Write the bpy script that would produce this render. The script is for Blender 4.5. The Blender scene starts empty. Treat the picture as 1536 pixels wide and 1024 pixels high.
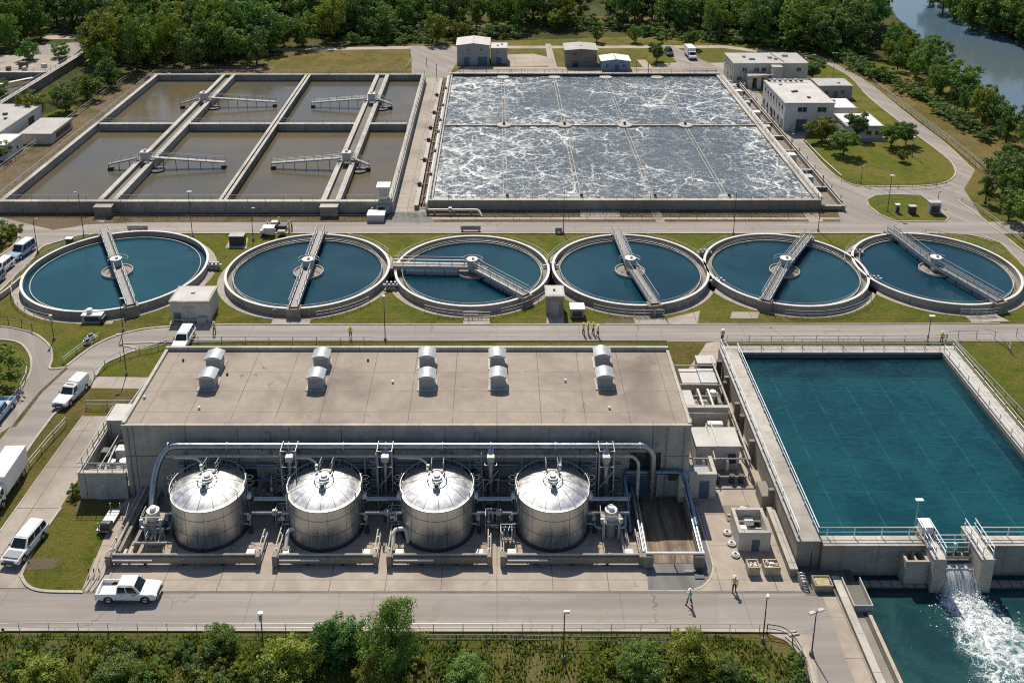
import bpy, bmesh, math, random
from mathutils import Vector, Matrix
R = math.radians
rng = random.Random(7)
scn = bpy.context.scene
COL = scn.collection
# ---------------------------------------------------------------- survey: photo pixel (1536x1024) -> ground metres
CH, CF, CT, CCX, CCY = 70.0, 1470.0, R(17), 745.0, 149.5
def G(x, y, z=0.0):
    a = CT + math.atan((y - CCY) / CF); D = (CH - z) / math.tan(a)
    return ((x - CCX) / CF * (D * math.cos(CT) + (CH - z) * math.sin(CT)), D)
def GP(pts, z=0.0): return [G(x, y, z) for x, y in pts]

# ---------------------------------------------------------------- object helpers
OFF = {}
def thing(name, label, cat, loc=(0, 0, 0), group=None, rz=0.0):
    o = bpy.data.objects.new(name, None); COL.objects.link(o)
    o.empty_display_size = 0.3
    o.location = loc; o.rotation_euler = (0, 0, rz)
    o['label'] = label; o['category'] = cat
    if group: o['group'] = group
    OFF[o.name] = Vector(loc)
    return o
def tag(o, label, cat, group=None):
    o['label'] = label; o['category'] = cat
    if group: o['group'] = group
    return o
def struct(o): o['kind'] = 'structure'; return o
def stuff(o): o['kind'] = 'stuff'; return o
def copy_tree(o, parent=None, first=True):
    c = o.copy(); COL.objects.link(c)
    if parent is not None: c.parent = parent
    for ch in o.children: copy_tree(ch, c, False)
    return c
def link(name, me, parent=None):
    o = bpy.data.objects.new(name, me); COL.objects.link(o)
    if parent is not None:
        o.parent = parent; OFF[o.name] = OFF.get(parent.name, Vector((0, 0, 0)))
    return o

class MB:
    def __init__(s): s.v = []; s.f = []
    def add(s, vs, fs):
        n = len(s.v); s.v += [tuple(v) for v in vs]; s.f += [tuple(i + n for i in f) for f in fs]; return s
    def box(s, x0, x1, y0, y1, z0, z1):
        return s.add([(x0,y0,z0),(x1,y0,z0),(x1,y1,z0),(x0,y1,z0),(x0,y0,z1),(x1,y0,z1),(x1,y1,z1),(x0,y1,z1)],
                     [(3,2,1,0),(4,5,6,7),(0,1,5,4),(1,2,6,5),(2,3,7,6),(3,0,4,7)])
    def bx(s, c, d, rz=0.0):
        ca, sa = math.cos(rz), math.sin(rz); vs = []
        for z in (0, 1):
            for x, y in ((-.5,-.5),(.5,-.5),(.5,.5),(-.5,.5)):
                X, Y = x*d[0], y*d[1]
                vs.append((c[0]+X*ca-Y*sa, c[1]+X*sa+Y*ca, c[2]+z*d[2]))
        return s.add(vs, [(3,2,1,0),(4,5,6,7),(0,1,5,4),(1,2,6,5),(2,3,7,6),(3,0,4,7)])
    def beam(s, p, q, w, h):
        p, q = Vector(p), Vector(q); d = (q-p).normalized()
        sd = d.cross(Vector((0,0,1)))
        if sd.length < 1e-4: sd = Vector((1,0,0))
        sd.normalize(); up = sd.cross(d).normalized()
        vs = [e + sd*a*w/2 + up*b*h/2 for e in (p, q) for a, b in ((-1,-1),(1,-1),(1,1),(-1,1))]
        return s.add(vs, [(0,1,2,3)[::-1],(4,5,6,7),(0,1,5,4),(1,2,6,5),(2,3,7,6),(3,0,4,7)])
    def tube(s, pts, r, n=8, closed=False, caps=True):
        P = [Vector(p) for p in pts]; m = len(P); rs = r if isinstance(r, (list, tuple)) else [r]*m
        ts = []
        for i in range(m):
            a = P[i-1] if (i or closed) else P[i]; b = P[(i+1) % m] if (i < m-1 or closed) else P[i]
            ts.append((b-a).normalized())
        u = ts[0].cross(Vector((0,0,1)))
        if u.length < 1e-3: u = Vector((1,0,0))
        u.normalize(); vs = []
        for i in range(m):
            t = ts[i]; u = (u - t*u.dot(t)).normalized(); w = t.cross(u)
            for k in range(n):
                a = 2*math.pi*k/n; vs.append(P[i] + (u*math.cos(a)+w*math.sin(a))*rs[i])
        fs = []
        for i in range(m if closed else m-1):
            j = (i+1) % m
            for k in range(n): fs.append((i*n+k, i*n+(k+1) % n, j*n+(k+1) % n, j*n+k))
        if caps and not closed:
            fs += [tuple(range(n))[::-1], tuple((m-1)*n+k for k in range(n))]
        return s.add(vs, fs)
    def lathe(s, prof, c=(0,0,0), n=32, a0=0.0, a1=2*math.pi, cap=False):
        full = abs(a1-a0-2*math.pi) < 1e-6; m = n if full else n+1; vs = []
        for r, z in prof:
            for k in range(m):
                a = a0+(a1-a0)*k/n; vs.append((c[0]+r*math.cos(a), c[1]+r*math.sin(a), c[2]+z))
        fs = []
        for i in range(len(prof)-1):
            for k in range(n): 
                k2 = (k+1) % m
                fs.append((i*m+k, i*m+k2, (i+1)*m+k2, (i+1)*m+k))
        if cap: fs.append(tuple(range((len(prof)-1)*m, len(prof)*m)))
        return s.add(vs, fs)
    def cyl(s, c, r, h, n=16, r2=None):
        r2 = r if r2 is None else r2
        s.lathe([(r, 0), (r2, h)], c, n, cap=True)
        return s
    def prism(s, poly, z0, z1):
        a = sum(poly[i][0]*poly[(i+1) % len(poly)][1]-poly[(i+1) % len(poly)][0]*poly[i][1] for i in range(len(poly)))
        if a < 0: poly = poly[::-1]
        n = len(poly)
        return s.add([(x,y,z0) for x,y in poly]+[(x,y,z1) for x,y in poly],
                     [tuple(range(n))[::-1], tuple(range(n,2*n))]+[(i,(i+1) % n,n+(i+1) % n,n+i) for i in range(n)])
    def sheet(s, poly, z):
        a = sum(poly[i][0]*poly[(i+1) % len(poly)][1]-poly[(i+1) % len(poly)][0]*poly[i][1] for i in range(len(poly)))
        if a < 0: poly = poly[::-1]
        return s.add([(x,y,z) for x,y in poly], [tuple(range(len(poly)))])
    def ribbon(s, pts, w, z0, z1, closed=False):
        P = [Vector((p[0], p[1])) for p in pts]; m = len(P); L = []; Rr = []
        for i in range(m):
            a = P[i-1] if (i or closed) else P[i]; b = P[(i+1) % m] if (i < m-1 or closed) else P[i]
            d = (b-a).normalized(); nn = Vector((-d.y, d.x))*w/2
            L.append(P[i]+nn); Rr.append(P[i]-nn)
        vs = []
        for i in range(m): vs += [(L[i].x,L[i].y,z0),(Rr[i].x,Rr[i].y,z0),(Rr[i].x,Rr[i].y,z1),(L[i].x,L[i].y,z1)]
        fs = []
        for i in range(m if closed else m-1):
            j = (i+1) % m
            for a, b in ((0,1),(1,2),(2,3),(3,0)): fs.append((i*4+a, j*4+a, j*4+b, i*4+b))
        if not closed: fs += [(0,1,2,3),(m*4-1,m*4-2,m*4-3,m*4-4)]
        return s.add(vs, fs)
    def rails(s, pts, h=1.05, sp=2.2, r=.045, closed=False, mid=True):
        """a railing: rails and posts along pts (x,y,z)"""
        P = [Vector(p) for p in pts]
        up = Vector((0,0,h)); s.tube([p+up for p in P], r, 6, closed)
        if mid: s.tube([p+up*.52 for p in P], r*.8, 5, closed)
        for q in post_spots(P, sp, closed): s.tube([q, q+up], r*.95, 5, caps=False)
        return s
    def build(s, name, mat, parent=None, smooth=False, bevel=0.0):
        off = OFF.get(parent.name, Vector((0,0,0))) if parent is not None else Vector((0,0,0))
        me = bpy.data.meshes.new(name)
        me.from_pydata([(v[0]-off.x, v[1]-off.y, v[2]-off.z) for v in s.v], [], s.f); me.update()
        bm = bmesh.new(); bm.from_mesh(me)
        bmesh.ops.recalc_face_normals(bm, faces=bm.faces) if not getattr(s, 'flat', False) else None
        if bevel:
            es = [e for e in bm.edges if len(e.link_faces) == 2 and e.calc_face_angle(0) > .6]
            bmesh.ops.bevel(bm, geom=es, offset=bevel, segments=2, affect='EDGES', clamp_overlap=True)
        bm.to_mesh(me); bm.free()
        if smooth:
            for p in me.polygons: p.use_smooth = True
            try: me.set_sharp_from_angle(angle=R(38))
            except Exception: pass
        me.materials.append(mat)
        return link(name, me, parent)
def post_spots(P, sp, closed=False):
    out = []; P = [Vector(p) for p in P]
    seg = list(zip(P, P[1:]+([P[0]] if closed else []))) if closed else list(zip(P, P[1:]))
    d = 0.0; nxt = 0.0
    for a, b in seg:
        L = (b-a).length
        while nxt <= d+L+1e-6:
            out.append(a+(b-a)*((nxt-d)/L if L else 0)); nxt += sp
        d += L
    if not closed and out and (out[-1]-P[-1]).length > sp*.4: out.append(P[-1])
    return out
def arc(c, r, a0, a1, n=24, z=0.0):
    return [(c[0]+r*math.cos(a0+(a1-a0)*i/n), c[1]+r*math.sin(a0+(a1-a0)*i/n), z) for i in range(n+1)]
def smooth_path(pts, n=6):
    """Catmull-Rom through pts"""
    P = [Vector(p) for p in pts]; out = []
    for i in range(len(P)-1):
        a = P[max(i-1,0)]; b = P[i]; c = P[i+1]; d = P[min(i+2,len(P)-1)]
        for k in range(n):
            t = k/n
            out.append(.5*((2*b)+(c-a)*t+(2*a-5*b+4*c-d)*t*t+(3*b-a-3*c+d)*t**3))
    out.append(P[-1]); return out
def bend(pts, r=.5, n=5):
    """polyline with rounded corners"""
    P = [Vector(p) for p in pts]; out = [P[0]]
    for a, b, c in zip(P, P[1:], P[2:]):
        u = (a-b); v = (c-b); rr = min(r, u.length*.49, v.length*.49); u.normalize(); v.normalize()
        s0, s1 = b+u*rr, b+v*rr
        for i in range(n+1):
            t = i/n; out.append(s0*(1-t)**2+b*2*t*(1-t)+s1*t*t)
    out.append(P[-1]); return out

# ---------------------------------------------------------------- materials
class NT:
    def __init__(s, name):
        s.m = bpy.data.materials.new(name); s.m.use_nodes = True
        s.t = s.m.node_tree; s.b = s.t.nodes['Principled BSDF']; s.out = s.t.nodes['Material Output']
        s._tc = None
    def n(s, typ, ins=None, **props):
        nd = s.t.nodes.new('ShaderNode'+typ)
        for k, v in props.items(): setattr(nd, k, v)
        for k, v in (ins or {}).items(): s.set(nd.inputs[k], v)
        return nd
    def set(s, sock, v):
        if isinstance(v, bpy.types.NodeSocket): s.t.links.new(v, sock)
        elif isinstance(v, (tuple, list)) and len(v) == 3 and sock.type == 'RGBA': sock.default_value = (*v, 1)
        else: sock.default_value = v
    def P(s, **kw):
        for k, v in kw.items(): s.set(s.b.inputs[k.replace('_', ' ')], v)
    @property
    def obj(s):
        if not s._tc: s._tc = s.n('TexCoord')
        return s._tc.outputs['Object']
    @property
    def pos(s): return s.n('NewGeometry').outputs['Position']
    def sc(s, vec, sx, sy, sz, rz=0): return s.n('Mapping', {'Vector': vec, 'Scale': (sx,sy,sz), 'Rotation': (0,0,rz)}).outputs[0]
    def noise(s, scale, detail=4, rough=.55, vec=None, dist=0.0):
        return s.n('TexNoise', {'Vector': vec if vec is not None else s.pos, 'Scale': scale, 'Detail': detail, 'Roughness': rough, 'Distortion': dist}).outputs[0]
    def voro(s, scale, vec=None, feature='DISTANCE_TO_EDGE', out='Distance', rnd=1.0):
        return s.n('TexVoronoi', {'Vector': vec if vec is not None else s.pos, 'Scale': scale, 'Randomness': rnd}, feature=feature).outputs[out]
    def math(s, op, a, b=0.0, c=0.0, clamp=False):
        nd = s.n('Math', operation=op, use_clamp=clamp)
        for i, v in enumerate((a, b, c)): s.set(nd.inputs[i], v)
        return nd.outputs[0]
    def ss(s, x, lo, hi, a=0.0, b=1.0):
        return s.n('MapRange', {'Value': x, 'From Min': lo, 'From Max': hi, 'To Min': a, 'To Max': b}, interpolation_type='SMOOTHSTEP').outputs[0]
    def mix(s, f, a, b, blend='MIX'):
        nd = s.n('Mix', data_type='RGBA', blend_type=blend, clamp_factor=True)
        s.set(nd.inputs[0], f); s.set(nd.inputs[6], a); s.set(nd.inputs[7], b)
        return nd.outputs[2]
    def ramp(s, f, stops):
        nd = s.n('ValToRGB', {'Fac': f}); e = nd.color_ramp.elements
        while len(e) < len(stops): e.new(.5)
        for x, (p, c) in zip(e, stops): x.position = p; x.color = (*c, 1)
        return nd.outputs[0]
    def xyz(s, v):
        nd = s.n('SeparateXYZ', {0: v}); return nd.outputs[0], nd.outputs[1], nd.outputs[2]
    def line(s, c, period, w, off=0.0):
        f = s.math('FRACT', s.math('DIVIDE', s.math('ADD', c, off+1000*period), period))
        return s.math('LESS_THAN', f, w/period)
    def bump(s, h, st=.3, d=.1):
        s.set(s.b.inputs['Normal'], s.n('Bump', {'Height': h, 'Strength': st, 'Distance': d}).outputs[0])
MAT = {}
def plain(name, c, rough=.6, metal=0.0, var=.18, sc=2.0, spec=.5, bump=0.0):
    s = NT(name); f = s.noise(sc, 5, .6, s.obj); f2 = s.noise(sc*7, 3, .6, s.obj)
    k = s.math('ADD', s.math('MULTIPLY', f, .7), s.math('MULTIPLY', f2, .3))
    lo = tuple(x*(1-var) for x in c); hi = tuple(min(1, x*(1+var)) for x in c)
    s.P(Base_Color=s.mix(s.ss(k, .3, .7), lo, hi), Roughness=s.math('ADD', s.math('MULTIPLY', f2, .2), rough-.1), Metallic=metal)
    s.b.inputs['Specular IOR Level'].default_value = spec
    if bump: s.bump(f2, bump, .05)
    MAT[name] = s.m; return s.m
def concrete(name, c, joint=None, stain=.35, streak=False, moss=0.0, dirt=(.16,.13,.10)):
    s = NT(name); p = s.pos
    big = s.noise(.09, 4, .6, p, .4); mid = s.noise(.7, 5, .65, p, .3); fine = s.noise(9, 3, .7, p)
    col = s.mix(s.ss(mid, .3, .72), tuple(x*.82 for x in c), tuple(min(1, x*1.12) for x in c))
    col = s.mix(s.math('MULTIPLY', s.ss(big, .45, .72), stain), col, dirt)
    col = s.mix(s.math('MULTIPLY', s.ss(fine, .5, .8), .22), col, tuple(x*.45 for x in c))
    spots = s.noise(.35, 6, .75, s.sc(p, 1, 1, 1, .7), 1.2)
    col = s.mix(s.math('MULTIPLY', s.ss(spots, .6, .72), stain*.9), col, tuple(x*.5 for x in dirt))
    if streak:
        st = s.noise(1.0, 5, .7, s.sc(p, 1.6, 1.6, .12)); col = s.mix(s.math('MULTIPLY', s.ss(st, .5, .75), .42), col, tuple(x*.42 for x in c))
    x, y, z = s.xyz(p); h = s.math('MULTIPLY', fine, .3)
    if joint:
        m = None
        for cc, per, w in ((x, joint[0], joint[2]), (y if len(joint) < 4 else z, joint[1], joint[2])):
            if per: 
                l = s.line(cc, per, w); m = l if m is None else s.math('MAXIMUM', m, l)
        wear = s.ss(s.noise(.4, 3, .6, p), .25, .6, .35, 1)
        col = s.mix(s.math('MULTIPLY', m, wear), col, tuple(x*.28 for x in c)); h = s.math('SUBTRACT', h, s.math('MULTIPLY', m, .6))
    s.P(Base_Color=col, Roughness=s.ss(mid, .2, .8, .72, .92)); s.bump(h, .35, .04)
    MAT[name] = s.m; return s.m
def road_mat(name, c, ang=0.0, crack=.8):
    s = NT(name); p = s.pos; q = s.n('VectorRotate', {'Vector': p, 'Angle': ang}, rotation_type='Z_AXIS').outputs[0]
    streak = s.noise(.5, 5, .6, s.sc(q, .06, 1.1, 1)); big = s.noise(.05, 4, .6, p, .5); fine = s.noise(7, 4, .75, p); mid = s.noise(.35, 5, .65, p, .8)
    col = s.mix(s.ss(streak, .3, .7), tuple(x*.74 for x in c), tuple(x*1.16 for x in c))
    tr = s.noise(1.0, 3, .5, s.sc(q, .015, .9, 1)); col = s.mix(s.math('MULTIPLY', s.ss(tr, .54, .64), .35), col, tuple(x*.6 for x in c))
    oil = s.noise(.9, 5, .7, s.sc(q, .5, 1, 1), .6); col = s.mix(s.math('MULTIPLY', s.ss(oil, .66, .74), .5), col, tuple(x*.4 for x in c))
    col = s.mix(s.math('MULTIPLY', s.ss(big, .4, .68), .45), col, (c[0]*.72, c[1]*.74, c[2]*.8))
    col = s.mix(s.math('MULTIPLY', s.ss(mid, .55, .72), .4), col, (c[0]*.6, c[1]*.56, c[2]*.52))
    cell = s.n('TexVoronoi', {'Vector': s.sc(q, .05, .16, 1), 'Scale': 1.0}).outputs['Color']
    cv = s.n('SeparateColor', {0: cell}).outputs[0]
    col = s.mix(s.math('MULTIPLY', s.math('GREATER_THAN', cv, .78), .22), col, tuple(x*.62 for x in c))
    d = s.n('VectorMath', {0: p, 1: s.n('VectorMath', {0: s.n('TexNoise', {'Vector': p, 'Scale': .6, 'Detail': 5}).outputs[1], 'Scale': 2.5}, operation='SCALE').outputs[0]}, operation='ADD').outputs[0]
    e = s.voro(.075, d); ck = s.ss(e, .0, .006, 1, 0)
    col = s.mix(s.math('MULTIPLY', ck, s.ss(s.noise(.12, 3, .6, p), .42, .6, 0, crack)), col, tuple(x*.3 for x in c))
    x, y, z = s.xyz(q)
    j = s.math('MULTIPLY', s.line(x, 11.3, .09), .45); col = s.mix(j, col, tuple(v*.4 for v in c))
    col = s.mix(s.math('MULTIPLY', s.ss(fine, .5, .8), .25), col, tuple(v*.5 for v in c))
    s.P(Base_Color=col, Roughness=.86); s.bump(fine, .25, .03)
    MAT[name] = s.m; return s.m
def grass_mat(name, a, b, c, dirt=.3, dirtc=(.20,.15,.10)):
    s = NT(name); p = s.pos
    big = s.noise(.07, 5, .68, p, .9); mid = s.noise(.5, 7, .75, p, .8); fine = s.noise(3.2, 5, .8, p); tiny = s.noise(12, 3, .8, p)
    col = s.mix(s.ss(mid, .38, .60), a, b); col = s.mix(s.ss(big, .44, .60), col, c)
    clump = s.noise(1.3, 6, .78, p, 1.0); col = s.mix(s.math('MULTIPLY', s.ss(clump, .52, .66), .6), col, tuple(x*.5 for x in a))
    dry = s.noise(.22, 7, .76, p, 1.4); col = s.mix(s.math('MULTIPLY', s.ss(dry, .52, .66), .8), col, (c[0]*1.15, c[1]*.95, c[2]*1.3))
    col = s.mix(s.math('MULTIPLY', s.ss(fine, .45, .75), .5), col, tuple(x*.45 for x in a))
    col = s.mix(s.math('MULTIPLY', s.ss(tiny, .52, .8), .5), col, tuple(min(1, x*1.5) for x in c))
    dn = s.noise(.19, 7, .76, p, 1.2); col = s.mix(s.ss(dn, .68-.3*dirt, .75-.25*dirt, 0, .9), col, dirtc)
    fl = s.noise(2.1, 3, .8, p); col = s.mix(s.math('MULTIPLY', s.ss(fl, .74, .77), .6), col, (.42,.38,.30))
    s.P(Base_Color=col, Roughness=.95); s.b.inputs['Specular IOR Level'].default_value = .15
    s.bump(s.math('ADD', fine, s.math('ADD', clump, s.math('MULTIPLY', tiny, .6))), 1.0, .3)
    MAT[name] = s.m; return s.m
def metal(name, c, rough=.3, var=.3, streak=True):
    s = NT(name); p = s.obj
    f = s.noise(1.0, 5, .6, s.sc(p, 3, 3, .35) if streak else s.sc(p, 1.3, 1.3, 1.3)); g = s.noise(6, 4, .7, p)
    s.P(Base_Color=s.mix(s.ss(f, .3, .7), tuple(x*(1-var) for x in c), c), Metallic=1.0, Roughness=s.ss(s.math('ADD', s.math('MULTIPLY', f, .6), s.math('MULTIPLY', g, .4)), .3, .7, rough-.08, rough+.14))
    s.bump(g, .06, .02); MAT[name] = s.m; return s.m
def water_mat(name, c1, c2, wave=1.2, st=.25, rough=.06, big=.03, extra=None):
    s = NT(name); p = s.pos
    b = s.noise(big, 4, .6, p, .8); w = s.noise(wave, 4, .6, s.sc(p, 1, 1.7, 1), .3); w2 = s.noise(wave*5, 3, .6, p)
    col = s.mix(s.ss(b, .35, .68), c1, c2)
    h = s.math('ADD', w, s.math('MULTIPLY', w2, .35))
    rg = rough
    if extra: col, h, rg = extra(s, p, col, h)
    s.P(Base_Color=col, Roughness=rg, IOR=1.33); s.bump(h, st, .12)
    MAT[name] = s.m; return s.m

concrete('concrete', (.40,.365,.315)); concrete('concrete_wall', (.34,.31,.27), joint=(6.0, 0, .05, 1), streak=True, stain=.6)
concrete('pavement', (.385,.325,.265), joint=(5.2, 4.4, .07), stain=.6, dirt=(.20,.165,.13)); concrete('driveway', (.36,.315,.265), joint=(4.0, 6.5, .08), stain=.65)
concrete('kerb', (.44,.395,.33), joint=(3.0, 3.0, .05), stain=.5); concrete('coping', (.48,.445,.395), joint=(4.0, 4.0, .05), stain=.6, streak=True)
concrete('panel_wall', (.42,.395,.355), joint=(5.35, 4.9, .09, 1), streak=True, stain=.3); concrete('roof_membrane', (.325,.272,.220), joint=(4.6, 3.7, .06), stain=.95, dirt=(.155,.125,.10))
concrete('damp_concrete', (.16,.15,.13), streak=True, stain=.6, dirt=(.03,.035,.03)); concrete('ramp_floor', (.20,.17,.135), stain=.7, dirt=(.33,.29,.24))
concrete('algae_wall', (.075,.085,.075), streak=True, stain=.6, dirt=(.02,.035,.03)); concrete('old_concrete', (.27,.24,.20), stain=.65, streak=True)
road_mat('road', (.315,.278,.246)); road_mat('road_side', (.300,.264,.232), R(60)); road_mat('asphalt', (.17,.165,.16), R(80))
grass_mat('grass', (.112,.128,.022), (.165,.165,.030), (.23,.185,.05), .2); grass_mat('lawn', (.105,.140,.016), (.155,.180,.020), (.21,.19,.038), .22, (.22,.165,.09))
grass_mat('verge', (.115,.11,.035), (.18,.145,.06), (.22,.165,.085), .8, (.235,.175,.12)); grass_mat('meadow', (.125,.120,.025), (.18,.15,.038), (.24,.18,.065), .2)
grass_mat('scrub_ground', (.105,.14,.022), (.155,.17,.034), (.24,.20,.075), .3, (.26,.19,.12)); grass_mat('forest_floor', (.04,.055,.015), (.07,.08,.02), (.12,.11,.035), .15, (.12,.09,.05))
metal('steel', (.72,.715,.705), .44, .14); metal('dome_steel', (.73,.73,.725), .45, .18, False); metal('galvanised', (.62,.63,.64), .42, .25, False); metal('pipe_steel', (.42,.45,.49), .34, .25, False)
plain('rail_grey', (.40,.41,.40), .45, .3); plain('rail_white', (.72,.74,.75), .4); plain('dark_steel', (.06,.065,.07), .5, .4); plain('equip_grey', (.42,.43,.43), .5, .1)
plain('white_paint', (.80,.80,.78), .35, 0, .05, 1.0); plain('off_white', (.66,.64,.60), .55, 0, .12); plain('light_roof', (.50,.48,.45), .7, 0, .14, .4); plain('black_rubber', (.022,.022,.023), .75)
plain('car_white', (.86,.86,.85), .22, 0, .03); plain('car_blue', (.30,.45,.62), .22, 0, .04); plain('car_grey', (.28,.30,.32), .25, .2, .05); plain('car_dark', (.05,.055,.06), .25, .2, .05); plain('chrome', (.6,.6,.6), .25, 1.0, .1)
plain('glass', (.018,.03,.035), .08, 0, .2); plain('lamp_glass', (.75,.75,.70), .15); plain('tail_red', (.35,.02,.015), .25); plain('plate_dark', (.10,.10,.10), .6)
plain('hi_vis', (.62,.70,.03), .75, 0, .08); plain('hi_vis_green', (.25,.72,.50), .75, 0, .08); plain('trousers', (.025,.028,.04), .85); plain('shirt', (.10,.11,.13), .85); plain('skin', (.46,.29,.21), .6, 0, .06); plain('hat_white', (.85,.85,.82), .35, 0, .03); plain('hat_yellow', (.80,.62,.05), .35, 0, .03); plain('boots', (.05,.035,.025), .7); plain('hair', (.03,.02,.015), .7)
plain('bark', (.085,.062,.045), .9, 0, .35, 3.0, .2, .5); plain('plaster', (.50,.47,.42), .85, 0, .12, .5); plain('plaster_white', (.58,.56,.53), .85, 0, .10, .5); plain('grey_cladding', (.30,.315,.33), .6, .1, .12, .6); plain('brown_cladding', (.20,.18,.16), .8, 0, .15, .6); plain('blue_cladding', (.21,.33,.44), .6, .1, .12, .6); plain('door_blue', (.07,.12,.17), .5); plain('window_glass', (.03,.04,.05), .12); plain('flat_roof_grey', (.42,.40,.38), .85, 0, .15, .3); plain('rust', (.15,.10,.07), .8, .2, .3); plain('wood_crate', (.44,.36,.27), .85, 0, .2); plain('yellow_paint', (.60,.44,.06), .5); plain('sludge', (.05,.042,.032), .5, 0, .4)
# waters
water_mat('clarifier_water', (.004,.034,.054), (.010,.056,.074), .9, .25, .05, .06); water_mat('teal_water', (.005,.052,.074), (.010,.072,.094), .9, .25, .05, .06)
water_mat('river_water', (.075,.125,.175), (.095,.125,.135), .35, .10, .10, .012)
water_mat('basin_water', (.088,.081,.061), (.130,.100,.052), 1.3, .12, .06, .03)
def _foam(s, p, col, h):
    wv = s.n('TexNoise', {'Vector': s.sc(p, .16, .16, .16), 'Scale': 1.0, 'Detail': 7, 'Roughness': .66}).outputs[1]
    d = s.n('VectorMath', {0: p, 1: s.n('VectorMath', {0: wv, 'Scale': 8.0}, operation='SCALE').outputs[0]}, operation='ADD').outputs[0]
    x, y, z = s.xyz(p)
    side = s.math('MAXIMUM', s.ss(s.math('ADD', x, s.math('MULTIPLY', s.noise(.05, 3, .6, p), 16)), -4, 16, 1, 0), s.ss(s.math('ADD', x, s.math('MULTIPLY', s.noise(.06, 3, .6, p), 18)), 54, 68, 0, .8))
    amt = s.math('ADD', s.math('MULTIPLY', side, .55), s.ss(s.noise(.04, 4, .6, p, .6), .36, .66, .12, .8))
    tot = None
    for scl, wd, k in ((.10, .050, 1.0), (.24, .070, .95), (.60, .095, .7)):
        e = s.voro(scl, d); l = s.ss(e, 0.0, s.math('MULTIPLY', amt, wd), 1, 0)
        nz = s.ss(s.noise(scl*1.6, 5, .65, p), .38, .60)
        l = s.math('MULTIPLY', s.math('MULTIPLY', l, nz), k); tot = l if tot is None else s.math('MAXIMUM', tot, l)
    dots = s.math('MULTIPLY', s.ss(s.noise(1.9, 4, .78, p), .65, .73), .45)
    tot = s.math('MAXIMUM', tot, dots)
    sheet = s.math('MULTIPLY', s.ss(s.noise(.22, 7, .74, d), .53, .66), s.math('ADD', side, .06)); tot = s.math('MAXIMUM', tot, s.math('MULTIPLY', sheet, .85))
    col = s.mix(tot, col, (.86,.87,.86)); return col, s.math('ADD', s.math('MULTIPLY', h, 1.2), tot), s.ss(tot, 0, .5, .2, .8)
water_mat('aeration_water', (.074,.092,.106), (.105,.124,.134), 1.6, .5, .22, .05, _foam)
FALL = (43.0, 73.2)
def _pool(s, p, col, h):
    wv = s.n('TexNoise', {'Vector': s.sc(p, .6, .6, .6), 'Scale': 1.0, 'Detail': 5, 'Roughness': .65}).outputs[1]
    d = s.n('VectorMath', {0: p, 1: s.n('VectorMath', {0: wv, 'Scale': 3.0}, operation='SCALE').outputs[0]}, operation='ADD').outputs[0]
    x, y, z = s.xyz(d)
    # the plume drifts away from the fall towards the near bank
    t = s.math('SUBTRACT', FALL[1]+3.0, y); cx = s.math('ADD', s.math('MULTIPLY', t, .12), FALL[0]+1.6)
    dx = s.math('ABSOLUTE', s.math('SUBTRACT', x, cx)); wd = s.math('ADD', s.math('MULTIPLY', t, .27), 1.6)
    core = s.math('MULTIPLY', s.ss(s.math('DIVIDE', dx, wd), .25, 1.35, 1, 0), s.ss(t, .4, 16, 1, .12))
    amt = s.math('ADD', core, .02); tot = None
    for scl, w2 in ((.30, .20), (.70, .24), (1.6, .26)):
        l = s.ss(s.voro(scl, d), 0, s.math('MULTIPLY', amt, w2), 1, 0); l = s.math('MULTIPLY', l, s.ss(s.noise(scl*1.7, 4, .7, p), .32, .6)); tot = l if tot is None else s.math('MAXIMUM', tot, l)
    tot = s.math('MULTIPLY', tot, s.ss(core, .03, .35))
    solid = s.math('MULTIPLY', s.ss(s.noise(1.1, 7, .75, p, .8), .44, .58), s.ss(core, .40, .80)); tot = s.math('MAXIMUM', tot, solid)
    fl = s.math('MULTIPLY', s.ss(s.noise(4.2, 4, .75, s.sc(p, 1, 2.2, 1)), .69, .74), .45); tot = s.math('MAXIMUM', tot, fl)  # white foam flecks, also painted in as sparkle on the water
    col = s.mix(s.math('MULTIPLY', s.ss(core, .02, .6), .75), col, (.07,.17,.18)); col = s.mix(tot, col, (.80,.83,.83)); return col, s.math('ADD', h, s.math('MULTIPLY', tot, .8)), s.ss(tot, 0, .5, .08, .85)
water_mat('pool_water', (.007,.036,.042), (.018,.062,.062), 1.0, .7, .12, .30, _pool)
def _clear():
    s = NT('clear_water'); p = s.pos
    w = s.noise(.9, 4, .65, s.sc(p, 1, 2.2, 1), .4); w2 = s.noise(4.5, 3, .6, p); h = s.math('ADD', w, s.math('MULTIPLY', w2, .4))
    nrm = s.n('Bump', {'Height': h, 'Strength': .38, 'Distance': .15}).outputs[0]
    body = s.n('BsdfDiffuse', {'Color': s.mix(s.ss(s.math('ADD', s.math('MULTIPLY', s.noise(.12, 5, .65, p, .8), .6), s.math('MULTIPLY', w, .4)), .42, .58), (.002,.038,.060), (.009,.080,.097)), 'Normal': nrm}).outputs[0]  # wave noise also lightens the colour: ripple highlights painted into the water body
    tr = s.n('BsdfTransparent', {'Color': (.17,.60,.68)}).outputs[0]
    m1 = s.n('MixShader', {0: .52, 1: body, 2: tr}).outputs[0]
    gl = s.n('BsdfGlossy', {'Roughness': .10, 'Normal': nrm, 'Color': (1,1,1)}).outputs[0]
    fr = s.n('Fresnel', {'IOR': 1.33, 'Normal': nrm}).outputs[0]
    s.set(s.out.inputs[0], s.n('MixShader', {0: fr, 1: m1, 2: gl}).outputs[0]); MAT['clear_water'] = s.m
_clear()
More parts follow.
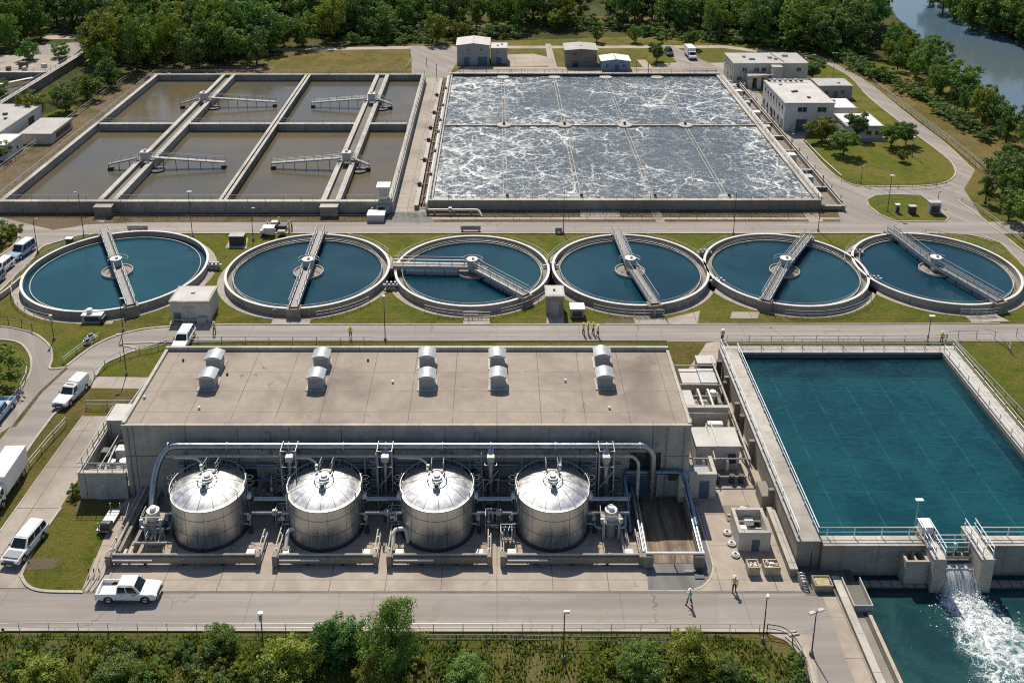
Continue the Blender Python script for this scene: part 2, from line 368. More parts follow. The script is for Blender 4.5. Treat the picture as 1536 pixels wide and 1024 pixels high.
def _floor():
    s = NT('basin_floor'); p = s.pos; x, y, z = s.xyz(p)
    m = s.math('MAXIMUM', s.line(x, 4.35, .2, .3), s.math('MULTIPLY', s.line(y, 4.6, .15, 1.0), .75))
    m = s.math('MULTIPLY', m, s.ss(s.noise(.5, 4, .7, p), .40, .62, .10, .75))
    s.P(Base_Color=s.mix(m, s.mix(s.ss(s.noise(.15, 5, .6, p), .3, .7), (.12,.18,.18), (.20,.26,.25)), (.80,.82,.76)), Roughness=.9); MAT['basin_floor'] = s.m
_floor()
def _mud():
    s = NT('ramp_mud'); p = s.pos; st = s.noise(1.0, 6, .65, s.sc(p, 1.1, .10, 1), .6); st2 = s.noise(1.0, 5, .7, s.sc(p, 3.2, .22, 1), .4); bl = s.noise(.5, 5, .65, p, .5)
    col = s.mix(s.ss(st, .34, .66), (.085,.060,.038), (.24,.175,.115)); col = s.mix(s.math('MULTIPLY', s.ss(st2, .54, .68), .65), col, (.36,.30,.235)); col = s.mix(s.math('MULTIPLY', s.ss(bl, .5, .7), .5), col, (.07,.055,.04))
    s.P(Base_Color=col, Roughness=.8); s.bump(st2, .3, .05); MAT['ramp_mud'] = s.m
_mud()
plain('coping_white', (.62,.61,.58), .7, 0, .12); plain('deck_grating', (.19,.185,.18), .6, .3); plain('girder_grey', (.40,.405,.40), .5, .2); concrete('launder_concrete', (.20,.185,.16), stain=.6, dirt=(.30,.26,.2))
def _fall():
    s = NT('falling_water'); p = s.obj
    a = s.noise(1.0, 5, .7, s.sc(p, 5.5, .5, .55)); b = s.noise(1.0, 4, .7, s.sc(p, 14, 2, 1.6)); f = s.ss(s.math('ADD', s.math('MULTIPLY', a, .6), s.math('MULTIPLY', b, .4)), .33, .53)
    d = s.n('MixShader', {0: .45, 1: s.n('BsdfDiffuse', {'Color': (.90,.92,.92)}).outputs[0], 2: s.n('BsdfTranslucent', {'Color': (.90,.92,.92)}).outputs[0]}).outputs[0]
    g = s.n('BsdfPrincipled', {'Base Color': (.05,.10,.11), 'Roughness': .15, 'Alpha': .65}).outputs[0]
    s.set(s.out.inputs[0], s.n('MixShader', {0: f, 1: g, 2: d}).outputs[0]); MAT['falling_water'] = s.m
_fall()
def leaf_mat(name, a, b, c):
    s = NT(name); r = s.n('ObjectInfo').outputs['Random']; p = s.obj
    f = s.noise(.8, 3, .6, p); g = s.noise(5, 3, .7, p)
    col = s.mix(s.ss(f, .35, .65), a, b); col = s.mix(s.ss(g, .45, .7, 0, .6), col, c)
    hsv = s.n('HueSaturation', {'Color': col, 'Hue': s.math('ADD', s.math('MULTIPLY', r, .03), .485), 'Value': s.math('ADD', s.math('MULTIPLY', r, .6), .7)}).outputs[0]
    d = s.n('BsdfDiffuse', {'Color': hsv}).outputs[0]; t = s.n('BsdfTranslucent', {'Color': s.mix(.5, hsv, (.20,.32,.03))}).outputs[0]
    gl = s.n('BsdfGlossy', {'Color': (.6,.6,.6), 'Roughness': .5}).outputs[0]
    m = s.n('MixShader', {0: .34, 1: d, 2: t}).outputs[0]
    s.set(s.out.inputs[0], s.n('MixShader', {0: .04, 1: m, 2: gl}).outputs[0]); MAT[name] = s.m; return s.m
leaf_mat('leaf_dark', (0.067,0.152,0.034), (0.109,0.214,0.044), (0.176,0.269,0.061)); leaf_mat('leaf_mid', (0.093,0.180,0.027), (0.153,0.243,0.036), (0.223,0.292,0.054)); leaf_mat('leaf_yellow', (0.155,0.191,0.017), (0.239,0.254,0.025), (0.320,0.294,0.037)); leaf_mat('leaf_blue', (0.077,0.148,0.043), (0.140,0.214,0.059), (0.224,0.281,0.077))
leaf_mat('scrub_leaf', (.11,.15,.025), (.17,.195,.035), (.26,.235,.075))
# ================================================================ GROUND, ROADS, PAVEMENTS, RIVER
g = MB().sheet([(-700,-80),(33.1,-80),(33.1,76.6),(80,76.6),(80,-80),(700,-80),(700,1100),(-700,1100)], 0.0); g.flat = True
struct(g.build('ground', MAT['grass']))
def sheet(name, poly, z, mat, px=True):
    m = MB().sheet(GP(poly) if px else poly, z); m.flat = True
    return struct(m.build(name, MAT[mat]))
def kerb(pts, px=True, w=.28, h=.13, closed=False, n=4):
    P = GP(pts) if px else pts
    if n > 1 and not closed: P = [(v.x, v.y) for v in smooth_path([(x, y, 0) for x, y in P], n)]
    return struct(MB().ribbon(P, w, -.02, h, closed).build('kerb', MAT['kerb']))
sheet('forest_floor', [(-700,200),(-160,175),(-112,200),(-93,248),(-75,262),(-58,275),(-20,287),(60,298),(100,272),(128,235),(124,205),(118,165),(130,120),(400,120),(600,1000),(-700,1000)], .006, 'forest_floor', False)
sheet('scrub_bank', [(-500,-70),(33,-70),(27.5,64),(24.5,67.4),(20.5,68.6),(-44,68.7),(-58,68.2),(-500,68)], .008, 'scrub_ground', False)
sheet('verge', [(-100,152.3),(72,152.3),(72,162.5),(60,163),(-100,163)], .010, 'verge', False)
sheet('verge', [(-108,160),(-88,160),(-86,247),(-58,252),(-60,262),(-92,262)], .010, 'verge', False)
sheet('meadow', [(408,108),(424,80),(440,73),(560,71),(612,72),(616,80),(610,104),(560,106)], .012, 'meadow')
sheet('meadow', [(640,62),(700,50),(1000,40),(1100,62),(1235,82),(1262,100),(1330,150),(1420,215),(1480,270),(1536,300),(1560,240),(1440,185),(1310,95),(1120,50),(1000,20),(640,38)], .013, 'meadow')
# lawns round the clarifiers and beside the left road
sheet('lawn', [(-78.5,123.2),(90,123.2),(90,150.2),(-69,150.4)], .014, 'lawn', False)
sheet('lawn', [(0,440),(20,420),(90,365),(130,480),(180,500),(140,520),(95,555),(78,555),(75,520),(50,500),(0,490)], .016, 'lawn')
sheet('lawn', [(144,566),(157,547),(180,535),(208,524),(240,515),(245,520),(226,566)], .016, 'lawn')
sheet('meadow', [(87,616),(128,588),(136,582),(226,582),(190,640),(125,624),(98,660),(52,700),(40,696)], .018, 'meadow')
sheet('lawn', [(92,763),(185,763),(122,886),(70,887),(45,882),(35,870),(35,855),(60,807)], .018, 'lawn')
sheet('bare_patch', [(40,838),(92,836),(80,852),(38,855)], .024, 'verge')
sheet('lawn', [(1005,517),(1052,512),(1061,527),(1035,557),(1012,561)], .016, 'meadow')
sheet('lawn', [(1425,515),(1490,510),(1536,540),(1700,700),(1536,640)], .016, 'lawn')
sheet('lawn', [(-10,511),(16,512),(33,517),(45,533),(47,549),(42,567),(19,597),(-10,625)], .016, 'lawn')
# roads
sheet('road', [(200,334),(1300,333),(1700,333),(1700,351),(1400,350.5),(200,350.5),(130,352),(90,362),(62,372),(45,393),(25,412),(0,437),(-60,500),(-60,395),(0,384),(15,373),(27,360),(27,350),(18,338),(-60,322),(-60,310),(0,326),(50,338),(80,345),(108,341),(130,337)], .030, 'road')
kerb([(210,350.5),(130,352),(90,362),(62,372),(45,393),(25,412),(0,437)]); kerb([(-20,330),(18,338),(27,350),(27,360),(15,373),(0,384)])
kerb([(210,350.5),(620,350.5),(1000,350.5),(1400,350.5)], n=1, w=.22)
sheet('road', [(330,487),(1700,486),(1700,512),(245,513.5),(208,524),(180,535),(156,547),(144,564),(128,588),(87,616),(67,640),(52,660),(29,694),(10,722),(-60,800),(-60,712),(0,660),(16,639),(59,586),(100,549),(144,517),(187,500),(240,491)], .032, 'road')
kerb([(340,487),(240,491),(187,500),(144,517),(100,549)]); kerb([(1000,512.5),(245,513.5),(208,524),(180,535),(156,547),(144,564)]); kerb([(128,588),(87,616),(67,640),(52,660),(29,694),(10,722),(-30,765)])
kerb([(340,487),(700,487),(1500,486)], n=1, w=.2); kerb([(1000,512.5),(245,513)], n=1, w=.2)
sheet('service_road', [(-40,490),(0,490),(20,492),(50,500),(69,513),(77,525),(78,540),(75,553),(100,549),(59,586),(16,639),(-30,672),(-30,640),(6,612),(19,597),(42,567),(47,549),(45,533),(33,517),(16,510),(-40,508)], .027, 'road_side')
kerb([(0,490),(20,492),(50,500),(69,513),(77,525),(78,540),(75,553),(94,552)]); kerb([(-10,509),(16,511),(33,517),(45,533),(47,549),(42,567),(19,597),(6,612),(-10,625)])
sheet('driveway', [(125,624),(165,624),(142,660),(117,719),(91,761),(60,807),(35,855),(34,870),(45,882),(-80,882),(-80,860),(0,797),(72,696),(98,660)], .026, 'driveway')
kerb([(92,762),(60,807),(35,855),(34,868),(45,881),(70,887),(125,888)]); kerb([(125,624),(98,660),(72,696),(0,797)], w=.18, h=.08)
sheet('driveway', [(136,582),(144,565),(228,566),(222,583)], .028, 'driveway')
sheet('road', [(-200,883),(45,883),(70,888.5),(130,889.5),(1236,889.5),(1262,905),(1335,1060),(1238,1060),(1220,1020),(1210,985),(1180,956),(1150,947),(60,945),(-200,955)], .030, 'road')
kerb([(-100,951),(0,946.5),(60,945),(600,946),(1150,947),(1180,956),(1210,985),(1220,1020),(1232,1060)], w=.3, h=.15)
sheet('bare_patch', [(16,641),(58,588),(99,550.5),(102,553),(64,588),(24,640)], .0365, 'verge'); sheet('bare_patch', [(108,770),(122,752),(128,752),(126,762)], .022, 'verge')
sheet('bare_patch', [(170,596),(222,590),(205,612),(160,612)], .022, 'verge'); sheet('bare_patch', [(905,478),(950,474),(955,486),(905,486)], .019, 'verge'); sheet('bare_patch', [(1000,478),(1050,466),(1046,486),(1003,486)], .019, 'driveway')
# concrete yard round the works, beside the outfall
sheet('yard', [(122,888),(175,762),(197,742),(240,600),(1000,600),(1060,514),(1090,511),(1140,640),(1210,870),(1238,888)], .020, 'pavement')
sheet('gutter', [(122,889.3),(1236,889.3),(1236,886.3),(122,886.3)], .036, 'damp_concrete')
sheet('pavement', [(1212,868),(1246,868),(1335,1060),(1296,1060),(1258,960),(1232,888)], .038, 'pavement')
sheet('pavement', [(1150,949),(1180,949),(1218,952),(1232,1060),(1222,1060),(1206,990),(1178,960)], .034, 'pavement')
def arc_px(cx, cy, rx, ry, a0, a1, n=8): return [(cx+rx*math.cos(R(a0+(a1-a0)*i/n)), cy+ry*math.sin(R(a0+(a1-a0)*i/n))) for i in range(n+1)]
asp = [(972,884),(968,790),(1030,745),(1042,752)]+[(1068,840)]+arc_px(1036,850,34,34,0,88)
sheet('asphalt_apron', asp, .027, 'asphalt')
kerb([(1044,760),(1068,840)]+arc_px(1036,850,34,34,0,80), w=.22, h=.05, n=2)
# right-hand service roads and lawns
sheet('service_road', [(1085,110),(1120,118),(1140,140),(1178,196),(1204,213),(1240,253),(1261,269),(1282,278),(1319,280),(1384,279),(1418,274),(1433,261),(1428,245),(1410,229),(1386,211),(1352,185),(1303,146),(1274,115),(1235,94),(1210,84),(1222,82),(1240,90),(1266,104),(1298,122),(1329,146),(1371,180),(1418,216),(1449,245),(1462,257),(1446,284),(1475,329),(1536,378),(1700,470),(1700,560),(1536,401),(1501,365),(1449,352),(1425,350),(1262,336),(1255,312),(1197,234),(1138,166)], .022, 'road_side')
lawnA = [(1204,213),(1240,253),(1261,269),(1282,278),(1319,280),(1384,279),(1418,274),(1433,261),(1428,245),(1410,229),(1386,211),(1352,206)]
sheet('lawn', lawnA, .06, 'lawn'); kerb(lawnA[:-1], w=.3)
sheet('lawn', [(1235,94),(1274,115),(1303,146),(1352,185),(1384,210),(1340,206),(1322,196),(1280,150),(1262,112),(1210,112),(1205,95)], .06, 'lawn'); kerb([(1222,90),(1235,94),(1274,115),(1303,146),(1352,185),(1386,211)], w=.3)
lawnB = [(1300,300),(1313,293),(1345,292),(1381,293),(1397,304),(1423,327),(1418,333),(1345,332.5),(1319,322),(1303,309)]
sheet('lawn', lawnB, .06, 'lawn'); kerb(lawnB, w=.3, closed=True)
kerb([(1222,82),(1240,90),(1266,104),(1298,122),(1329,146),(1371,180),(1418,216),(1449,245),(1462,257)], w=.3); kerb([(1436,300),(1475,329),(1536,378)], w=.3)
kerb([(1449,352),(1501,365),(1536,401)], w=.25)
# far roads
sheet('service_road', [(400,73),(620,69.5),(1085,68.5),(1230,86),(1225,90),(1085,72.5),(620,73.5),(400,77)], .024, 'pavement')
sheet('service_road', [(616,69),(700,69),(672,117),(618,117)], .028, 'road_side')
sheet('pavement', [(818,66),(826,66),(838,110),(824,110)], .026, 'pavement'); sheet('pavement', [(760,82),(800,81),(822,86),(824,99),(762,100)], .021, 'pavement'); sheet('pavement', [(955,90),(968,90),(985,108),(972,110)], .026, 'pavement'); sheet('pavement', [(985,96),(1018,94),(1030,105),(988,106)], .021, 'pavement')
sheet('service_road', [(990,68),(1008,68),(1040,85),(1088,105),(1085,113),(1030,108)], .027, 'road_side'); sheet('pavement', [(700,100),(1085,102),(1085,113),(672,113)], .016, 'pavement')
sheet('pavement', [(1040,95),(1100,94),(1118,128),(1100,130),(1085,112)], .018, 'driveway')
sheet('service_road', [(628,117),(662,117),(640,318),(588,318)], .030, 'driveway'); sheet('service_road', [(588,318),(640,318),(652,334),(575,334)], .031, 'asphalt')
sheet('car_park', [(30,84),(50,68),(112,64),(130,66),(110,84)], .024, 'road_side'); sheet('pavement', [(0,112),(60,92),(135,88),(128,95),(70,100),(0,118)], .022, 'pavement'); sheet('pavement', [(60,60),(128,58),(120,52),(70,54)], .02, 'pavement')
sheet('pavement', [(1178,196),(1215,188),(1215,196),(1204,213)], .026, 'pavement'); sheet('pavement', [(1240,206),(1326,205),(1330,213),(1238,213)], .070, 'pavement')
# small pads and dirt
for q in ([(113,486),(130,477),(175,474),(168,486)], [(123,519),(133,504),(146,503),(138,514)], [(254,487),(258,478),(322,478),(316,487)], [(820,487),(820,470),(846,470),(846,487)], [(406,487),(412,474),(468,474),(464,487)], [(695,487),(695,478),(735,478),(735,487)], [(953,487),(950,476),(996,476),(1003,487)], [(1458,484),(1445,472),(1490,470),(1515,482)], [(1095,478),(1098,468),(1140,468),(1136,478)], [(338,372),(345,358),(372,357),(370,373)]):
    sheet('pavement', q, .040, 'driveway')
for q in ([(140,330),(150,318),(170,318),(155,334)], [(870,316),(930,316),(930,326),(870,327)], [(975,316),(990,316),(998,334),(985,334)], [(1205,320),(1225,318),(1235,332),(1215,334)]):
    sheet('pavement', q, .034, 'driveway')
sheet('path', [(-18,157.4),(70,157.4),(70,158.3),(-18,158.3)], .020, 'driveway', False)
sheet('pavement', [(28.4,72.9),(33.05,72.9),(33.05,76.5),(28.4,76.5)], .042, 'damp_concrete', False)
# river
w = MB().sheet(GP([(1296,-64),(1318,-30),(1326,-6),(1345,26),(1400,78),(1450,118),(1500,160),(1600,222),(1760,300),(1900,330),(1900,190),(1640,112),(1536,68),(1440,26),(1392,-6),(1380,-30),(1370,-64)]), .05); w.flat = True
struct(w.build('river', MAT['river_water']))
# outfall pool
w = MB().sheet([(33.6,-80),(80,-80),(80,76.2),(33.6,76.2)], -.55); w.flat = True
struct(w.build('water', MAT['pool_water']))
struct(MB().box(33.1,80,-80,76.6,-6,-5.5).build('pool_bed', MAT['sludge']))
# rising wooded hill behind, so the forest stands on ground
hill = MB(); nx = 40; ny = 10; vs = []; fs = []
for j in range(ny+1):
    for i in range(nx+1):
        X = -420+840*i/nx; Y = 340+460*j/ny; hz = 26*(j/ny)**.8*(1 if X < 60 else max(.0, 1-(X-60)/90)) if j else -.5
        vs.append((X, Y, hz+(rng.uniform(-.8,.8) if j else 0)))
for j in range(ny):
    for i in range(nx): fs.append((j*(nx+1)+i, j*(nx+1)+i+1, (j+1)*(nx+1)+i+1, (j+1)*(nx+1)+i))
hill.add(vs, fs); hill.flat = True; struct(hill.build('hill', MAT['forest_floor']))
# ================================================================ SETTLING BASIN (brown water)
POST = {}
def post_mesh(h, r=.05, mat='rail_grey'):
    k = (round(h, 2), r, mat)
    if k not in POST:
        m = MB().tube([(0,0,0),(0,0,h)], r, 6); o = m.build('post', MAT[mat], None, True); POST[k] = o.data; bpy.data.objects.remove(o)
    return POST[k]
def add_posts(root, spots, h, r=.05, mat='rail_grey', name='post'):
    me = post_mesh(h, r, mat); off = OFF[root.name]
    for q in spots[:100]:
        o = link(name, me, root); o.location = Vector(q)-off
def railing(parent, pts, h=1.05, sp=2.4, r=.045, mat='rail_grey', closed=False, name='railing'):
    return MB().rails(pts, h, sp, r, closed).build(name, MAT[mat], parent, True)
def fence(label, pts, h=1.2, sp=3.0, mat='rail_grey', name='fence', cat='fence', r=.05, group=None, loc=None, bars=2, smooth=False):
    if smooth: pts = [tuple(v) for v in smooth_path(pts, 4)]
    root = thing(name, label, cat, loc or pts[0], group)
    for k in range(bars):
        z = h*(1-k/(bars if bars > 1 else 1)*.9)
        MB().tube([(p[0], p[1], p[2]+z) for p in pts], r*(.9 if k == 0 else .7), 6).build('top_rail' if k == 0 else 'lower_rail', MAT[mat], root, True)
    add_posts(root, post_spots(pts, sp), h, r, mat)
    return root
ZT = 2.2
pr = thing('settling_basin', 'large rectangular concrete settling basin of brown water split into eight bays', 'basin', (-53,202,0))
X0, X1, Y0, Y1 = -88.6, -18.4, 160.3, 244.6
def wall(root, name, x0, x1, y0, y1, z1, wm='concrete_wall', cap=True, z0=0.0, ov=.08, ct=.12, cm='coping'):
    o = MB().box(x0, x1, y0, y1, z0, z1-(ct if cap else 0)).build(name, MAT[wm], root)
    if cap: MB().box(x0-ov, x1+ov, y0-ov, y1+ov, z1-ct+.003, z1).build('coping', MAT[cm], o)
    return o
wall(pr, 'front_wall', X0, X1, Y0, Y0+.8, ZT); wall(pr, 'back_wall', X0, X1, Y1-.8, Y1, ZT)
wall(pr, 'side_wall', X0+.3, X0+1.2, Y0+.89, Y1-.89, ZT); wall(pr, 'side_wall', X1-.9, X1, Y0+.89, Y1-.89, ZT+.004)
MB().box(X0+.6, X1-.5, Y0+.5, Y1-.5, .05, .62).build('water', MAT['basin_water'], pr)
CW = ((-89,-67.7),(-70.3,-30.6)); CY0 = 203.5
for a, b in ((X0+1.6, -71.0), (-67.2, -49.5), (-47.9, -31.3), (-27.6, X1-1.4)): wall(pr, 'cross_wall', a, b, CY0, CY0+.9, ZT)
# single divider: two thin walls with a slot
for x in (-49.35, -48.45): wall(pr, 'divider_wall', x, x+.5, Y0+.9, Y1-.9, ZT+.006, ov=.05)
for cx in (-69.1, -29.45):
    for sx in (-1.7, .85): wall(pr, 'walkway_wall', cx+sx, cx+sx+.85, Y0+.9, Y1-.9, ZT+.01, ov=.05)
    MB().box(cx-.84, cx+.84, Y0+.9, Y1-.9, .4, 1.5).build('channel_floor', MAT['damp_concrete'], pr)
def rl(pts, sp=3.2, **k): return railing(pr, pts, 1.05, sp, **k)
rl([(X0+.3,Y1-.4,ZT),(X1-.2,Y1-.4,ZT)]); rl([(X0+.2,Y0+1,ZT),(X0+.2,Y1-1,ZT)]); rl([(X0,Y0+.25,ZT),(-72,Y0+.25,ZT)]); rl([(-66.5,Y0+.25,ZT),(-32.5,Y0+.25,ZT)]); rl([(-26.5,Y0+.25,ZT),(-21.5,Y0+.25,ZT)])
rl([(X0+1.6,CY0+.7,ZT),(-71.2,CY0+.7,ZT)]); rl([(-67,CY0+.7,ZT),(-49.6,CY0+.7,ZT)]); rl([(-47.8,CY0+.7,ZT),(-31.4,CY0+.7,ZT)]); rl([(-27.4,CY0+.7,ZT),(X1-1.5,CY0+.7,ZT)]); rl([(X1-.25,Y0+1,ZT),(X1-.25,Y1-1,ZT)])
for cx in (-69.1, -29.45):
    MB().bx((cx, Y0-.9, 0), (3.0, 1.7, 1.75)).build('inlet_box', MAT['old_concrete'], pr); MB().bx((cx, Y0-.9, 1.753), (3.2, 1.9, .12)).build('coping', MAT['coping'], pr)
# scraper bridges
plain('arm_grey', (.26,.265,.265), .5, .3)
def scraper(lab, px, py, lx, rx, dy):
    hx, hy = G(px, py, ZT); hx = -69.1 if hx < -50 else -29.45
    r = thing('scraper_bridge', lab, 'bridge', (hx, hy, ZT), 'scraper bridges in the brown settling basin')
    for sgn, xe in ((-1, G(lx, py+5, ZT)[0]), (1, G(rx, py+6, ZT)[0])):
        L = abs(xe-hx); a = (hx+sgn*1.1, hy, ZT+.55); b = (xe, hy+sgn*dy-.4, ZT-.55)
        arm = MB()
        for o in (-.42, .42): arm.beam((a[0], a[1]+o, a[2]), (b[0], b[1]+o, b[2]), .09, .22)
        arm.beam((a[0],a[1],a[2]+.1), (b[0],b[1],b[2]+.1), .7, .05).build('arm', MAT['arm_grey'], r)
        pts = [tuple(Vector(a).lerp(Vector(b), t)+Vector((0,.42,.15))) for t in (0,.5,1)]; railing(r, pts, .95, 1.8, .035)
        pts = [tuple(Vector(a).lerp(Vector(b), t)+Vector((0,-.42,.15))) for t in (0,.5,1)]; railing(r, pts, .95, 1.8, .035)
        k = max(2, int(L/2.3))
        for i in range(1, k+1):
            q = Vector(a).lerp(Vector(b), i/k); MB().beam((q.x,q.y-.3,q.z), (q.x,q.y-.3,.55), .10, .10).build('scraper_leg', MAT['dark_steel'], r)
        MB().bx((b[0]-sgn*.3, b[1], .5), (.9, 1.1, .55)).build('float', MAT['dark_steel'], r)
    d = MB().bx((hx, hy, ZT+.02), (1.55, 1.55, 1.7)).build('drive_cabin', MAT['equip_grey'], r, bevel=.06)
    MB().bx((hx, hy, ZT+1.73), (1.75, 1.75, .12)).build('roof', MAT['light_roof'], d); MB().cyl((hx, hy, ZT+1.85), .25, .4, 12).build('motor', MAT['equip_grey'], d, True)
    railing(r, [(hx-1.5,hy-1.6,ZT),(hx+1.5,hy-1.6,ZT),(hx+1.5,hy+1.6,ZT),(hx-1.5,hy+1.6,ZT)], 1.1, 1.3, .04, closed=True)
    m = MB(); m.cyl((hx+2.6, hy-1.6, .55), 1.5, .35, 20); m.build('skimmer_drum', MAT['dark_steel'], r, True)
    for q in ((1.9,-1.2),(3.3,-2.0)): MB().beam((hx+q[0],hy+q[1],.8),(hx+1.0,hy-.5,ZT+.3),.16,.16).build('brace', MAT['dark_steel'], r)
scraper('far scraper bridge over the left double walkway, nearest the wooded corner of the brown basin', 315, 150, 268, 409, .6)
scraper('near scraper bridge over the left double walkway with its long arm to the right', 210, 240, 160, 333, .5)
scraper('far scraper bridge over the right double walkway of the brown basin, short right arm', 557, 151, 464, 586, -.6)
scraper('near scraper bridge over the right double walkway with its long arm to the left', 516, 241, 404, 553, -.5)
# kiosk on the basin corner and the control box at the road
kx, ky = G(575, 300, ZT)
k = thing('control_kiosk', 'white roofed control kiosk on legs at the front right corner of the brown basin', 'kiosk', (kx, ky, ZT))
for sx in (-.8,.8):
    for sy in (-.8,.8): MB().beam((kx+sx,ky+sy+1,ZT),(kx+sx,ky+sy+1,ZT+2.3),.12,.12).build('leg', MAT['galvanised'], k)
MB().bx((kx,ky+1,ZT+.6),(1.5,1.5,1.5)).build('cabinet', MAT['equip_grey'], k); MB().bx((kx,ky+1,ZT+2.3),(2.4,2.6,.25)).build('roof', MAT['white_paint'], k, bevel=.04)
q = G(563, 333)
k = thing('valve_chamber', 'white topped valve chamber with side rails standing at the edge of the upper road', 'chamber', (q[0], q[1], 0))
MB().bx((q[0],q[1]+1.0,0),(2.9,2.2,1.15)).build('base', MAT['plaster'], k, bevel=.05); MB().bx((q[0]+.1,q[1]+1.0,1.15),(3.1,2.4,.2)).build('lid', MAT['white_paint'], k, bevel=.04)
for sx in (-1.3, 1.3): MB().beam((q[0]+sx+.1,q[1]+1.8,.9),(q[0]+sx+1.0,q[1]+5.2,1.7),.25,.35).build('side_beam', MAT['coping'], k)
MB().bx((q[0]+1.0,q[1]+4.4,0),(2.4,1.8,1.6)).build('pump_box', MAT['equip_grey'], k, bevel=.05); MB().cyl((q[0]+.6,q[1]+3.3,0),.45,1.3,14).build('pump', MAT['dark_steel'], k, True)

# ================================================================ AERATION BASIN (foaming)
AZT = 1.9
ax0, ax1, ay0, ay1 = -11.6, 57.0, 161.6, 245.6
ae = thing('aeration_basin', 'wide aeration basin full of churning grey water and white foam', 'basin', (22,203,0))
wall(ae, 'front_wall', ax0-.6, ax1+.8, ay0, ay0+.7, AZT, 'old_concrete'); wall(ae, 'back_wall', ax0-.6, ax1+.8, ay1-.7, ay1, AZT+.3, 'algae_wall')
wall(ae, 'side_wall', ax0-.6, ax0+.1, ay0+.8, ay1-.8, AZT+.004, 'old_concrete'); wall(ae, 'side_wall', ax1-.1, ax1+.9, ay0+.8, ay1-.8, AZT+.004, 'old_concrete')
MB().box(ax0, ax1, ay0+.4, ay1-.4, .1, 1.45).build('water', MAT['aeration_water'], ae)
MB().box(ax0+.15, ax1-.2, 204.0, 204.5, 1.3, 1.72).build('cross_walkway', MAT['coping'], ae)
MB().box(ax0+.15, ax1-.2, 203.85, 203.98, 1.3, 1.58).build('dark_pipe', MAT['dark_steel'], ae)
AX = (1.6, 14.9, 28.1, 41.4)
for x in AX:
    for o in (-.32, .32): MB().tube([(x+o, ay0+2, 1.5), (x+o, 203.5, 1.5)], .075, 8).build('air_pipe', MAT['coping'], ae, True); MB().tube([(x+o, 205.0, 1.5), (x+o, ay1-2, 1.5)], .075, 8).build('air_pipe', MAT['coping'], ae, True)
    m = MB(); m.lathe([(1.6,1.45),(1.6,1.78),(1.45,1.85),(.01,1.9)], (x, 204.3, 0), 28); o = m.build('diffuser_cap', MAT['coping'], ae, True)
    MB().cyl((x, 204.3, 1.93), .3, .5, 10).build('valve', MAT['dark_steel'], o, True)
    m = MB(); m.lathe([(1.7,1.4),(1.5,1.75),(.9,2.1),(.01,2.2)], (x, ay0+1.9, 0), 24); o = m.build('end_cap', MAT['coping'], ae, True)
    MB().bx((x+.3, ay0+1.5, 2.1), (.5, .5, .5)).build('valve', MAT['dark_steel'], o)
    m = MB(); m.lathe([(1.7,1.4),(1.6,1.7),(.01,1.8)], (x, ay1-2.2, 0), 20); m.build('end_cap', MAT['coping'], ae, True)
railing(ae, [(ax0,ay0+.35,AZT),(ax1+.5,ay0+.35,AZT)], 1.05, 3); railing(ae, [(ax0,ay1-.3,AZT+.3),(ax1,ay1-.3,AZT+.3)], 1.05, 3, mat='dark_steel'); railing(ae, [(ax1+.5,ay0+1,AZT),(ax1+.5,ay1-1,AZT)], 1.05, 3)
railing(ae, [(ax0-.3,ay0+1,AZT),(ax0-.3,ay1-1,AZT)], 1.05, 3)
# pipe trench along its left side
tr = thing('pipe_trench', 'long concrete pipe trench between the brown basin lane and the foaming basin', 'trench', (-14,203,0))
for x0, x1, h in ((-14.7,-14.0,.9), (-12.75,-12.25,1.5)): wall(tr, 'trench_wall', x0, x1, 161.7, 245, h, 'old_concrete', ov=.03)
MB().box(-13.95, -12.8, 161.8, 244.8, .045, .12).build('trench_floor', MAT['ramp_floor'], tr)
for y in range(166, 244, 6): MB().box(-13.9+rng.uniform(0,.2), -12.85, y, y+.35, .4, .7).build('cross_beam', MAT['old_concrete'], tr)
for x, z, rr in ((-13.6,.5,.2), (-13.1,.35,.14), (-12.5,1.72,.22), (-11.95,2.1,.13)): MB().tube([(x,163,z),(x,244,z)], rr, 8).build('pipe', MAT['off_white' if z > 1 else 'rust'], tr, True)
for y in (171, 184, 196, 204, 215, 229): 
    MB().tube([(-15.3,y,1.2),(-12.0,y,1.2)], .12, 8).build('cross_pipe', MAT['coping'], tr, True); MB().bx((-14.4+rng.uniform(-.2,.2), y, .9), (.7,.7,.7)).build('valve', MAT['dark_steel'], tr, bevel=.05)
    MB().bx((-12.5, y+3, 1.5), (.5,.9,.8)).build('valve', MAT['rust'], tr, bevel=.05)
# overground pipe at the front
pp = thing('elbow_pipe', 'low white pipe with an elbow at the front of the foaming basin', 'pipe', (-11,160,0))
MB().tube(bend([(-12.4,163.5,2.0),(-12.4,160.0,2.0),(-12.4,159.6,.9),(-3.2,159.6,.9),(-2.6,158.6,.05)], .6), .22, 10).build('pipe', MAT['off_white'], pp, True)
for x in (-11,-7.5,-4.5): MB().bx((x,159.6,.04),(.3,.5,.66)).build('support', MAT['old_concrete'], pp)
MB().bx((-8.2,159.6,.55),(.6,.7,.8)).build('valve', MAT['equip_grey'], pp, bevel=.06)
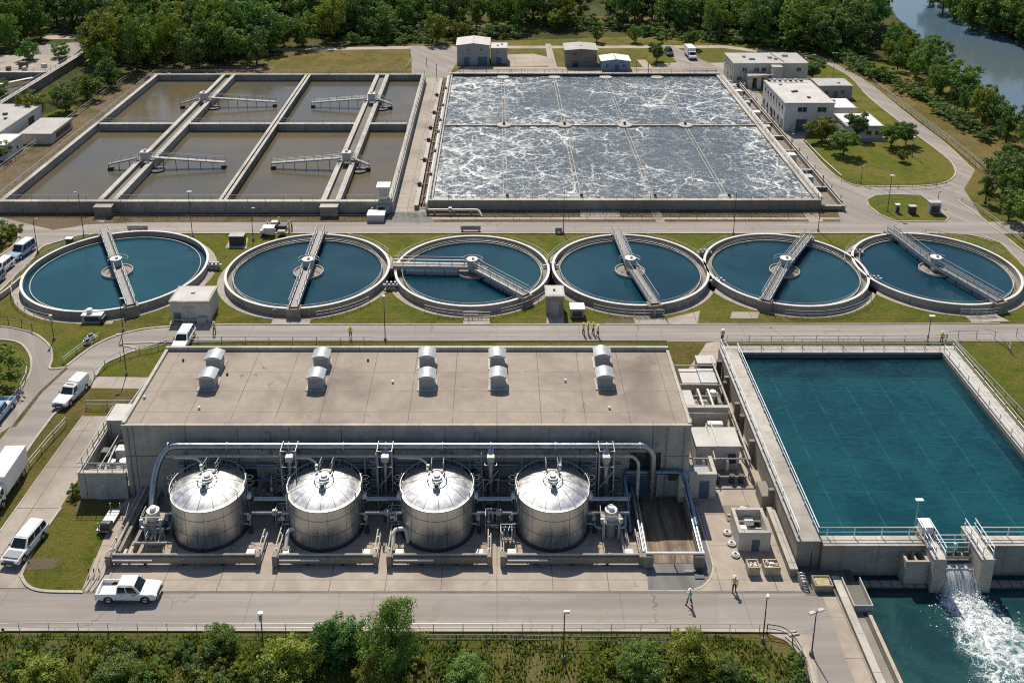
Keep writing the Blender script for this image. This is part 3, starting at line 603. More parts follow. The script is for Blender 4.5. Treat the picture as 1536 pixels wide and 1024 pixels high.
# pipe gallery on the right side of the aeration basin
gr = thing('pipe_gallery', 'sunken pipe gallery with brown chambers along the right side of the foaming basin', 'trench', (61,203,0))
wall(gr, 'gallery_wall', 61.5, 62.0, 161.0, 240, 1.1, 'old_concrete', ov=.03); MB().box(58.0, 61.48, 161.2, 240, .045, .2).build('gallery_floor', MAT['ramp_floor'], gr)
for y in (161.2, 170, 179, 190, 199, 208, 217, 226, 233, 239.4): wall(gr, 'cross_wall', 58.0, 61.45, y, y+.5, .95, 'old_concrete', ov=.02)
for i, y in enumerate((174, 185, 204, 213, 222, 230, 236)):
    MB().bx((59.3,y,.2),(1.5,1.9,1.5+.4*(i%2))).build('valve_box', MAT['off_white' if i % 2 else 'equip_grey'], gr, bevel=.06); MB().tube(bend([(58.0,y+1.6,2.2),(59.4,y+1.6,2.2),(59.4,y+1.6,.2)],.4),.2,8).build('pipe', MAT['off_white'], gr, True)
MB().tube([(58.1,162,2.15),(58.1,243,2.15)], .25, 8).build('header_pipe', MAT['off_white'], gr, True); MB().tube([(61.75,162,1.5),(61.75,239,1.5)], .15, 8).build('header_pipe', MAT['coping'], gr, True)
for y in range(163, 240, 5): MB().beam((61.75,y,1.1),(61.75,y,2.3),.12,.12).build('stanchion', MAT['dark_steel'], gr)

# ================================================================ CLARIFIERS
def clarifier(lab, cx, cy, Rr, ends, channel='concrete', apron=True, endpillar=None):
    r = thing('clarifier_tank', lab, 'clarifier', (cx, cy, 0), 'round clarifier tanks in the row between the roads'); c = (cx, cy, 0); ht = 1.25
    MB().lathe([(Rr-.34,.02),(Rr-.34,ht-.1),(Rr,ht-.1),(Rr,.02)], c, 96).build('wall', MAT['concrete_wall'], r, True)
    MB().lathe([(Rr-.36,ht-.097),(Rr-.36,ht),(Rr+.02,ht),(Rr+.02,ht-.097)], c, 96).build('coping', MAT['coping_white'], r, True)
    if apron: MB().lathe([(Rr+.01,.055),(Rr+1.15,.055),(Rr+1.15,.02)], c, 96).build('apron', MAT['driveway'], r)
    MB().lathe([(Rr-1.35,.2),(Rr-1.35,.62),(Rr-1.22,.62),(Rr-1.22,.2)], c, 96).build('weir', MAT['coping'], r, True)
    MB().lathe([(Rr-1.21,.36),(Rr-.35,.36)], c, 96).build('launder', MAT['teal_water' if channel == 'water' else 'launder_concrete'], r)
    w = MB(); w.add([(cx+(Rr-1.34)*math.cos(2*math.pi*k/96), cy+(Rr-1.34)*math.sin(2*math.pi*k/96), .44) for k in range(96)], [tuple(range(96))]); w.flat = True
    w.build('water', MAT['teal_water' if channel == 'water' else 'clarifier_water'], r)
    if channel != 'water': railing(r, arc((cx,cy),Rr-1.2,0,2*math.pi,64,.6)[:-1], .5, 2.2, .03, closed=True, name='scum_rail')
    # feed well
    MB().lathe([(2.3,.3),(2.3,.78),(2.18,.78),(2.18,.3)], c, 40).build('feed_well', MAT['coping'], r, True)
    m = MB(); m.add([(cx+2.18*math.cos(2*math.pi*k/32), cy+2.18*math.sin(2*math.pi*k/32), .56) for k in range(32)], [tuple(range(32))]); m.build('well_scum', MAT['old_concrete'], r)
    MB().cyl((cx,cy,.3), .55, 1.4, 16).build('column', MAT['galvanised'], r, True)
    zb = 1.62
    for (ex, ey) in ends:
        e = Vector((ex-cx, ey-cy, 0)); L = e.length; e.normalize(); n = Vector((-e.y, e.x, 0)); a = Vector((cx,cy,zb)); b = a+e*L
        m = MB(); m.beam(a, b, 1.05, .06)
        br = m.build('bridge_deck', MAT['deck_grating'], r)
        for sgn in (-1, 1):
            o = n*(.60*sgn); MB().beam(a+o+Vector((0,0,-.12)), b+o+Vector((0,0,-.12)), .12, .55).build('girder', MAT['girder_grey'], br)
            MB().rails([tuple(a+o+e*1.2+Vector((0,0,.1))), tuple(b+o+Vector((0,0,.1)))], 1.05, 1.9, .04).build('handrail', MAT['rail_grey'], br, True)
            MB().beam(a+o+Vector((0,0,.55)), b+o+Vector((0,0,.55)), .04, .08).build('cable_tray', MAT['galvanised'], br)
        ang = math.atan2(e.y, e.x)
        pb = b-e*.3; MB().bx((pb.x,pb.y,.02),(1.5,2.0,zb-.2),ang).build('bridge_pier', MAT['old_concrete'], r, bevel=.04)
        for t in (.35, .6, .85):
            p = a.lerp(b, t); MB().beam((p.x,p.y,zb-.3),(p.x,p.y,.4),.09,.09).build('skimmer_leg', MAT['dark_steel'], br)
    d = MB().cyl((cx,cy,zb+.05), 0.8, 1.05, 20).build('drive_unit', MAT['equip_grey'], r, True); MB().cyl((cx,cy,zb+1.1), .86, .1, 20).build('cover', MAT['white_paint'], d, True)
    MB().bx((cx+.15,cy-.1,zb+1.2),(.4,.4,.3)).build('motor', MAT['equip_grey'], d, bevel=.04)
    railing(r, arc((cx,cy),1.75,R(20),R(160),8,zb), 1.0, 1.0, .04, name='platform_rail')
    return r
CL = []
def cl(lab, px, yb, yf, Rr, pxends, channel='concrete', cy=None):
    gx, gy0 = G(px, yb, 1.35); _, gy1 = G(px, yf, 1.35)
    cx, cy_ = G(px, 407, 1.35); cy2 = (gy0+gy1)/2 if cy is None else cy
    ends = []
    for q in pxends:
        x, y = G(*q, 1.5); v = Vector((x-cx, y-cy2)); v = v.normalized()*(Rr+.25); ends.append((cx+v.x, cy2+v.y))
    CL.append((cx, cy2, Rr)); return clarifier(lab, cx, cy2, Rr, ends, channel)
cl('leftmost round clarifier, teal water up to its pale outer rim', 170, 350, 459, 13.6, [(158,352),(197,458)], 'water')
cl('second round clarifier from the left, its bridge leaning right at the far end', 460, 350, 461, 12.5, [(481,349),(437,470)])
cl('third round clarifier with a bent bridge, one arm pointing straight left', 708, 352, 458, 11.9, [(600,398),(795,446)])
cl('fourth round clarifier, its straight bridge leaning left, block shed at its front left', 947, 350, 457, 12.0, [(924,347),(985,460)])
cl('fifth round clarifier, its narrow bridge leaning right with the foot at the front left', 1182, 350, 457, 12.3, [(1213,354),(1147,452)])
cl('rightmost round clarifier with a long diagonal bridge', 1411, 348, 456, 12.2, [(1338,348),(1497,450)])
# curved handrails and steps outside the tanks
def ring_fence(i, a0, a1, dr, lab):
    cx, cy, Rr = CL[i]; fence(lab, arc((cx,cy), Rr+dr, R(a0), R(a1), 16, .055), 1.05, 2.2, 'rail_grey', 'handrail', 'handrail', .04, 'curved handrails outside the clarifier tanks')
ring_fence(1, 30, 75, 1.0, 'curved handrail behind the right of the second clarifier'); ring_fence(2, 105, 160, 1.0, 'curved handrail behind the left of the third clarifier'); ring_fence(2, 20, 62, 1.0, 'curved handrail behind the right of the third clarifier')
ring_fence(3, 110, 165, 1.1, 'curved handrail behind the left of the fourth clarifier'); ring_fence(3, 25, 70, 1.1, 'curved handrail behind the right of the fourth clarifier'); ring_fence(4, 118, 165, 1.0, 'curved handrail behind the left of the fifth clarifier'); ring_fence(5, 120, 170, 1.0, 'curved handrail behind the left of the rightmost clarifier')
ring_fence(0, 95, 160, 1.5, 'curved handrail round the far left of the leftmost clarifier'); ring_fence(0, 165, 255, 1.2, 'curved handrail round the near left of the leftmost clarifier')
ring_fence(1, 285, 320, 1.1, 'curved handrail at the front right of the second clarifier'); ring_fence(2, 240, 275, 1.1, 'curved handrail at the front of the third clarifier'); ring_fence(2, 290, 335, 1.1, 'curved handrail at the front right of the third clarifier')
ring_fence(3, 240, 283, 1.1, 'curved handrail at the front of the fourth clarifier'); ring_fence(4, 255, 320, 1.1, 'curved handrail at the front right of the fifth clarifier'); ring_fence(5, 262, 288, 1.1, 'curved handrail at the front of the rightmost clarifier'); ring_fence(5, 20, 75, 2.2, 'curved handrail behind the right of the rightmost clarifier')
def pipe_box(px, py, lab, n=3):
    x, y = G(px, py); r = thing('sludge_valve', lab, 'valve', (x, y, 0), 'sludge valves between the clarifiers')
    MB().bx((x,y,.03),(1.5,1.1,.5)).build('base', MAT['old_concrete'], r, bevel=.04); MB().tube([(x-1.2,y,.75),(x+1.2,y,.75)],.2,10).build('pipe', MAT['off_white'], r, True)
    for k in range(n): MB().cyl((x-.6+.6*k,y,.5),.18,.8,10).build('valve', MAT['equip_grey'], r, True)
for px, py, l in ((587,434,'between the second and third clarifiers'),(826,405,'between the third and fourth clarifiers'),(1075,428,'before the gap of the fourth and fifth clarifiers'),(1056,385,'behind the gap between the fourth and fifth clarifiers'),(1310,425,'in the gap before the rightmost clarifier'),(1283,385,'behind the gap before the rightmost clarifier'),(322,404,'between the first and second clarifiers')):
    pipe_box(px, py, 'pale sludge valve on a pipe '+l)
def walk_gate(x0, x1, y, lab):
    a, b = G(x0, y), G(x1, y); fence(lab, [(a[0],a[1],.04),(b[0],b[1],.04)], 1.0, (b[0]-a[0])/3, 'rail_grey', 'guard_rail', 'guard rail', .05, 'straight guard rails in front of the clarifiers')
walk_gate(410, 465, 474, 'straight guard rail in front of the second clarifier bridge'); walk_gate(695, 735, 478, 'straight guard rail at the front of the third clarifier'); walk_gate(952, 996, 475, 'straight guard rail at the front of the fourth clarifier'); walk_gate(1456, 1490, 473, 'straight guard rail at the front of the rightmost clarifier')
# equipment box at the back of some tanks
for px, py, l, i in ((207,347,'behind the leftmost clarifier',0),(706,347,'behind the third clarifier',1),(838,350,'beside the far lamp post of the fourth clarifier',2)):
    x, y = G(px, py); r = thing('road_barrier', 'grey slatted barrier beside the upper road '+l, 'barrier', (x,y,0)); MB().bx((x,y,.3),(3.4 if i<2 else 1.2,.3,.8)).build('panel', MAT['grey_cladding'], r, bevel=.03)
    for s in (-1,1): MB().bx((x+s*(1.4 if i<2 else .4),y,.02),(.2,.5,.3)).build('foot', MAT['dark_steel'], r)

# ================================================================ CLEAR BASIN, WEIR AND OUTFALL
cb = thing('clear_basin', 'deep rectangular basin of clear teal water with faint floor lines', 'basin', (43,94,0))
bx0, bx1, by0, by1, bz = 30.7, 56.4, 76.5, 109.6, 3.0
MB().box(bx0-.1, 60, by0+.2, by1+.2, .03, .5).build('basin_floor', MAT['basin_floor'], cb)
w = MB().sheet([(bx0-.05,by0+.4),(56.5,by0+.4),(56.5,by1+.1),(bx0-.05,by1+.1)], 2.25); w.flat = True; w.build('water', MAT['clear_water'], cb)
wall(cb, 'side_wall', 28.5, bx0, by0, 111.0, bz, 'concrete_wall', ov=.06); wall(cb, 'back_wall', bx0+.08, 58.6, by1, 111.0, bz+.003, 'concrete_wall', ov=.05)
MB().box(56.42, 56.6, by0+1, by1-.05, .5, 2.7).build('inner_face', MAT['algae_wall'], cb); MB().box(bx0+.1, 56.4, by1-.18, by1-.06, .5, 2.7).build('inner_face', MAT['algae_wall'], cb)
wall(cb, 'side_wall', 56.6, 58.6, by0, by1-.06, bz-.003, 'concrete_wall', ov=.05)
wx0, wx1 = 42.9, 46.4   # weir opening
for a, b in ((bx0+.08, 40.28), (45.95, 56.5)):
    o = MB().box(a, b, by0-.5, by0+.6, -2.9, bz-.14).build('front_wall', MAT['concrete_wall'], cb); MB().box(a-.02, b+.02, by0-.62, by0+.68, bz-.137, bz-.004).build('coping', MAT['coping'], o)
for i, (a, b) in enumerate(((40.32, 41.5), (44.7, 45.9))):
    o = MB().box(a, b, 73.9, by0+1.6, -3.4, bz+.12).build('weir_pier', MAT['concrete'], cb); MB().box(a-.05, b+.05, 73.82, by0+1.68, bz+.123, bz+.25).build('coping', MAT['coping'], o)
    for sx in (a+.12, b-.12): railing(cb, [(sx,74.1,bz+.25),(sx,by0+1.4,bz+.25)], 1.1, 1.2, .05, 'rail_white')
MB().box(41.52, 44.68, 75.6, by0+.5, -3.0, 1.25).build('weir_wall', MAT['damp_concrete'], cb)
MB().box(41.52, 44.68, 75.75, 76.3, 1.7, 1.92).build('gate_deck', MAT['coping'], cb)
for i in range(4): MB().bx((41.95+i*.78, 76.0, 1.92), (.5,.45,.35)).build('gate_gear', MAT['dark_steel'], cb, bevel=.04)
MB().tube([(43.2,76.05,1.92),(43.2,76.05,3.1)],.1,8).build('gate_spindle', MAT['rail_white'], cb, True)
railing(cb, [(41.55,76.25,1.92),(44.65,76.25,1.92)], 1.1, 2, .05, 'rail_white'); railing(cb, [(41.55,by0+.4,2.2),(44.65,by0+.4,2.2)], 1.1, 2, .05, 'rail_white')
railing(cb, [(bx0-.1,111-1.0,bz),(bx0-.1,by0+.5,bz),(40.2,by0+.5,bz)], 1.1, 2.6, .055, 'rail_white'); railing(cb, [(28.65,110.8,bz),(28.65,by0+.1,bz)], 1.1, 2.6, .055, 'rail_white')
railing(cb, [(46.0,by0+.5,bz),(56.6,by0+.5,bz),(56.7,109.4,bz)], 1.1, 2.6, .055, 'rail_white'); railing(cb, [(58.4,by0,bz),(58.4,110.8,bz)], 1.1, 2.6, .055, 'rail_grey')
railing(cb, [(28.7,110.8,bz),(58.3,110.8,bz)], 1.1, 2.6, .05, 'rail_grey'); railing(cb, [(31,109.8,bz),(56.3,109.8,bz)], 1.1, 2.6, .05, 'rail_grey')
for y in (84.5, 92.5, 99.5, 105.0): MB().bx((28.2,y,.02),(.55,.35,2.4)).build('buttress', MAT['old_concrete'], cb)
MB().tube([(27.9,96,0.05),(27.9,96,3.2)],.32,12).build('drain_pipe', MAT['rust'], cb, True); MB().tube([(28.1,108.6,.05),(28.1,108.6,2.4)],.35,12).build('drain_pipe', MAT['rust'], cb, True); MB().bx((27.7,103.7,.03),(.4,.5,2.5)).build('drain_pipe', MAT['rust'], cb)
for x in (34.2, 39.7): MB().tube([(x-4.5 if x<35 else x,by0-.6,2.2),(x-4.5 if x<35 else x,by0-.6,-1.5)],.06,6).build('conduit', MAT['dark_steel'], cb, True)
gh = thing('gate_hoist', 'weathered white gate hoist cabinet on the end of the left weir pier', 'hoist', (42.0, 78.6, bz+.1)); MB().bx((40.9,77.5,3.26),(1.05,1.2,.85)).build('cabinet', MAT['off_white'], gh, bevel=.08); MB().bx((40.9,77.5,4.12),(1.15,1.3,.1)).build('lid', MAT['white_paint'], gh); MB().bx((41.5,77.4,3.5),(.2,.7,.4)).build('hatch', MAT['rust'], gh)
ob = thing('overflow_box', 'open topped concrete overflow box hung on the front wall beside the left weir pier', 'overflow box', (39.7, 75.2, 0))
MB().box(38.1,38.35,74.6,75.95,-1.6,2.3).build('side_wall', MAT['concrete'], ob); MB().box(40.05,40.3,74.6,75.95,-1.6,2.3).build('side_wall', MAT['concrete'], ob); MB().box(38.36,40.04,74.6,74.8,-1.6,2.3).build('front_wall', MAT['concrete'], ob); MB().box(39.1,39.25,74.81,75.9,-1.0,2.28).build('baffle', MAT['coping'], ob); MB().box(38.36,40.04,74.81,75.9,-1.6,-1.2).build('floor', MAT['damp_concrete'], ob)
# ledge with grating at the foot of the wall
lg = thing('foot_ledge', 'dark concrete ledge of slabs at the waterline left of the weir', 'ledge', (37, 75.5, -1.2)); MB().box(33.7,40.3,74.3,74.9,-3.2,-.25).build('ledge_wall', MAT['algae_wall'], lg)
for i in range(6): MB().box(33.9+i*1.05,34.86+i*1.05,74.2,74.95,-.247,-.16).build('slab', MAT['old_concrete'], lg)
lg = thing('foot_ledge', 'dark concrete ledge of slabs at the waterline right of the weir', 'ledge', (51, 75.5, -1.2)); MB().box(45.95,57,74.3,74.9,-3.2,-.25).build('ledge_wall', MAT['algae_wall'], lg)
for i in range(10): MB().box(46.1+i*1.05,47.05+i*1.05,74.2,74.95,-.247,-.16).build('slab', MAT['old_concrete'], lg)
pw = thing('pool_wall', 'long concrete retaining wall with a side channel along the near bank of the outfall pool', 'retaining wall', (33, 60, 0))
MB().box(31.35, 32.0, 20, 74.6, -.02, .55).build('parapet', MAT['old_concrete'], pw); MB().box(31.3, 32.05, 20, 74.65, .553, .65).build('coping', MAT['coping'], pw); MB().box(33.0, 33.6, -80, 76.3, -5, .12).build('bank_wall', MAT['algae_wall'], pw); MB().box(32.05, 32.99, 20, 74.4, .04, .06).build('channel_floor', MAT['old_concrete'], pw)
MB().box(33.3, 33.62, 20, 70.8, .123, .25).build('kerb_edge', MAT['wood_crate'], pw)
ck = thing('channel_box', 'small open steel channel box on the pool bank wall', 'channel box', (32.9, 72.6, .1))
for a in ((32.1,32.2,70.9,74.3),(33.75,33.85,70.9,74.3)): MB().box(a[0],a[1],a[2],a[3],.2,.85).build('side_plate', MAT['coping'], ck)
MB().box(32.21,33.74,70.9,71.0,-.9,.85).build('end_plate', MAT['grey_cladding'], ck); MB().box(32.21,33.74,71.01,74.3,.2,.3).build('bottom_plate', MAT['damp_concrete'], ck)
# the fall itself
m = MB(); nx, nz = 64, 18; vs = []; fs = []; rq = random.Random(5)
for j in range(nz+1):
    t = j/nz
    for i in range(nx+1):
        u = i/nx; x = 41.55+3.1*u+(u-.5)*t*.45+.1*t; fl = (.09*math.sin(u*41+3*math.sin(u*13))+.05*math.sin(u*97+t*5))*min(1,t*2)
        y = 75.55-2.1*t**.85-.1*math.sin(u*3.14)+fl*1.8+rq.uniform(-.03,.03); z = 1.30-.05*t-1.85*t**1.7
        vs.append((x, y, z+fl*.4))
for j in range(nz):
    for i in range(nx): fs.append((j*(nx+1)+i, j*(nx+1)+i+1, (j+1)*(nx+1)+i+1, (j+1)*(nx+1)+i))
m.add(vs, fs); m.flat = True; wf = thing('waterfall', 'white sheet of water pouring over the weir into the outfall pool', 'waterfall', (43.1, 74, -.5)); m.build('falling_sheet', MAT['falling_water'], wf, True)
m = MB(); rr = random.Random(3)
for i in range(900):
    t = rr.random()**1.7; x = 43.2+rr.gauss(0,.95+1.2*t)+t*.9; y = 73.45-t*4.5+rr.gauss(0,.25); s = rr.uniform(.03,.13)*(1-.5*t); zz = -.54+max(0,rr.gauss(0,.22)*(1-t))
    q = [(x+s*dx*rr.uniform(.6,1.4), y+s*dy*rr.uniform(.6,1.4), zz+s*dz*rr.uniform(.5,1.2)) for dx,dy,dz in ((1,0,0),(0,1,0),(-1,0,0),(0,-1,0),(0,0,1),(0,0,-.5))]
    m.add(q, [(0,1,4),(1,2,4),(2,3,4),(3,0,4),(1,0,5),(2,1,5),(3,2,5),(0,3,5)])
plain('foam', (.82,.84,.84), .9, 0, .05); o = m.build('splash_foam', MAT['foam'], None, True); stuff(o)
# ================================================================ PROCESS BUILDING
B0, B1, BY0, BY1, BZ = -38.5, 20.0, 86.4, 101.0, 9.0
bd = thing('process_building', 'long low concrete process building with a flat tan roof behind the steel tanks', 'building', (-9, 93.7, 0))
MB().box(B0, B1, BY0, BY1, 0, BZ-.55).build('wall', MAT['panel_wall'], bd)
rf = MB().box(B0+.01, B1-.01, BY0+.01, BY1-.01, BZ-.548, BZ-.4).build('roof', MAT['roof_membrane'], bd)
for a in ((B0-.06,B1+.06,BY0-.06,BY0+.22,.12),(B0-.06,B1+.06,BY1-.3,BY1+.06,.45),(B0-.06,B0+.3,BY0+.221,BY1-.301,.30),(B1-.3,B1+.06,BY0+.221,BY1-.301,.22)):
    MB().box(a[0],a[1],a[2],a[3],BZ-.54,BZ-.4+a[4]).build('parapet', MAT['coping'], rf)

plain('white_galv', (.40,.41,.42), .45, .35)
def vent(px, py, k):
    x, y = G(px, py, BZ-.4); y += .9
    b = MB().box(x-.82, x+.82, y-.7, y+.85, BZ-.38, BZ+1.0).build('roof_vent', MAT['grey_cladding'], bd)
    m = MB(); n = 10
    prof = [(-1.0+2.0*i/n, .34*math.sin(math.pi*i/n)) for i in range(n+1)]
    vs = [(x+u, yy, BZ+1.03+w) for yy in (y-.95, y+1.0) for u, w in prof]+[(x+u, yy, BZ+.97) for yy in (y-.95, y+1.0) for u in (-1.0, 1.0)]
    fs = [(i, i+1, n+2+i, n+1+i) for i in range(n)]+[tuple(range(n+1))+(2*n+3, 2*n+2), tuple(range(n+1, 2*n+2))[::-1]+(2*n+4, 2*n+5), (2*n+2, 2*n+3, 2*n+5, 2*n+4)]
    m.add(vs, fs).build('hood', MAT['white_galv'], b, True)
    MB().box(x-1.05, x+1.05, y-1.15, y+1.15, BZ-.397, BZ-.30).build('flashing', MAT['coping'], b)

for p in ((310,585),(473,585),(640,585),(747,584),(908,583)): vent(p[0], p[1], 0)
for p in ((320,556),(481,554),(640,553),(746,553),(904,551)): vent(p[0], p[1], 1)
for px, py in ((589,574),(848,572),(914,613),(299,613),(341,562),(552,541),(275,541),(217,597)):
    x, y = G(px, py, BZ-.4); MB().cyl((x,y,BZ-.41), .13, .3, 10).build('roof_pipe', MAT['off_white' if py > 570 else 'dark_steel'], rf, True)
for x, w, z0, z1, mt in ((15.4,3.4,3.4,5.4,'window_glass'),(15.2,3.2,.03,2.6,'door_blue')):
    f = MB().box(x-w/2, x+w/2, BY0-.06, BY0+.1, z0, z1).build('window' if z0 > 1 else 'door', MAT[mt], bd)
    for s in (-1, 1): MB().box(x+s*w/2-.06, x+s*w/2+.06, BY0-.1, BY0-.062, z0-.05, z1+.05).build('frame', MAT['equip_grey'], f)
for x in (-31.2,-26,-14,-3,7.2): MB().box(x-1.0, x+1.0, BY0-.05, BY0+.1, 1.2, 3.4).build('louvre', MAT['dark_steel'], bd)
for x in (-23.5,-2,9.8): MB().box(x-.15, x+.15, BY0-.3, BY0, 5.2, 7.9).build('wall_duct', MAT['grey_cladding'], bd)
for x in (-38.0, 17.6, 19.4): MB().tube([(x, BY0-.12, .03), (x, BY0-.12, BZ-.6)], .08, 8).build('downpipe', MAT['grey_cladding'], bd, True)
MB().bx((18.3,BY0-.2,2.2),(.8,.35,1.0)).build('wall_box', MAT['dark_steel'], bd, bevel=.03); MB().bx((19.3,BY0-.5,.02),(.9,.9,3.2)).build('buttress', MAT['plaster'], bd, bevel=.04)
# left annex: open roofed plant box with rails
an = thing('plant_annex', 'open topped concrete plant annex with railings at the left end of the long building', 'annex', (-41, 90, 0))
ax, ay, az = -43.5, 85.9, 3.2
MB().box(ax, B0-.02, ay, ay+.35, 0, az).build('wall', MAT['panel_wall'], an); MB().box(ax, ax+.35, ay+.351, 96.2, 0, az).build('wall', MAT['panel_wall'], an); MB().box(ax+.36, B0-.02, ay+.36, 96.2, .03, 1.4).build('plant_floor', MAT['old_concrete'], an); MB().box(ax+.36, B0-.02, 93.2, 96.2, 1.41, az+1.2).build('back_room', MAT['panel_wall'], an); MB().box(ax+.3, B0-.01, 93.15, 96.25, az+1.2, az+1.3).build('flat_roof', MAT['light_roof'], an)
MB().box(ax-.06, B0-.02, ay-.06, ay+.4, az+.002, az+.12).build('coping', MAT['coping'], an); MB().box(ax-.06, ax+.4, ay+.401, 96.2, az+.002, az+.12).build('coping', MAT['coping'], an)
MB().box(ax+1.7, ax+2.9, ay-.05, ay+.1, .03, 2.1).build('door', MAT['equip_grey'], an)
railing(an, [(ax+.1,96,az+.12),(ax+.1,ay+.1,az+.12),(B0-.2,ay+.1,az+.12)], 1.1, 1.5, .045); railing(an, [(ax+.5,ay+1.6,1.4),(B0-.2,ay+1.6,1.4)], 1.1, 1.6, .04)
MB().tube([(-42.8,87.2,2.2),(-38.8,87.2,2.2)],.12,8).build('pipe', MAT['coping'], an, True); MB().tube([(-42.8,88.4,2.5),(-38.8,88.4,2.5)],.09,8).build('pipe', MAT['rail_grey'], an, True); MB().beam((-41.6,86.3,3.2),(-41.6,92.8,3.2),.1,.1).build('beam', MAT['coping'], an); MB().bx((-42.3,90.2,1.41),(.7,.9,1.5)).build('control_box', MAT['dark_steel'], an, bevel=.04); MB().cyl((-41.2,89.3,1.41),.3,.8,12).build('pump', MAT['rail_grey'], an, True); MB().bx((-40.6,91,1.41),(1.6,1.2,1.2)).build('blower', MAT['equip_grey'], an, bevel=.08); MB().tube(bend([(-41.8,88,1.6),(-41.8,92.5,2.4),(-39.4,92.5,2.4)],.6),.2,8).build('pipe', MAT['pipe_steel'], an, True); MB().tube([(-39.2,87.2,1.8),(-39.2,92.6,1.8)],.28,10).build('pipe', MAT['off_white'], an, True); MB().cyl((-39.9,89,1.41),.45,1.1,14).build('pump', MAT['white_paint'], an, True); MB().tube(bend([(-42.4,88,1.5),(-42.4,88,2.6),(-41,88,2.6),(-41,88,1.5)],.3),.1,8).build('pipe', MAT['coping'], an, True)
for q in ((-42.9,97.5),(-42.0,99.2)): pass
yp = thing('yellow_pipe_rail', 'pale yellow pipe rails rising beside the left end of the long building', 'pipe rail', (-41.5, 98, 0))
for k in range(2): MB().tube(bend([(-43.0+k*.9,95.6,.05),(-43.0+k*.9,96.4,2.6+k*.3),(-42.6+k*.9,103.2,2.6+k*.3),(-39.0,103.4,2.6+k*.3)],.6),.10,8).build('pipe', MAT['coping'], yp, True)
MB().tube([(-41.4,102.0,.03),(-41.4,102.0,2.6)],.1,8).build('post', MAT['coping'], yp, True)

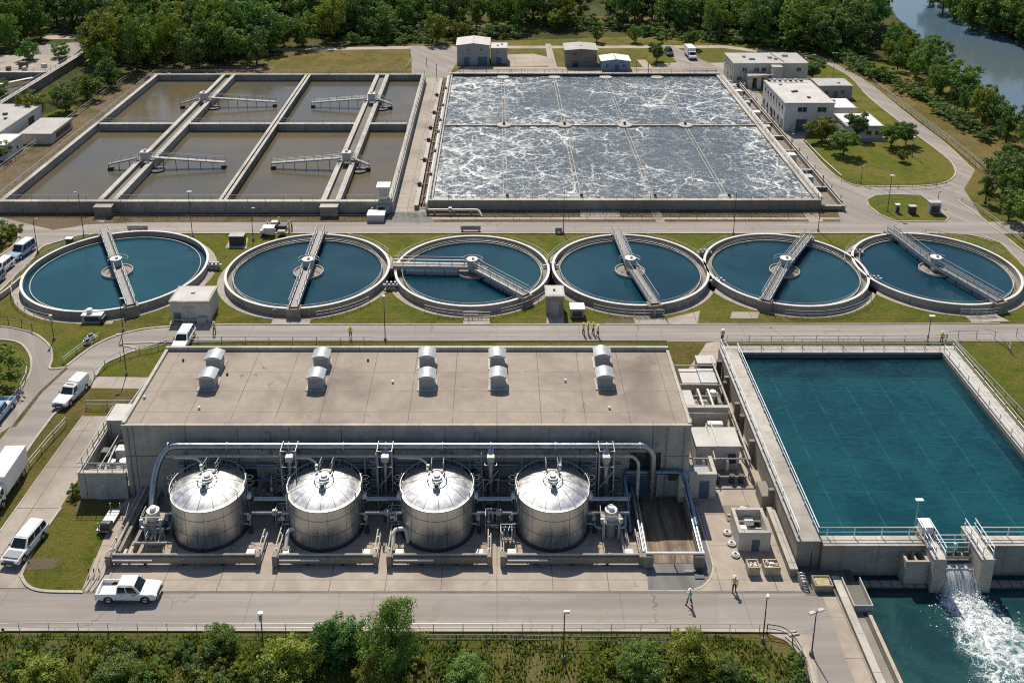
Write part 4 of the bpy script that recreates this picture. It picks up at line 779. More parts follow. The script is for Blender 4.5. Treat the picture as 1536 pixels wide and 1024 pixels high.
# ================================================================ STEEL TANKS
def tank_ladder(m, x, y, z0, z1, a):
    ca, sa = math.cos(a), math.sin(a)
    for o in (-.28,.28): m.tube([(x-sa*o,y+ca*o,z0),(x-sa*o,y+ca*o,z1)],.035,5)
    z = z0+.3
    while z < z1: m.tube([(x+sa*.28,y-ca*.28,z),(x-sa*.28,y+ca*.28,z)],.025,4); z += .45
    z = z0+2.2
    while z < z1:
        m.tube([(x+sa*.28,y-ca*.28,z),(x+ca*.45+sa*.3,y+sa*.45-ca*.3,z),(x+ca*.7,y+sa*.7,z),(x+ca*.45-sa*.3,y+sa*.45+ca*.3,z),(x-sa*.28,y+ca*.28,z)],.03,4); z += .7
def tank(cx, lab, k):
    cy, Rr, H = 82.1, 3.62, 4.45
    r = thing('steel_tank', lab, 'tank', (cx, cy, 0), 'stainless steel tanks in front of the long building'); c = (cx, cy, 0)
    sh = MB().lathe([(Rr,.12),(Rr,H)], c, 72).build('shell', MAT['steel'], r, True)
    MB().lathe([(Rr+.02,.03),(Rr+.18,.03),(Rr+.18,.25),(Rr+.02,.3)], c, 72).build('base_ring', MAT['dark_steel'], r, True)
    for z in (1.75, 3.45): MB().lathe([(Rr-.01,z-.03),(Rr+.022,z-.02),(Rr+.022,z+.02),(Rr-.01,z+.03)], c, 72).build('weld_seam', MAT['seam'], sh)
    for j in range(12):
        a = 2*math.pi*j/12+.13+k*.1; p = (cx+(Rr+.006)*math.cos(a), cy+(Rr+.006)*math.sin(a)); MB().bx((p[0],p[1],.3),(.025,.022,H-.35),a).build('weld_seam', MAT['seam'], sh)
    Rd = 1.05; prof = [(Rr*math.cos(t*math.pi/2*1.0) if False else Rr*(1-i/12), H+Rd*(1-((1-i/12))**2)) for i, t in enumerate([0]*13)]
    dm = MB().lathe([(Rr+.03,H-.02),(Rr+.03,H+.03)]+[(max(p[0],.02),p[1]+.03) for p in prof], c, 72).build('dome', MAT['dome_steel'], r, True)
    for j in range(14):
        a = 2*math.pi*j/14+.2+k*.07; m = MB()
        pts = [(cx+rr*math.cos(a), cy+rr*math.sin(a), z+.035) for rr, z in prof[:-2]]
        m.tube(pts, .022, 4); m.build('dome_seam', MAT['seam'], dm)
    MB().tube(arc((cx,cy),Rr+.02,0,2*math.pi,72,H+.06)[:-1],.05,6,closed=True).build('rim', MAT['rail_grey'], r, True)
    MB().rails(arc((cx,cy),Rr+.03,R(-25),R(205),40,H+.05), .6, 1.6, .055, mid=False).build('rim_rail', MAT['rail_grey'], r, True)
    # hatch, ring rail and crossing ladder to the back
    zt = H+Rd
    h = MB().cyl((cx,cy,zt-.1), .55, .5, 20).build('hatch', MAT['dome_steel'], r, True); MB().cyl((cx,cy,zt+.4), .36, .22, 16).build('hatch_lid', MAT['white_paint'], h, True)
    MB().tube(arc((cx,cy),.95,0,2*math.pi,32,zt+.35)[:-1],.06,6,closed=True).tube(arc((cx,cy),.98,0,2*math.pi,32,zt-.05)[:-1],.05,6,closed=True).build('hatch_ring', MAT['rail_grey'], r, True)
    MB().bx((cx+.05,cy-1.25,zt-.55),(.7,.75,.75)).build('motor_box', MAT['grey_cladding'], r, bevel=.08); MB().cyl((cx+.05,cy-1.3,zt+.2),.2,.3,10).build('vent_cap', MAT['dark_steel'], r, True)
    MB().beam((cx,cy+.9,zt+.1),(cx,cy+Rr,H+.5),1.1,.06).build('walkway', MAT['galvanised'], r)
    MB().rails([(cx-.6,cy+.9,zt+.1),(cx-.6,cy+Rr,H+.6)],1.0,.9,.04).rails([(cx+.6,cy+.9,zt+.1),(cx+.6,cy+Rr,H+.6)],1.0,.9,.04).build('walkway_rail', MAT['rail_grey'], r, True)
    for a0 in (R(168), R(12)):
        m = MB(); tank_ladder(m, cx+(Rr+.12)*math.cos(a0), cy+(Rr+.12)*math.sin(a0), .1, H+.9, a0); m.build('ladder', MAT['rail_grey'], r, True)
    for s in (-1, 1):
        for z in (1.0, 2.2): MB().tube(bend([(cx+s*(Rr-.1),cy-.9,z),(cx+s*(Rr+.55),cy-1.0,z),(cx+s*(Rr+.6),cy-1.0,.2)],.2),.11,8).build('outlet_pipe', MAT['pipe_steel'], r, True)
        MB().bx((cx+s*(Rr+.5),cy-1.0,1.5),(.35,.35,.5)).build('valve', MAT['equip_grey'], r, bevel=.04); MB().cyl((cx+s*(Rr+.6),cy-1.1,.1),.22,.7,12).build('pump', MAT['dark_steel'], r, True)
        MB().bx((cx+s*(Rr+.25),cy+.5,2.9),(.4,.5,.5)).build('gauge_box', MAT['white_paint'], r, bevel=.04)
plain('seam', (.17,.17,.17), .5, .6)
TX = (-28.75, -17.15, -5.95, 5.55)
for i, x in enumerate(TX): tank(x, ('leftmost of the four domed stainless steel tanks, by the bend of the big pipe','second domed stainless steel tank from the bend of the big pipe','third domed stainless steel tank, behind the third low bund wall','rightmost domed stainless steel tank, next to the truck ramp')[i], i)
metal("pipe_dark", (.22,.30,.40), .35)
# big header pipe with flanges
hp = thing('header_pipe', 'long fat steel header pipe on brackets along the front of the long building', 'pipe', (-9, 85.4, 7.0)); HZ = 7.0; HY = 85.3
MB().tube(bend([(-34.6,81.6,1.2),(-34.6,82.6,3.4),(-34.5,84.2,5.4),(-33.6,HY,HZ),(15.3,HY,HZ),(16.0,HY-.1,HZ-.9),(16.0,HY-.3,.9)],1.0,6),.33,18).build('main_pipe', MAT['pipe_steel'], hp, True)
for x in [-33.5,-27.5,-21.2,-15.6,-11.3,-5.5,-.6,6,11.2,14.6]: MB().lathe([(.34,-.05),(.40,-.05),(.40,.05),(.34,.05)], (0,0,0), 20).build('flange', MAT['galvanised'], hp, True)
fl = [o for o in hp.children if o.name.startswith('flange')]
for o, x in zip(fl, [-33.5,-27.5,-21.2,-15.6,-11.3,-5.5,-.6,6,11.2,14.6]): o.location = Vector((x,HY,HZ))-OFF[hp.name]; o.rotation_euler = (0,R(90),0); 
for o in fl:
    for v in o.data.vertices: v.co += OFF[hp.name]
MB().tube(bend([(-34.6,83.2,.3),(-34.6,83.2,4.4),(-34.2,HY-.4,6.1),(13.9,HY-.4,6.1),(14.5,HY-.5,5.4),(14.5,HY-.5,.8)],.6),.17,10).build('small_pipe', MAT['coping'], hp, True)
for x in (-30,-24,-18,-9,-3,3,8.5,13): MB().beam((x,HY,HZ-.45),(x,BY0,HZ-.6),.14,.18).build('bracket', MAT['dark_steel'], hp)
for i, x in enumerate(TX):
    s = -1.9 if i < 3 else 1.6
    p = thing('branch_pipe', 'thin branch pipe bending from the header down onto the %s steel tank' % ('leftmost','second','third','rightmost')[i], 'pipe', (x+s*.6, 84, 5.6), 'branch pipes onto the steel tanks')
    MB().tube(bend([(x+s*2.2,HY-.45,5.95),(x+s*1.0,HY-.5,5.95),(x+s*.55,HY-1.0,5.6),(x+s*.55,83.6,5.5),(x+s*.5,83.4,5.2)] if i != 3 else [(x+s*.6,HY-.4,6.1),(x+s*.6,HY-1.0,6.0),(x+s*.5,83.6,5.3)],.5,6),.13,9).build('pipe', MAT['off_white'], p, True); MB().bx((x+s*.5,83.4,5.9),(.3,.3,.3)).build('valve', MAT['equip_grey'], p, bevel=.03)
wp = thing('wall_pipe', 'pair of dark bluish service pipes along the foot of the long building', 'pipe', (-9, 86, 3))
for z, rr in ((4.2,.13),(2.3,.18)): MB().tube([(-33,86.0,z),(13,86.0,z)],rr,10).build('pipe', MAT['pipe_dark'], wp, True)
metal('pipe_dark', (.22,.30,.40), .35) if 'pipe_dark' not in MAT else None
# pipe towers
for i, (x, big) in enumerate(((-21.0,0),(-11.3,0),(-.6,1),(11.1,1))):
    t = thing('pipe_tower', ('pipe tower with a framed platform just left of the second steel tank','pipe tower between the second and third steel tanks','pipe tower of fat pale pipe between the third and rightmost steel tanks','pipe tower with an orange-stained pump at its foot right of the rightmost tank')[i].replace('orange-stained pump','tall pump unit'), 'pipe tower', (x, 84.8, 0), 'pipe towers of the header pipe'); y = 84.7
    MB().tube(bend([(x,HY,HZ-.2),(x,y-.3,HZ-.9),(x,y-.4,3.0),(x,y-.5,.4)],.5), .42 if big else .30, 14).build('riser', MAT['pipe_steel'], t, True)
    for zz, s in ((HZ+.45,1.0),(HZ-1.4,.95)) if not big or i==3 else ((4.1,1.1),(HZ-1.2,.8)):
        MB().tube([(x-s*.75,y-.9,zz),(x+s*.75,y-.9,zz),(x+s*.75,y+.8,zz),(x-s*.75,y+.8,zz)],.07,6,closed=True).build('platform_ring', MAT['rail_grey'], t, True)
    for sx in (-.75,.75):
        for sy in (-.9,.7): MB().tube([(x+sx,y+sy,.05),(x+sx,y+sy,HZ+.45 if not big or i==3 else 4.2)],.07,6).build('leg', MAT['dark_steel' if sy > 0 else 'rail_grey'], t, True)
    for a in ((.7,3.0),(3.0,5.2)): MB().beam((x-.75,y-.9,a[0]),(x+.75,y-.9,a[1]),.07,.07).build('brace', MAT['rail_grey'], t)
    MB().bx((x,y-.4,HZ-1.0),(.75,.75,.6)).build('valve', MAT['equip_grey'], t, bevel=.06); MB().bx((x,y-.5,1.2),(.9,.9,.7)).build('valve', MAT['grey_cladding'], t, bevel=.08)
    m = MB(); tank_ladder(m, x-.95, y-.1, .1, HZ-.2, R(180)); m.build('ladder', MAT['rail_grey'], t, True)
# connecting pipes between the tanks
for i, (a, b) in enumerate(((-24.4,-20.6),(-13.1,-9.5),(-2.0,1.6),(9.1,13.2))):
    c = thing('link_pipe', ('pair of horizontal pipes linking the leftmost and second steel tanks','pair of horizontal pipes linking the second and third steel tanks','pair of horizontal pipes linking the third and rightmost steel tanks','pair of horizontal pipes leaving the right side of the rightmost steel tank')[i], 'pipe', ((a+b)/2,82,2.5), 'link pipes between the steel tanks')
    MB().tube([(a,82.6,2.75),(b,82.6,2.75)],.27,12).build('pipe', MAT['pipe_steel'], c, True); MB().tube([(a,81.4,2.1),(b,81.4,2.1)],.15,10).build('pipe', MAT['coping'], c, True)
    MB().beam(((a+b)/2,82.6,.05),((a+b)/2,82.6,2.5),.14,.14).build('support', MAT['dark_steel'], c); MB().bx(((a+b)/2+.4,81.4,1.85),(.5,.4,.6)).build('valve', MAT['equip_grey'], c, bevel=.05)
# manifolds: upright service manifolds with valves and small platforms standing beside and behind the tanks
def manifold(x, y, h, lab, k):
    r = thing('valve_manifold', lab, 'manifold', (x,y,0), 'valve manifolds among the steel tanks'); rk = random.Random(k)
    MB().bx((x,y,.03),(1.3,.9,.35)).build('base', MAT['old_concrete'], r, bevel=.03)
    for dx in (-.4,.0,.4):
        hh = h*rk.uniform(.6,1); MB().tube(bend([(x+dx,y,.3),(x+dx,y,hh),(x+dx+rk.uniform(-.2,.2),y+.7,hh+.2)],.2),rk.uniform(.06,.13),8).build('pipe', MAT[('pipe_steel','coping','pipe_dark')[rk.randrange(3)]], r, True)
        MB().bx((x+dx,y-.05,hh*rk.uniform(.35,.7)),(.28,.28,.34)).build('valve', MAT[('equip_grey','rail_grey','white_paint')[rk.randrange(3)]], r, bevel=.04)
        MB().tube(arc((x+dx,y-.3),.16,0,2*math.pi,12,hh*.55)[:-1],.03,5,closed=True).build('hand_wheel', MAT['rail_grey'], r, True)
    MB().tube([(x-.6,y-.35,h*.45),(x+.6,y-.35,h*.45)],.05,6).build('cross_pipe', MAT['coping'], r, True)
    MB().rails([(x-.7,y-.5,h*.6),(x-.7,y+.5,h*.6),(x+.7,y+.5,h*.6)],.8,.7,.035).build('platform_rail', MAT['rail_grey'], r, True)
    for q in ((-.7,-.5),(-.7,.5),(.7,.5)): MB().tube([(x+q[0],y+q[1],.05),(x+q[0],y+q[1],h*.6)],.04,6).build('leg', MAT['rail_grey'], r, True)
MF = (('left of the leftmost steel tank, by the tall pump unit',-32.6,83.2,4.2),('close to the left side of the leftmost steel tank',-33.3,78.9,1.8),('behind the gap of the leftmost and second steel tanks',-23.6,85.0,3.6),('close to the left side of the second steel tank',-21.3,81.6,3.0),('behind the gap of the second and third steel tanks',-12.3,85.0,3.4),('close to the left side of the third steel tank',-10.1,81.4,3.0),('behind the gap of the third and rightmost steel tanks',-1.5,85.1,3.6),('in front of the fat pipe tower left of the rightmost steel tank',-.4,81.0,2.8),('close to the left side of the rightmost steel tank',1.1,79.4,2.0),('behind the right of the rightmost steel tank',9.6,85.0,3.4),('between the tall pump unit and the truck ramp',13.0,83.4,2.6))
for i, (l, x, y, h) in enumerate(MF): manifold(x, y, h, 'upright valve manifold '+l, i)
# wall runs of conduit and drop pipes behind the tanks
for i, x in enumerate((-32.2,-29.6,-26.8,-22.6,-19.4,-16.2,-13.6,-8.4,-4.6,-2.8,2.6,6.4,8.6)):
    d = thing('drop_pipe', 'thin drop pipe with a valve on the shaded wall behind the steel tanks', 'pipe', (x,85.8,0), 'drop pipes on the wall behind the tanks'); rk = random.Random(40+i); z = rk.uniform(4.2,6.6)
    MB().tube(bend([(x,86.2,z),(x,85.7,z),(x,85.7,.1)],.3),rk.uniform(.06,.13),8).build('pipe', MAT[('pipe_dark','rail_grey','coping','pipe_steel')[i%4]], d, True); MB().bx((x,85.65,rk.uniform(1,3.4)),(.35,.35,.45)).build('valve', MAT[('equip_grey','white_paint','grey_cladding')[i%3]], d, bevel=.05); MB().bx((x+.7,86.2,rk.uniform(1.4,4.4)),(.6,.3,.8)).build('junction_box', MAT[('grey_cladding','dark_steel','equip_grey')[i%3]], d, bevel=.03)
# pump units
def pump_unit(x, y, lab):
    r = thing('pump_unit', lab, 'pump', (x,y,0), 'tall pump units by the steel tanks')
    for sx in (-.75,.75):
        for sy in (-.6,.6): MB().beam((x+sx,y+sy,.05),(x+sx,y+sy,2.0),.22,.22).build('leg', MAT['equip_grey'], r)
    MB().bx((x,y,1.9),(2.0,1.7,.25)).build('table', MAT['coping'], r, bevel=.04); MB().cyl((x,y,2.1),.62,1.0,18).build('motor', MAT['off_white'], r, True); MB().cyl((x,y,3.1),.30,.35,12).build('cap', MAT['white_paint'], r, True)
    MB().cyl((x,y,.05),.5,1.8,16).build('casing', MAT['grey_cladding'], r, True)
    for s in (-1,1): MB().tube(bend([(x+s*.5,y,.9),(x+s*1.5,y,.9),(x+s*1.55,y+1.2,1.7)],.35),.17,9).build('pipe', MAT['pipe_steel'], r, True); MB().bx((x+s*.95,y-.8,2.15),(.3,.3,.5)).build('valve', MAT['rail_grey'], r, bevel=.03)
    railing(r, [(x-1.0,y+.8,2.15),(x-1.0,y-.8,2.15),(x+1.0,y-.8,2.15)],.7,1.0,.035)
pump_unit(-33.9, 80.6, 'tall pump unit on four legs left of the leftmost steel tank'); pump_unit(11.3, 80.7, 'tall pump unit on four legs right of the rightmost steel tank')
# low bund walls in front of the tanks
def bund(x0, x1, lab, left_len=4.2, right_len=3.2, k=0):
    r = thing('bund_wall', lab, 'bund wall', ((x0+x1)/2, 76.9, 0), 'low bund walls in front of the steel tanks')
    MB().box(x0+.5, x1-.4, 76.5, 77.0, .35, 1.05).build('beam', MAT['old_concrete'], r, bevel=.03)
    MB().box(x0, x0+.5, 76.35, 77.15, .03, 1.25).build('end_post', MAT['old_concrete'], r, bevel=.04); MB().box(x1-.4, x1, 76.4, 77.1, .03, 1.2).build('end_post', MAT['old_concrete'], r, bevel=.04)
    MB().tube([(x0+.6,76.75,1.17),(x1-.4,76.75,1.17)],.12,9).build('pipe', MAT['coping'], r, True); MB().tube([(x0+.7,76.42,.82),(x0+4.5,76.42,.82)],.09,8).build('pipe', MAT['white_paint'], r, True)
    n = max(2, int((x1-x0)/3.2))
    for i in range(1, n): x = x0+(x1-x0)*i/n; MB().box(x-.12, x+.12, 76.6, 76.9, .03, .35).build('foot', MAT['dark_steel'], r)
    for x, L in ((x0+.2,left_len),(x1-.2,right_len)):
        for dx, z, rr in ((-.12,1.15,.07),(.12,.75,.07)): MB().tube(bend([(x+dx,77.1,z),(x+dx,77.1+L,z),(x+dx,77.1+L,.05)],.2),rr,7).build('side_rail', MAT['coping'], r, True)
        for j in range(2): MB().tube([(x,77.6+j*L*.5,.05),(x,77.6+j*L*.5,1.15)],.06,6).build('rail_post', MAT['rail_grey'], r, True)
    for s, x in ((1,x0+1.1),(-1,x1-1.2)): MB().bx((x,77.9,.03),(.8,.7,.55)).build('valve_box', MAT['equip_grey'], r, bevel=.05)
bund(-37.3, -22.6, 'long low bund wall with twin pipes in front of the leftmost steel tank', 9.5, 3.2); bund(-21.4, -11.4, 'low bund wall in front of the second steel tank'); bund(-10.5, -.5, 'low bund wall in front of the third steel tank'); bund(.35, 14.0, 'long low bund wall from the rightmost steel tank to the truck ramp')
for i, x in enumerate((-19.6, -9.2)):
    p = thing('loop_pipe', 'pale looped pipe standing on the yard left of the %s steel tank' % ('second','third')[i], 'pipe', (x,79,0)); MB().tube(bend([(x-.9,78.0,.1),(x-.9,79.8,1.5),(x+.3,79.9,1.5),(x+.5,79.6,.1)],.5),.2,10).build('pipe', MAT['off_white'], p, True); MB().bx((x-.9,78.2,.03),(.6,.6,.6)).build('base', MAT['old_concrete'], p, bevel=.04)
# pipe rack down the left edge of the tank yard
lr = thing('pipe_rack', 'long sloping rack of pipes and rails down the left edge of the tank yard', 'pipe rack', (-36.7, 81, 0))
MB().box(-36.4,-36.1,77.3,87,.03,1.1).build('side_wall', MAT['old_concrete'], lr)
for dx, z, rr in ((-.05,1.3,.13),(-.5,1.05,.09),(-.5,.55,.09),(1.3,.7,.12)): MB().tube([(-36.6+dx,77.2,z),(-36.6+dx,87.2,z)],rr,8).build('pipe', MAT['coping'], lr, True)
for j in range(7): MB().tube([(-37.1,77.3+j*1.6,.04),(-37.1,77.3+j*1.6,1.3)],.06,6).build('post', MAT['rail_grey'], lr, True)
MB().tube([(-35.2,78.5,1.0),(-32.0,78.5,1.0)],.12,8).build('pipe', MAT['coping'], lr, True); MB().box(-35.4,-35.1,78.4,85.5,.03,.9).build('side_wall', MAT['old_concrete'], lr)
sk = thing('steel_skid', 'small steel skid with a dark drum on the path beside the lawn', 'skid', (-39.2, 82.6, 0)); MB().bx((-39.2,82.4,.25),(1.2,3.2,.2),R(-4)).build('frame', MAT['rail_grey'], sk); MB().tube([(-39.5,81.2,.7),(-38.5,81.2,.7)],.5,14).build('drum', MAT['dark_steel'], sk, True)
for q in ((-39.7,81.0),(-38.7,81.0),(-39.6,83.9),(-38.6,83.9)): MB().beam((q[0],q[1],.03),(q[0],q[1],1.2),.09,.09).build('leg', MAT['rail_grey'], sk)
for x0, y0, x1, y1, l in ((-38.2,76.4,-37.4,73.4,'sloping grey rail rack by the kerb behind the white pickup'),):
    r = thing('rail_rack', l, 'rack', (x0,y0,0))
    for k in range(3): MB().tube([(x0+k*.5,y0,1.1),(x1+k*.5-.9,y1,.15)],.06,6).build('rail', MAT['coping'], r, True)
    for k in range(3): MB().tube([(x0+k*.5-.3,y0-1,.03),(x0+k*.5-.3,y0-1,.85)],.06,6).build('post', MAT['dark_steel'], r, True)

# ================================================================ TRUCK RAMP
rp = thing('truck_ramp', 'sunken looking truck ramp with a mud streaked floor between railed side walls', 'ramp', (17, 82, 0))
MB().box(14.3,19.6,76.9,86.2,.031,.05).build('ramp_floor', MAT['ramp_mud'] if 'ramp_mud' in MAT else MAT['ramp_floor'], rp)
for x in (14.0, 19.4):
    MB().box(x,x+.5,77.0,86.2,.03,.75).build('side_wall', MAT['old_concrete'], rp); 
    for dx, z in ((.05,1.35),(.4,1.15),(.25,.95)): MB().tube(bend([(x+dx,76.9,z),(x+dx,86.0,z+.4),(x+dx,86.3,.6)],.3),.12,8).build('pipe', MAT['galvanised'], rp, True)
for x in (14.0, 18.9): MB().box(x-.1,x+.9,76.2,76.98,.03,1.35).build('gate_post', MAT['old_concrete'], rp, bevel=.05)
MB().tube([(14.2,76.6,1.48),(19.8,76.6,1.48)],.14,9).build('cross_pipe', MAT['white_paint'], rp, True); MB().tube([(17.0,76.6,.05),(17.0,76.6,1.4)],.06,6).build('post', MAT['rail_grey'], rp, True)
tp = thing('blue_pipe', 'dark bluish pipe rising over the top of the truck ramp', 'pipe', (14, 86, 3)); MB().tube(bend([(13.3,80.5,.4),(13.3,82.5,1.2),(13.2,85.5,3.2),(13.4,85.9,3.4),(19.0,85.9,3.4),(19.5,85.4,2.9),(19.8,80.5,1.3)],.5),.24,12).build('pipe', MAT['pipe_dark'], tp, True)
for k in range(2): MB().tube([(12.4+k*.5,77.8,.35),(12.2+k*.5,84,.9)],.16,8).build('pipe', MAT['coping'], tp, True)
gp = thing('steel_plate', 'dark steel plate and sign stand lying at the mouth of the truck ramp', 'plate', (18.9,74.9,0)); MB().bx((19.1,75.4,.05),(.9,1.0,.08)).build('plate', MAT['dark_steel'], gp); MB().bx((18.4,75.8,.04),(1.1,.5,.05)).build('frame', MAT['old_concrete'], gp)

# ================================================================ EQUIPMENT BETWEEN BUILDING AND CLEAR BASIN
def eqbox(name, lab, x0, x1, y0, y1, z, mat='equip_grey', top='light_roof', z0=.03, extra=None, cat=None, door=False):
    r = thing(name, lab, cat or name.split('_')[-1], ((x0+x1)/2,(y0+y1)/2,z0))
    MB().box(x0,x1,y0,y1,z0,z).build('casing', MAT[mat], r, bevel=.03); MB().box(x0-.06,x1+.06,y0-.06,y1+.06,z+.003,z+.12).build('lid', MAT[top], r)
    if door: d = MB().box((x0+x1)/2-.5,(x0+x1)/2+.5,y0-.04,y0+.1,z0+.05,z0+2.05).build('door', MAT['door_blue'], r); MB().box((x0+x1)/2-.58,(x0+x1)/2+.58,y0-.02,y0+.05,z0+.04,z0+2.15).build('frame', MAT['plaster'], d)
    return r
e = eqbox('switch_cabinet', 'white topped switch cabinet at the far end of the equipment yard', 25.3, 27.5, 108.2, 109.9, 2.2, 'grey_cladding', 'light_roof'); MB().box(25.6,27.2,108.14,108.2,.5,1.9).build('door', MAT['dark_steel'], e)
eqbox('filter_box', 'flat topped pale filter box against the wall, second from the far cabinet', 22.8, 24.9, 104.6, 107.6, 1.7, 'old_concrete', 'light_roof'); eqbox('filter_box', 'flat topped pale filter box beside the cross pipe, nearest the far cabinet', 25.1, 27.0, 104.6, 107.6, 1.75, 'old_concrete', 'equip_grey')
pt = thing('equipment_pit', 'open equipment pit of low concrete walls crossed by pipes beside the building', 'pit', (24.2, 100.5, 0))
MB().box(21.6,26.8,97.8,98.2,.03,2.9).build('front_wall', MAT['plaster'], pt); MB().box(21.55,26.85,97.75,98.25,2.903,3.0).build('coping', MAT['coping'], pt); MB().box(21.6,26.8,103.6,104.0,.03,2.1).build('back_wall', MAT['old_concrete'], pt); MB().box(26.4,26.8,98.21,103.59,.03,1.5).build('side_wall', MAT['old_concrete'], pt); MB().box(21.61,26.39,98.21,103.59,.03,.8).build('pit_floor', MAT['driveway'], pt)
MB().box(21.4,23.2,98.6,102.0,.81,2.5).build('plinth', MAT['light_roof'], pt)
for x, y, z in ((24.2,99.5,1.6),(25.4,99.2,1.6)): MB().tube(bend([(x,98.5,.9),(x,98.8,z+.6),(x,102.8,z+.6),(x,103.2,.9)],.4),.13,8).build('pipe', MAT['off_white'], pt, True)
MB().tube([(21.2,101.2,2.2),(26.6,101.2,2.2)],.1,8).build('pipe', MAT['coping'], pt, True); MB().cyl((24.7,100.3,.8),.55,.9,16).build('pump', MAT['dark_steel'], pt, True); MB().cyl((26.0,102.4,.8),.4,1.3,14).build('vessel', MAT['off_white'], pt, True)
bl = thing('blower_skid', 'blower skid with a pale yellow drum and a dark tank behind the pale filter house', 'blower', (23.5, 95.8, 0)); MB().box(21.3,26.6,94.6,97.2,.03,.35).build('skid_base', MAT['old_concrete'], bl); MB().tube([(21.9,95.6,1.3),(23.7,95.5,1.3)],.42,16).build('drum', MAT['off_white'], bl, True); MB().cyl((25.0,95.9,.35),.75,1.2,18).build('tank', MAT['grey_cladding'], bl, True); MB().bx((25.0,96.4,1.6),(1.7,.7,.35)).build('valve_bank', MAT['white_paint'], bl, bevel=.05); MB().bx((22.0,96.6,.35),(.6,.6,1.9)).build('post_box', MAT['rail_grey'], bl, bevel=.04); MB().tube(bend([(23.6,95.2,2.3),(24.4,94.2,2.3),(24.6,93.0,2.6)],.4),.12,8).build('pipe', MAT['off_white'], bl, True)
f = thing('filter_house', 'large pale filter house with a two panel flat roof by the pipe frame', 'filter house', (24.4, 92.0, 0)); MB().box(21.7,26.4,90.6,93.8,.03,3.0).build('casing', MAT['plaster'], f, bevel=.03); MB().box(21.6,23.95,90.5,93.9,3.003,3.12).build('roof_panel', MAT['light_roof'], f); MB().box(24.05,26.5,90.5,93.9,3.003,3.12).build('roof_panel', MAT['light_roof'], f); MB().beam((24.0,90.4,3.2),(24.0,94.6,3.2),.12,.12).build('roof_beam', MAT['rail_grey'], f)
for x in (22.3,24.9): MB().tube(bend([(x,90.5,1.9),(x,89.6,1.9),(x,89.6,.3)],.3),.16,8).build('pipe', MAT['off_white'], f, True); MB().bx((x,89.6,.3),(.45,.45,.6)).build('valve', MAT['rail_grey'], f, bevel=.04)
MB().bx((25.6,90.45,1.0),(.8,.15,1.1)).build('louvre', MAT['dark_steel'], f)
h = thing('pump_house', 'small open topped pump house with a dark door at the corner of the long building', 'pump house', (21.4, 87.6, 0)); MB().box(20.08,22.9,86.1,86.4,.03,2.9).build('wall', MAT['plaster'], h); MB().box(22.6,22.9,86.41,89.0,.03,2.9).build('wall', MAT['plaster'], h); MB().box(20.05,22.95,86.05,86.45,2.903,3.02).build('coping', MAT['coping'], h); MB().box(22.55,22.95,86.451,89.0,2.903,3.02).build('coping', MAT['coping'], h); MB().box(20.08,22.59,86.41,89,.03,1.9).build('floor', MAT['grey_cladding'], h); MB().box(21.2,22.2,86.04,86.2,.05,2.1).build('door', MAT['door_blue'], h); MB().tube(bend([(20.6,86.8,1.9),(20.6,86.8,3.4),(20.6,89.5,4.6)],.3),.06,6).build('pipe', MAT['coping'], h, True)
fr = thing('pipe_gantry', 'tall galvanised pipe frame running the length of the equipment yard', 'pipe frame', (27.3, 99, 0))
MB().tube([(27.2,109.4,2.3),(27.2,89.2,2.3)],.13,8).build('top_rail', MAT['coping'], fr, True); MB().tube([(27.45,109.4,1.3),(27.45,89.2,1.3)],.1,8).build('lower_rail', MAT['coping'], fr, True)
for y in (89.3,92.2,95.1,98.0,101.2,104.4,107.6): MB().tube([(27.2,y,.03),(27.2,y,2.3)],.08,7).build('post', MAT['rail_grey'], fr, True)
for y in (89.3,94.4,97.4,103.2,107.4): MB().tube([(21.0,y,2.5),(27.2,y,2.4)],.085,7).build('cross_rail', MAT['coping'], fr, True)
for x in (23.4,): MB().tube([(x,89.0,2.5),(x,94.2,3.4)],.07,6).build('diagonal_pipe', MAT['coping'], fr, True)
pl = thing('pipe_spool', 'cluster of dark valves standing on the yard below the pipe frame', 'valve', (25, 88.6, 0))
for x in (23.6,25.2,26.2): MB().cyl((x,88.6,.03),.3,.9,12).build('valve', MAT['dark_steel'], pl, True)
MB().tube([(23.2,88.6,.7),(26.8,88.6,.7)],.12,8).build('pipe', MAT['coping'], pl, True)
# sampling pit with equipment and two crates
sp = thing('sampling_pit', 'open topped concrete sampling pit with white equipment inside and a dark door', 'pit', (25, 80.3, 0)); x0,x1,y0,y1,z = 23.5,26.6,78.5,82.0,2.2
for a in ((x0,x1,y0,y0+.28),(x0,x1,y1-.28,y1),(x0,x0+.28,y0+.281,y1-.281),(x1-.28,x1,y0+.281,y1-.281)): w = MB().box(*a,.03,z-.1).build('wall', MAT['plaster'], sp); MB().box(a[0]-.03,a[1]+.03,a[2]-.03 if a[3]-a[2]<1 else a[2]+.03,a[3]+.03 if a[3]-a[2]<1 else a[3]-.03,z-.098,z).build('coping', MAT['coping'], w)
MB().box(x0+.29,x1-.29,y0+.29,y1-.29,.03,.9).build('floor', MAT['light_roof'], sp); MB().box(24.8,25.55,y0-.03,y0+.1,.05,1.35).build('door', MAT['door_blue'], sp); MB().bx((25.1,81.2,.9),(1.0,.7,.6)).build('pump', MAT['white_paint'], sp, bevel=.08); MB().bx((24.3,80.2,.9),(.8,.7,.5)).build('pump', MAT['white_paint'], sp, bevel=.08); MB().tube([(24.0,80.9,1.5),(26.2,80.9,1.5)],.08,7).build('pipe', MAT['coping'], sp, True); MB().box(25.2,26.2,80.7,81.6,.901,.92).build('hatch', MAT['dark_steel'], sp)
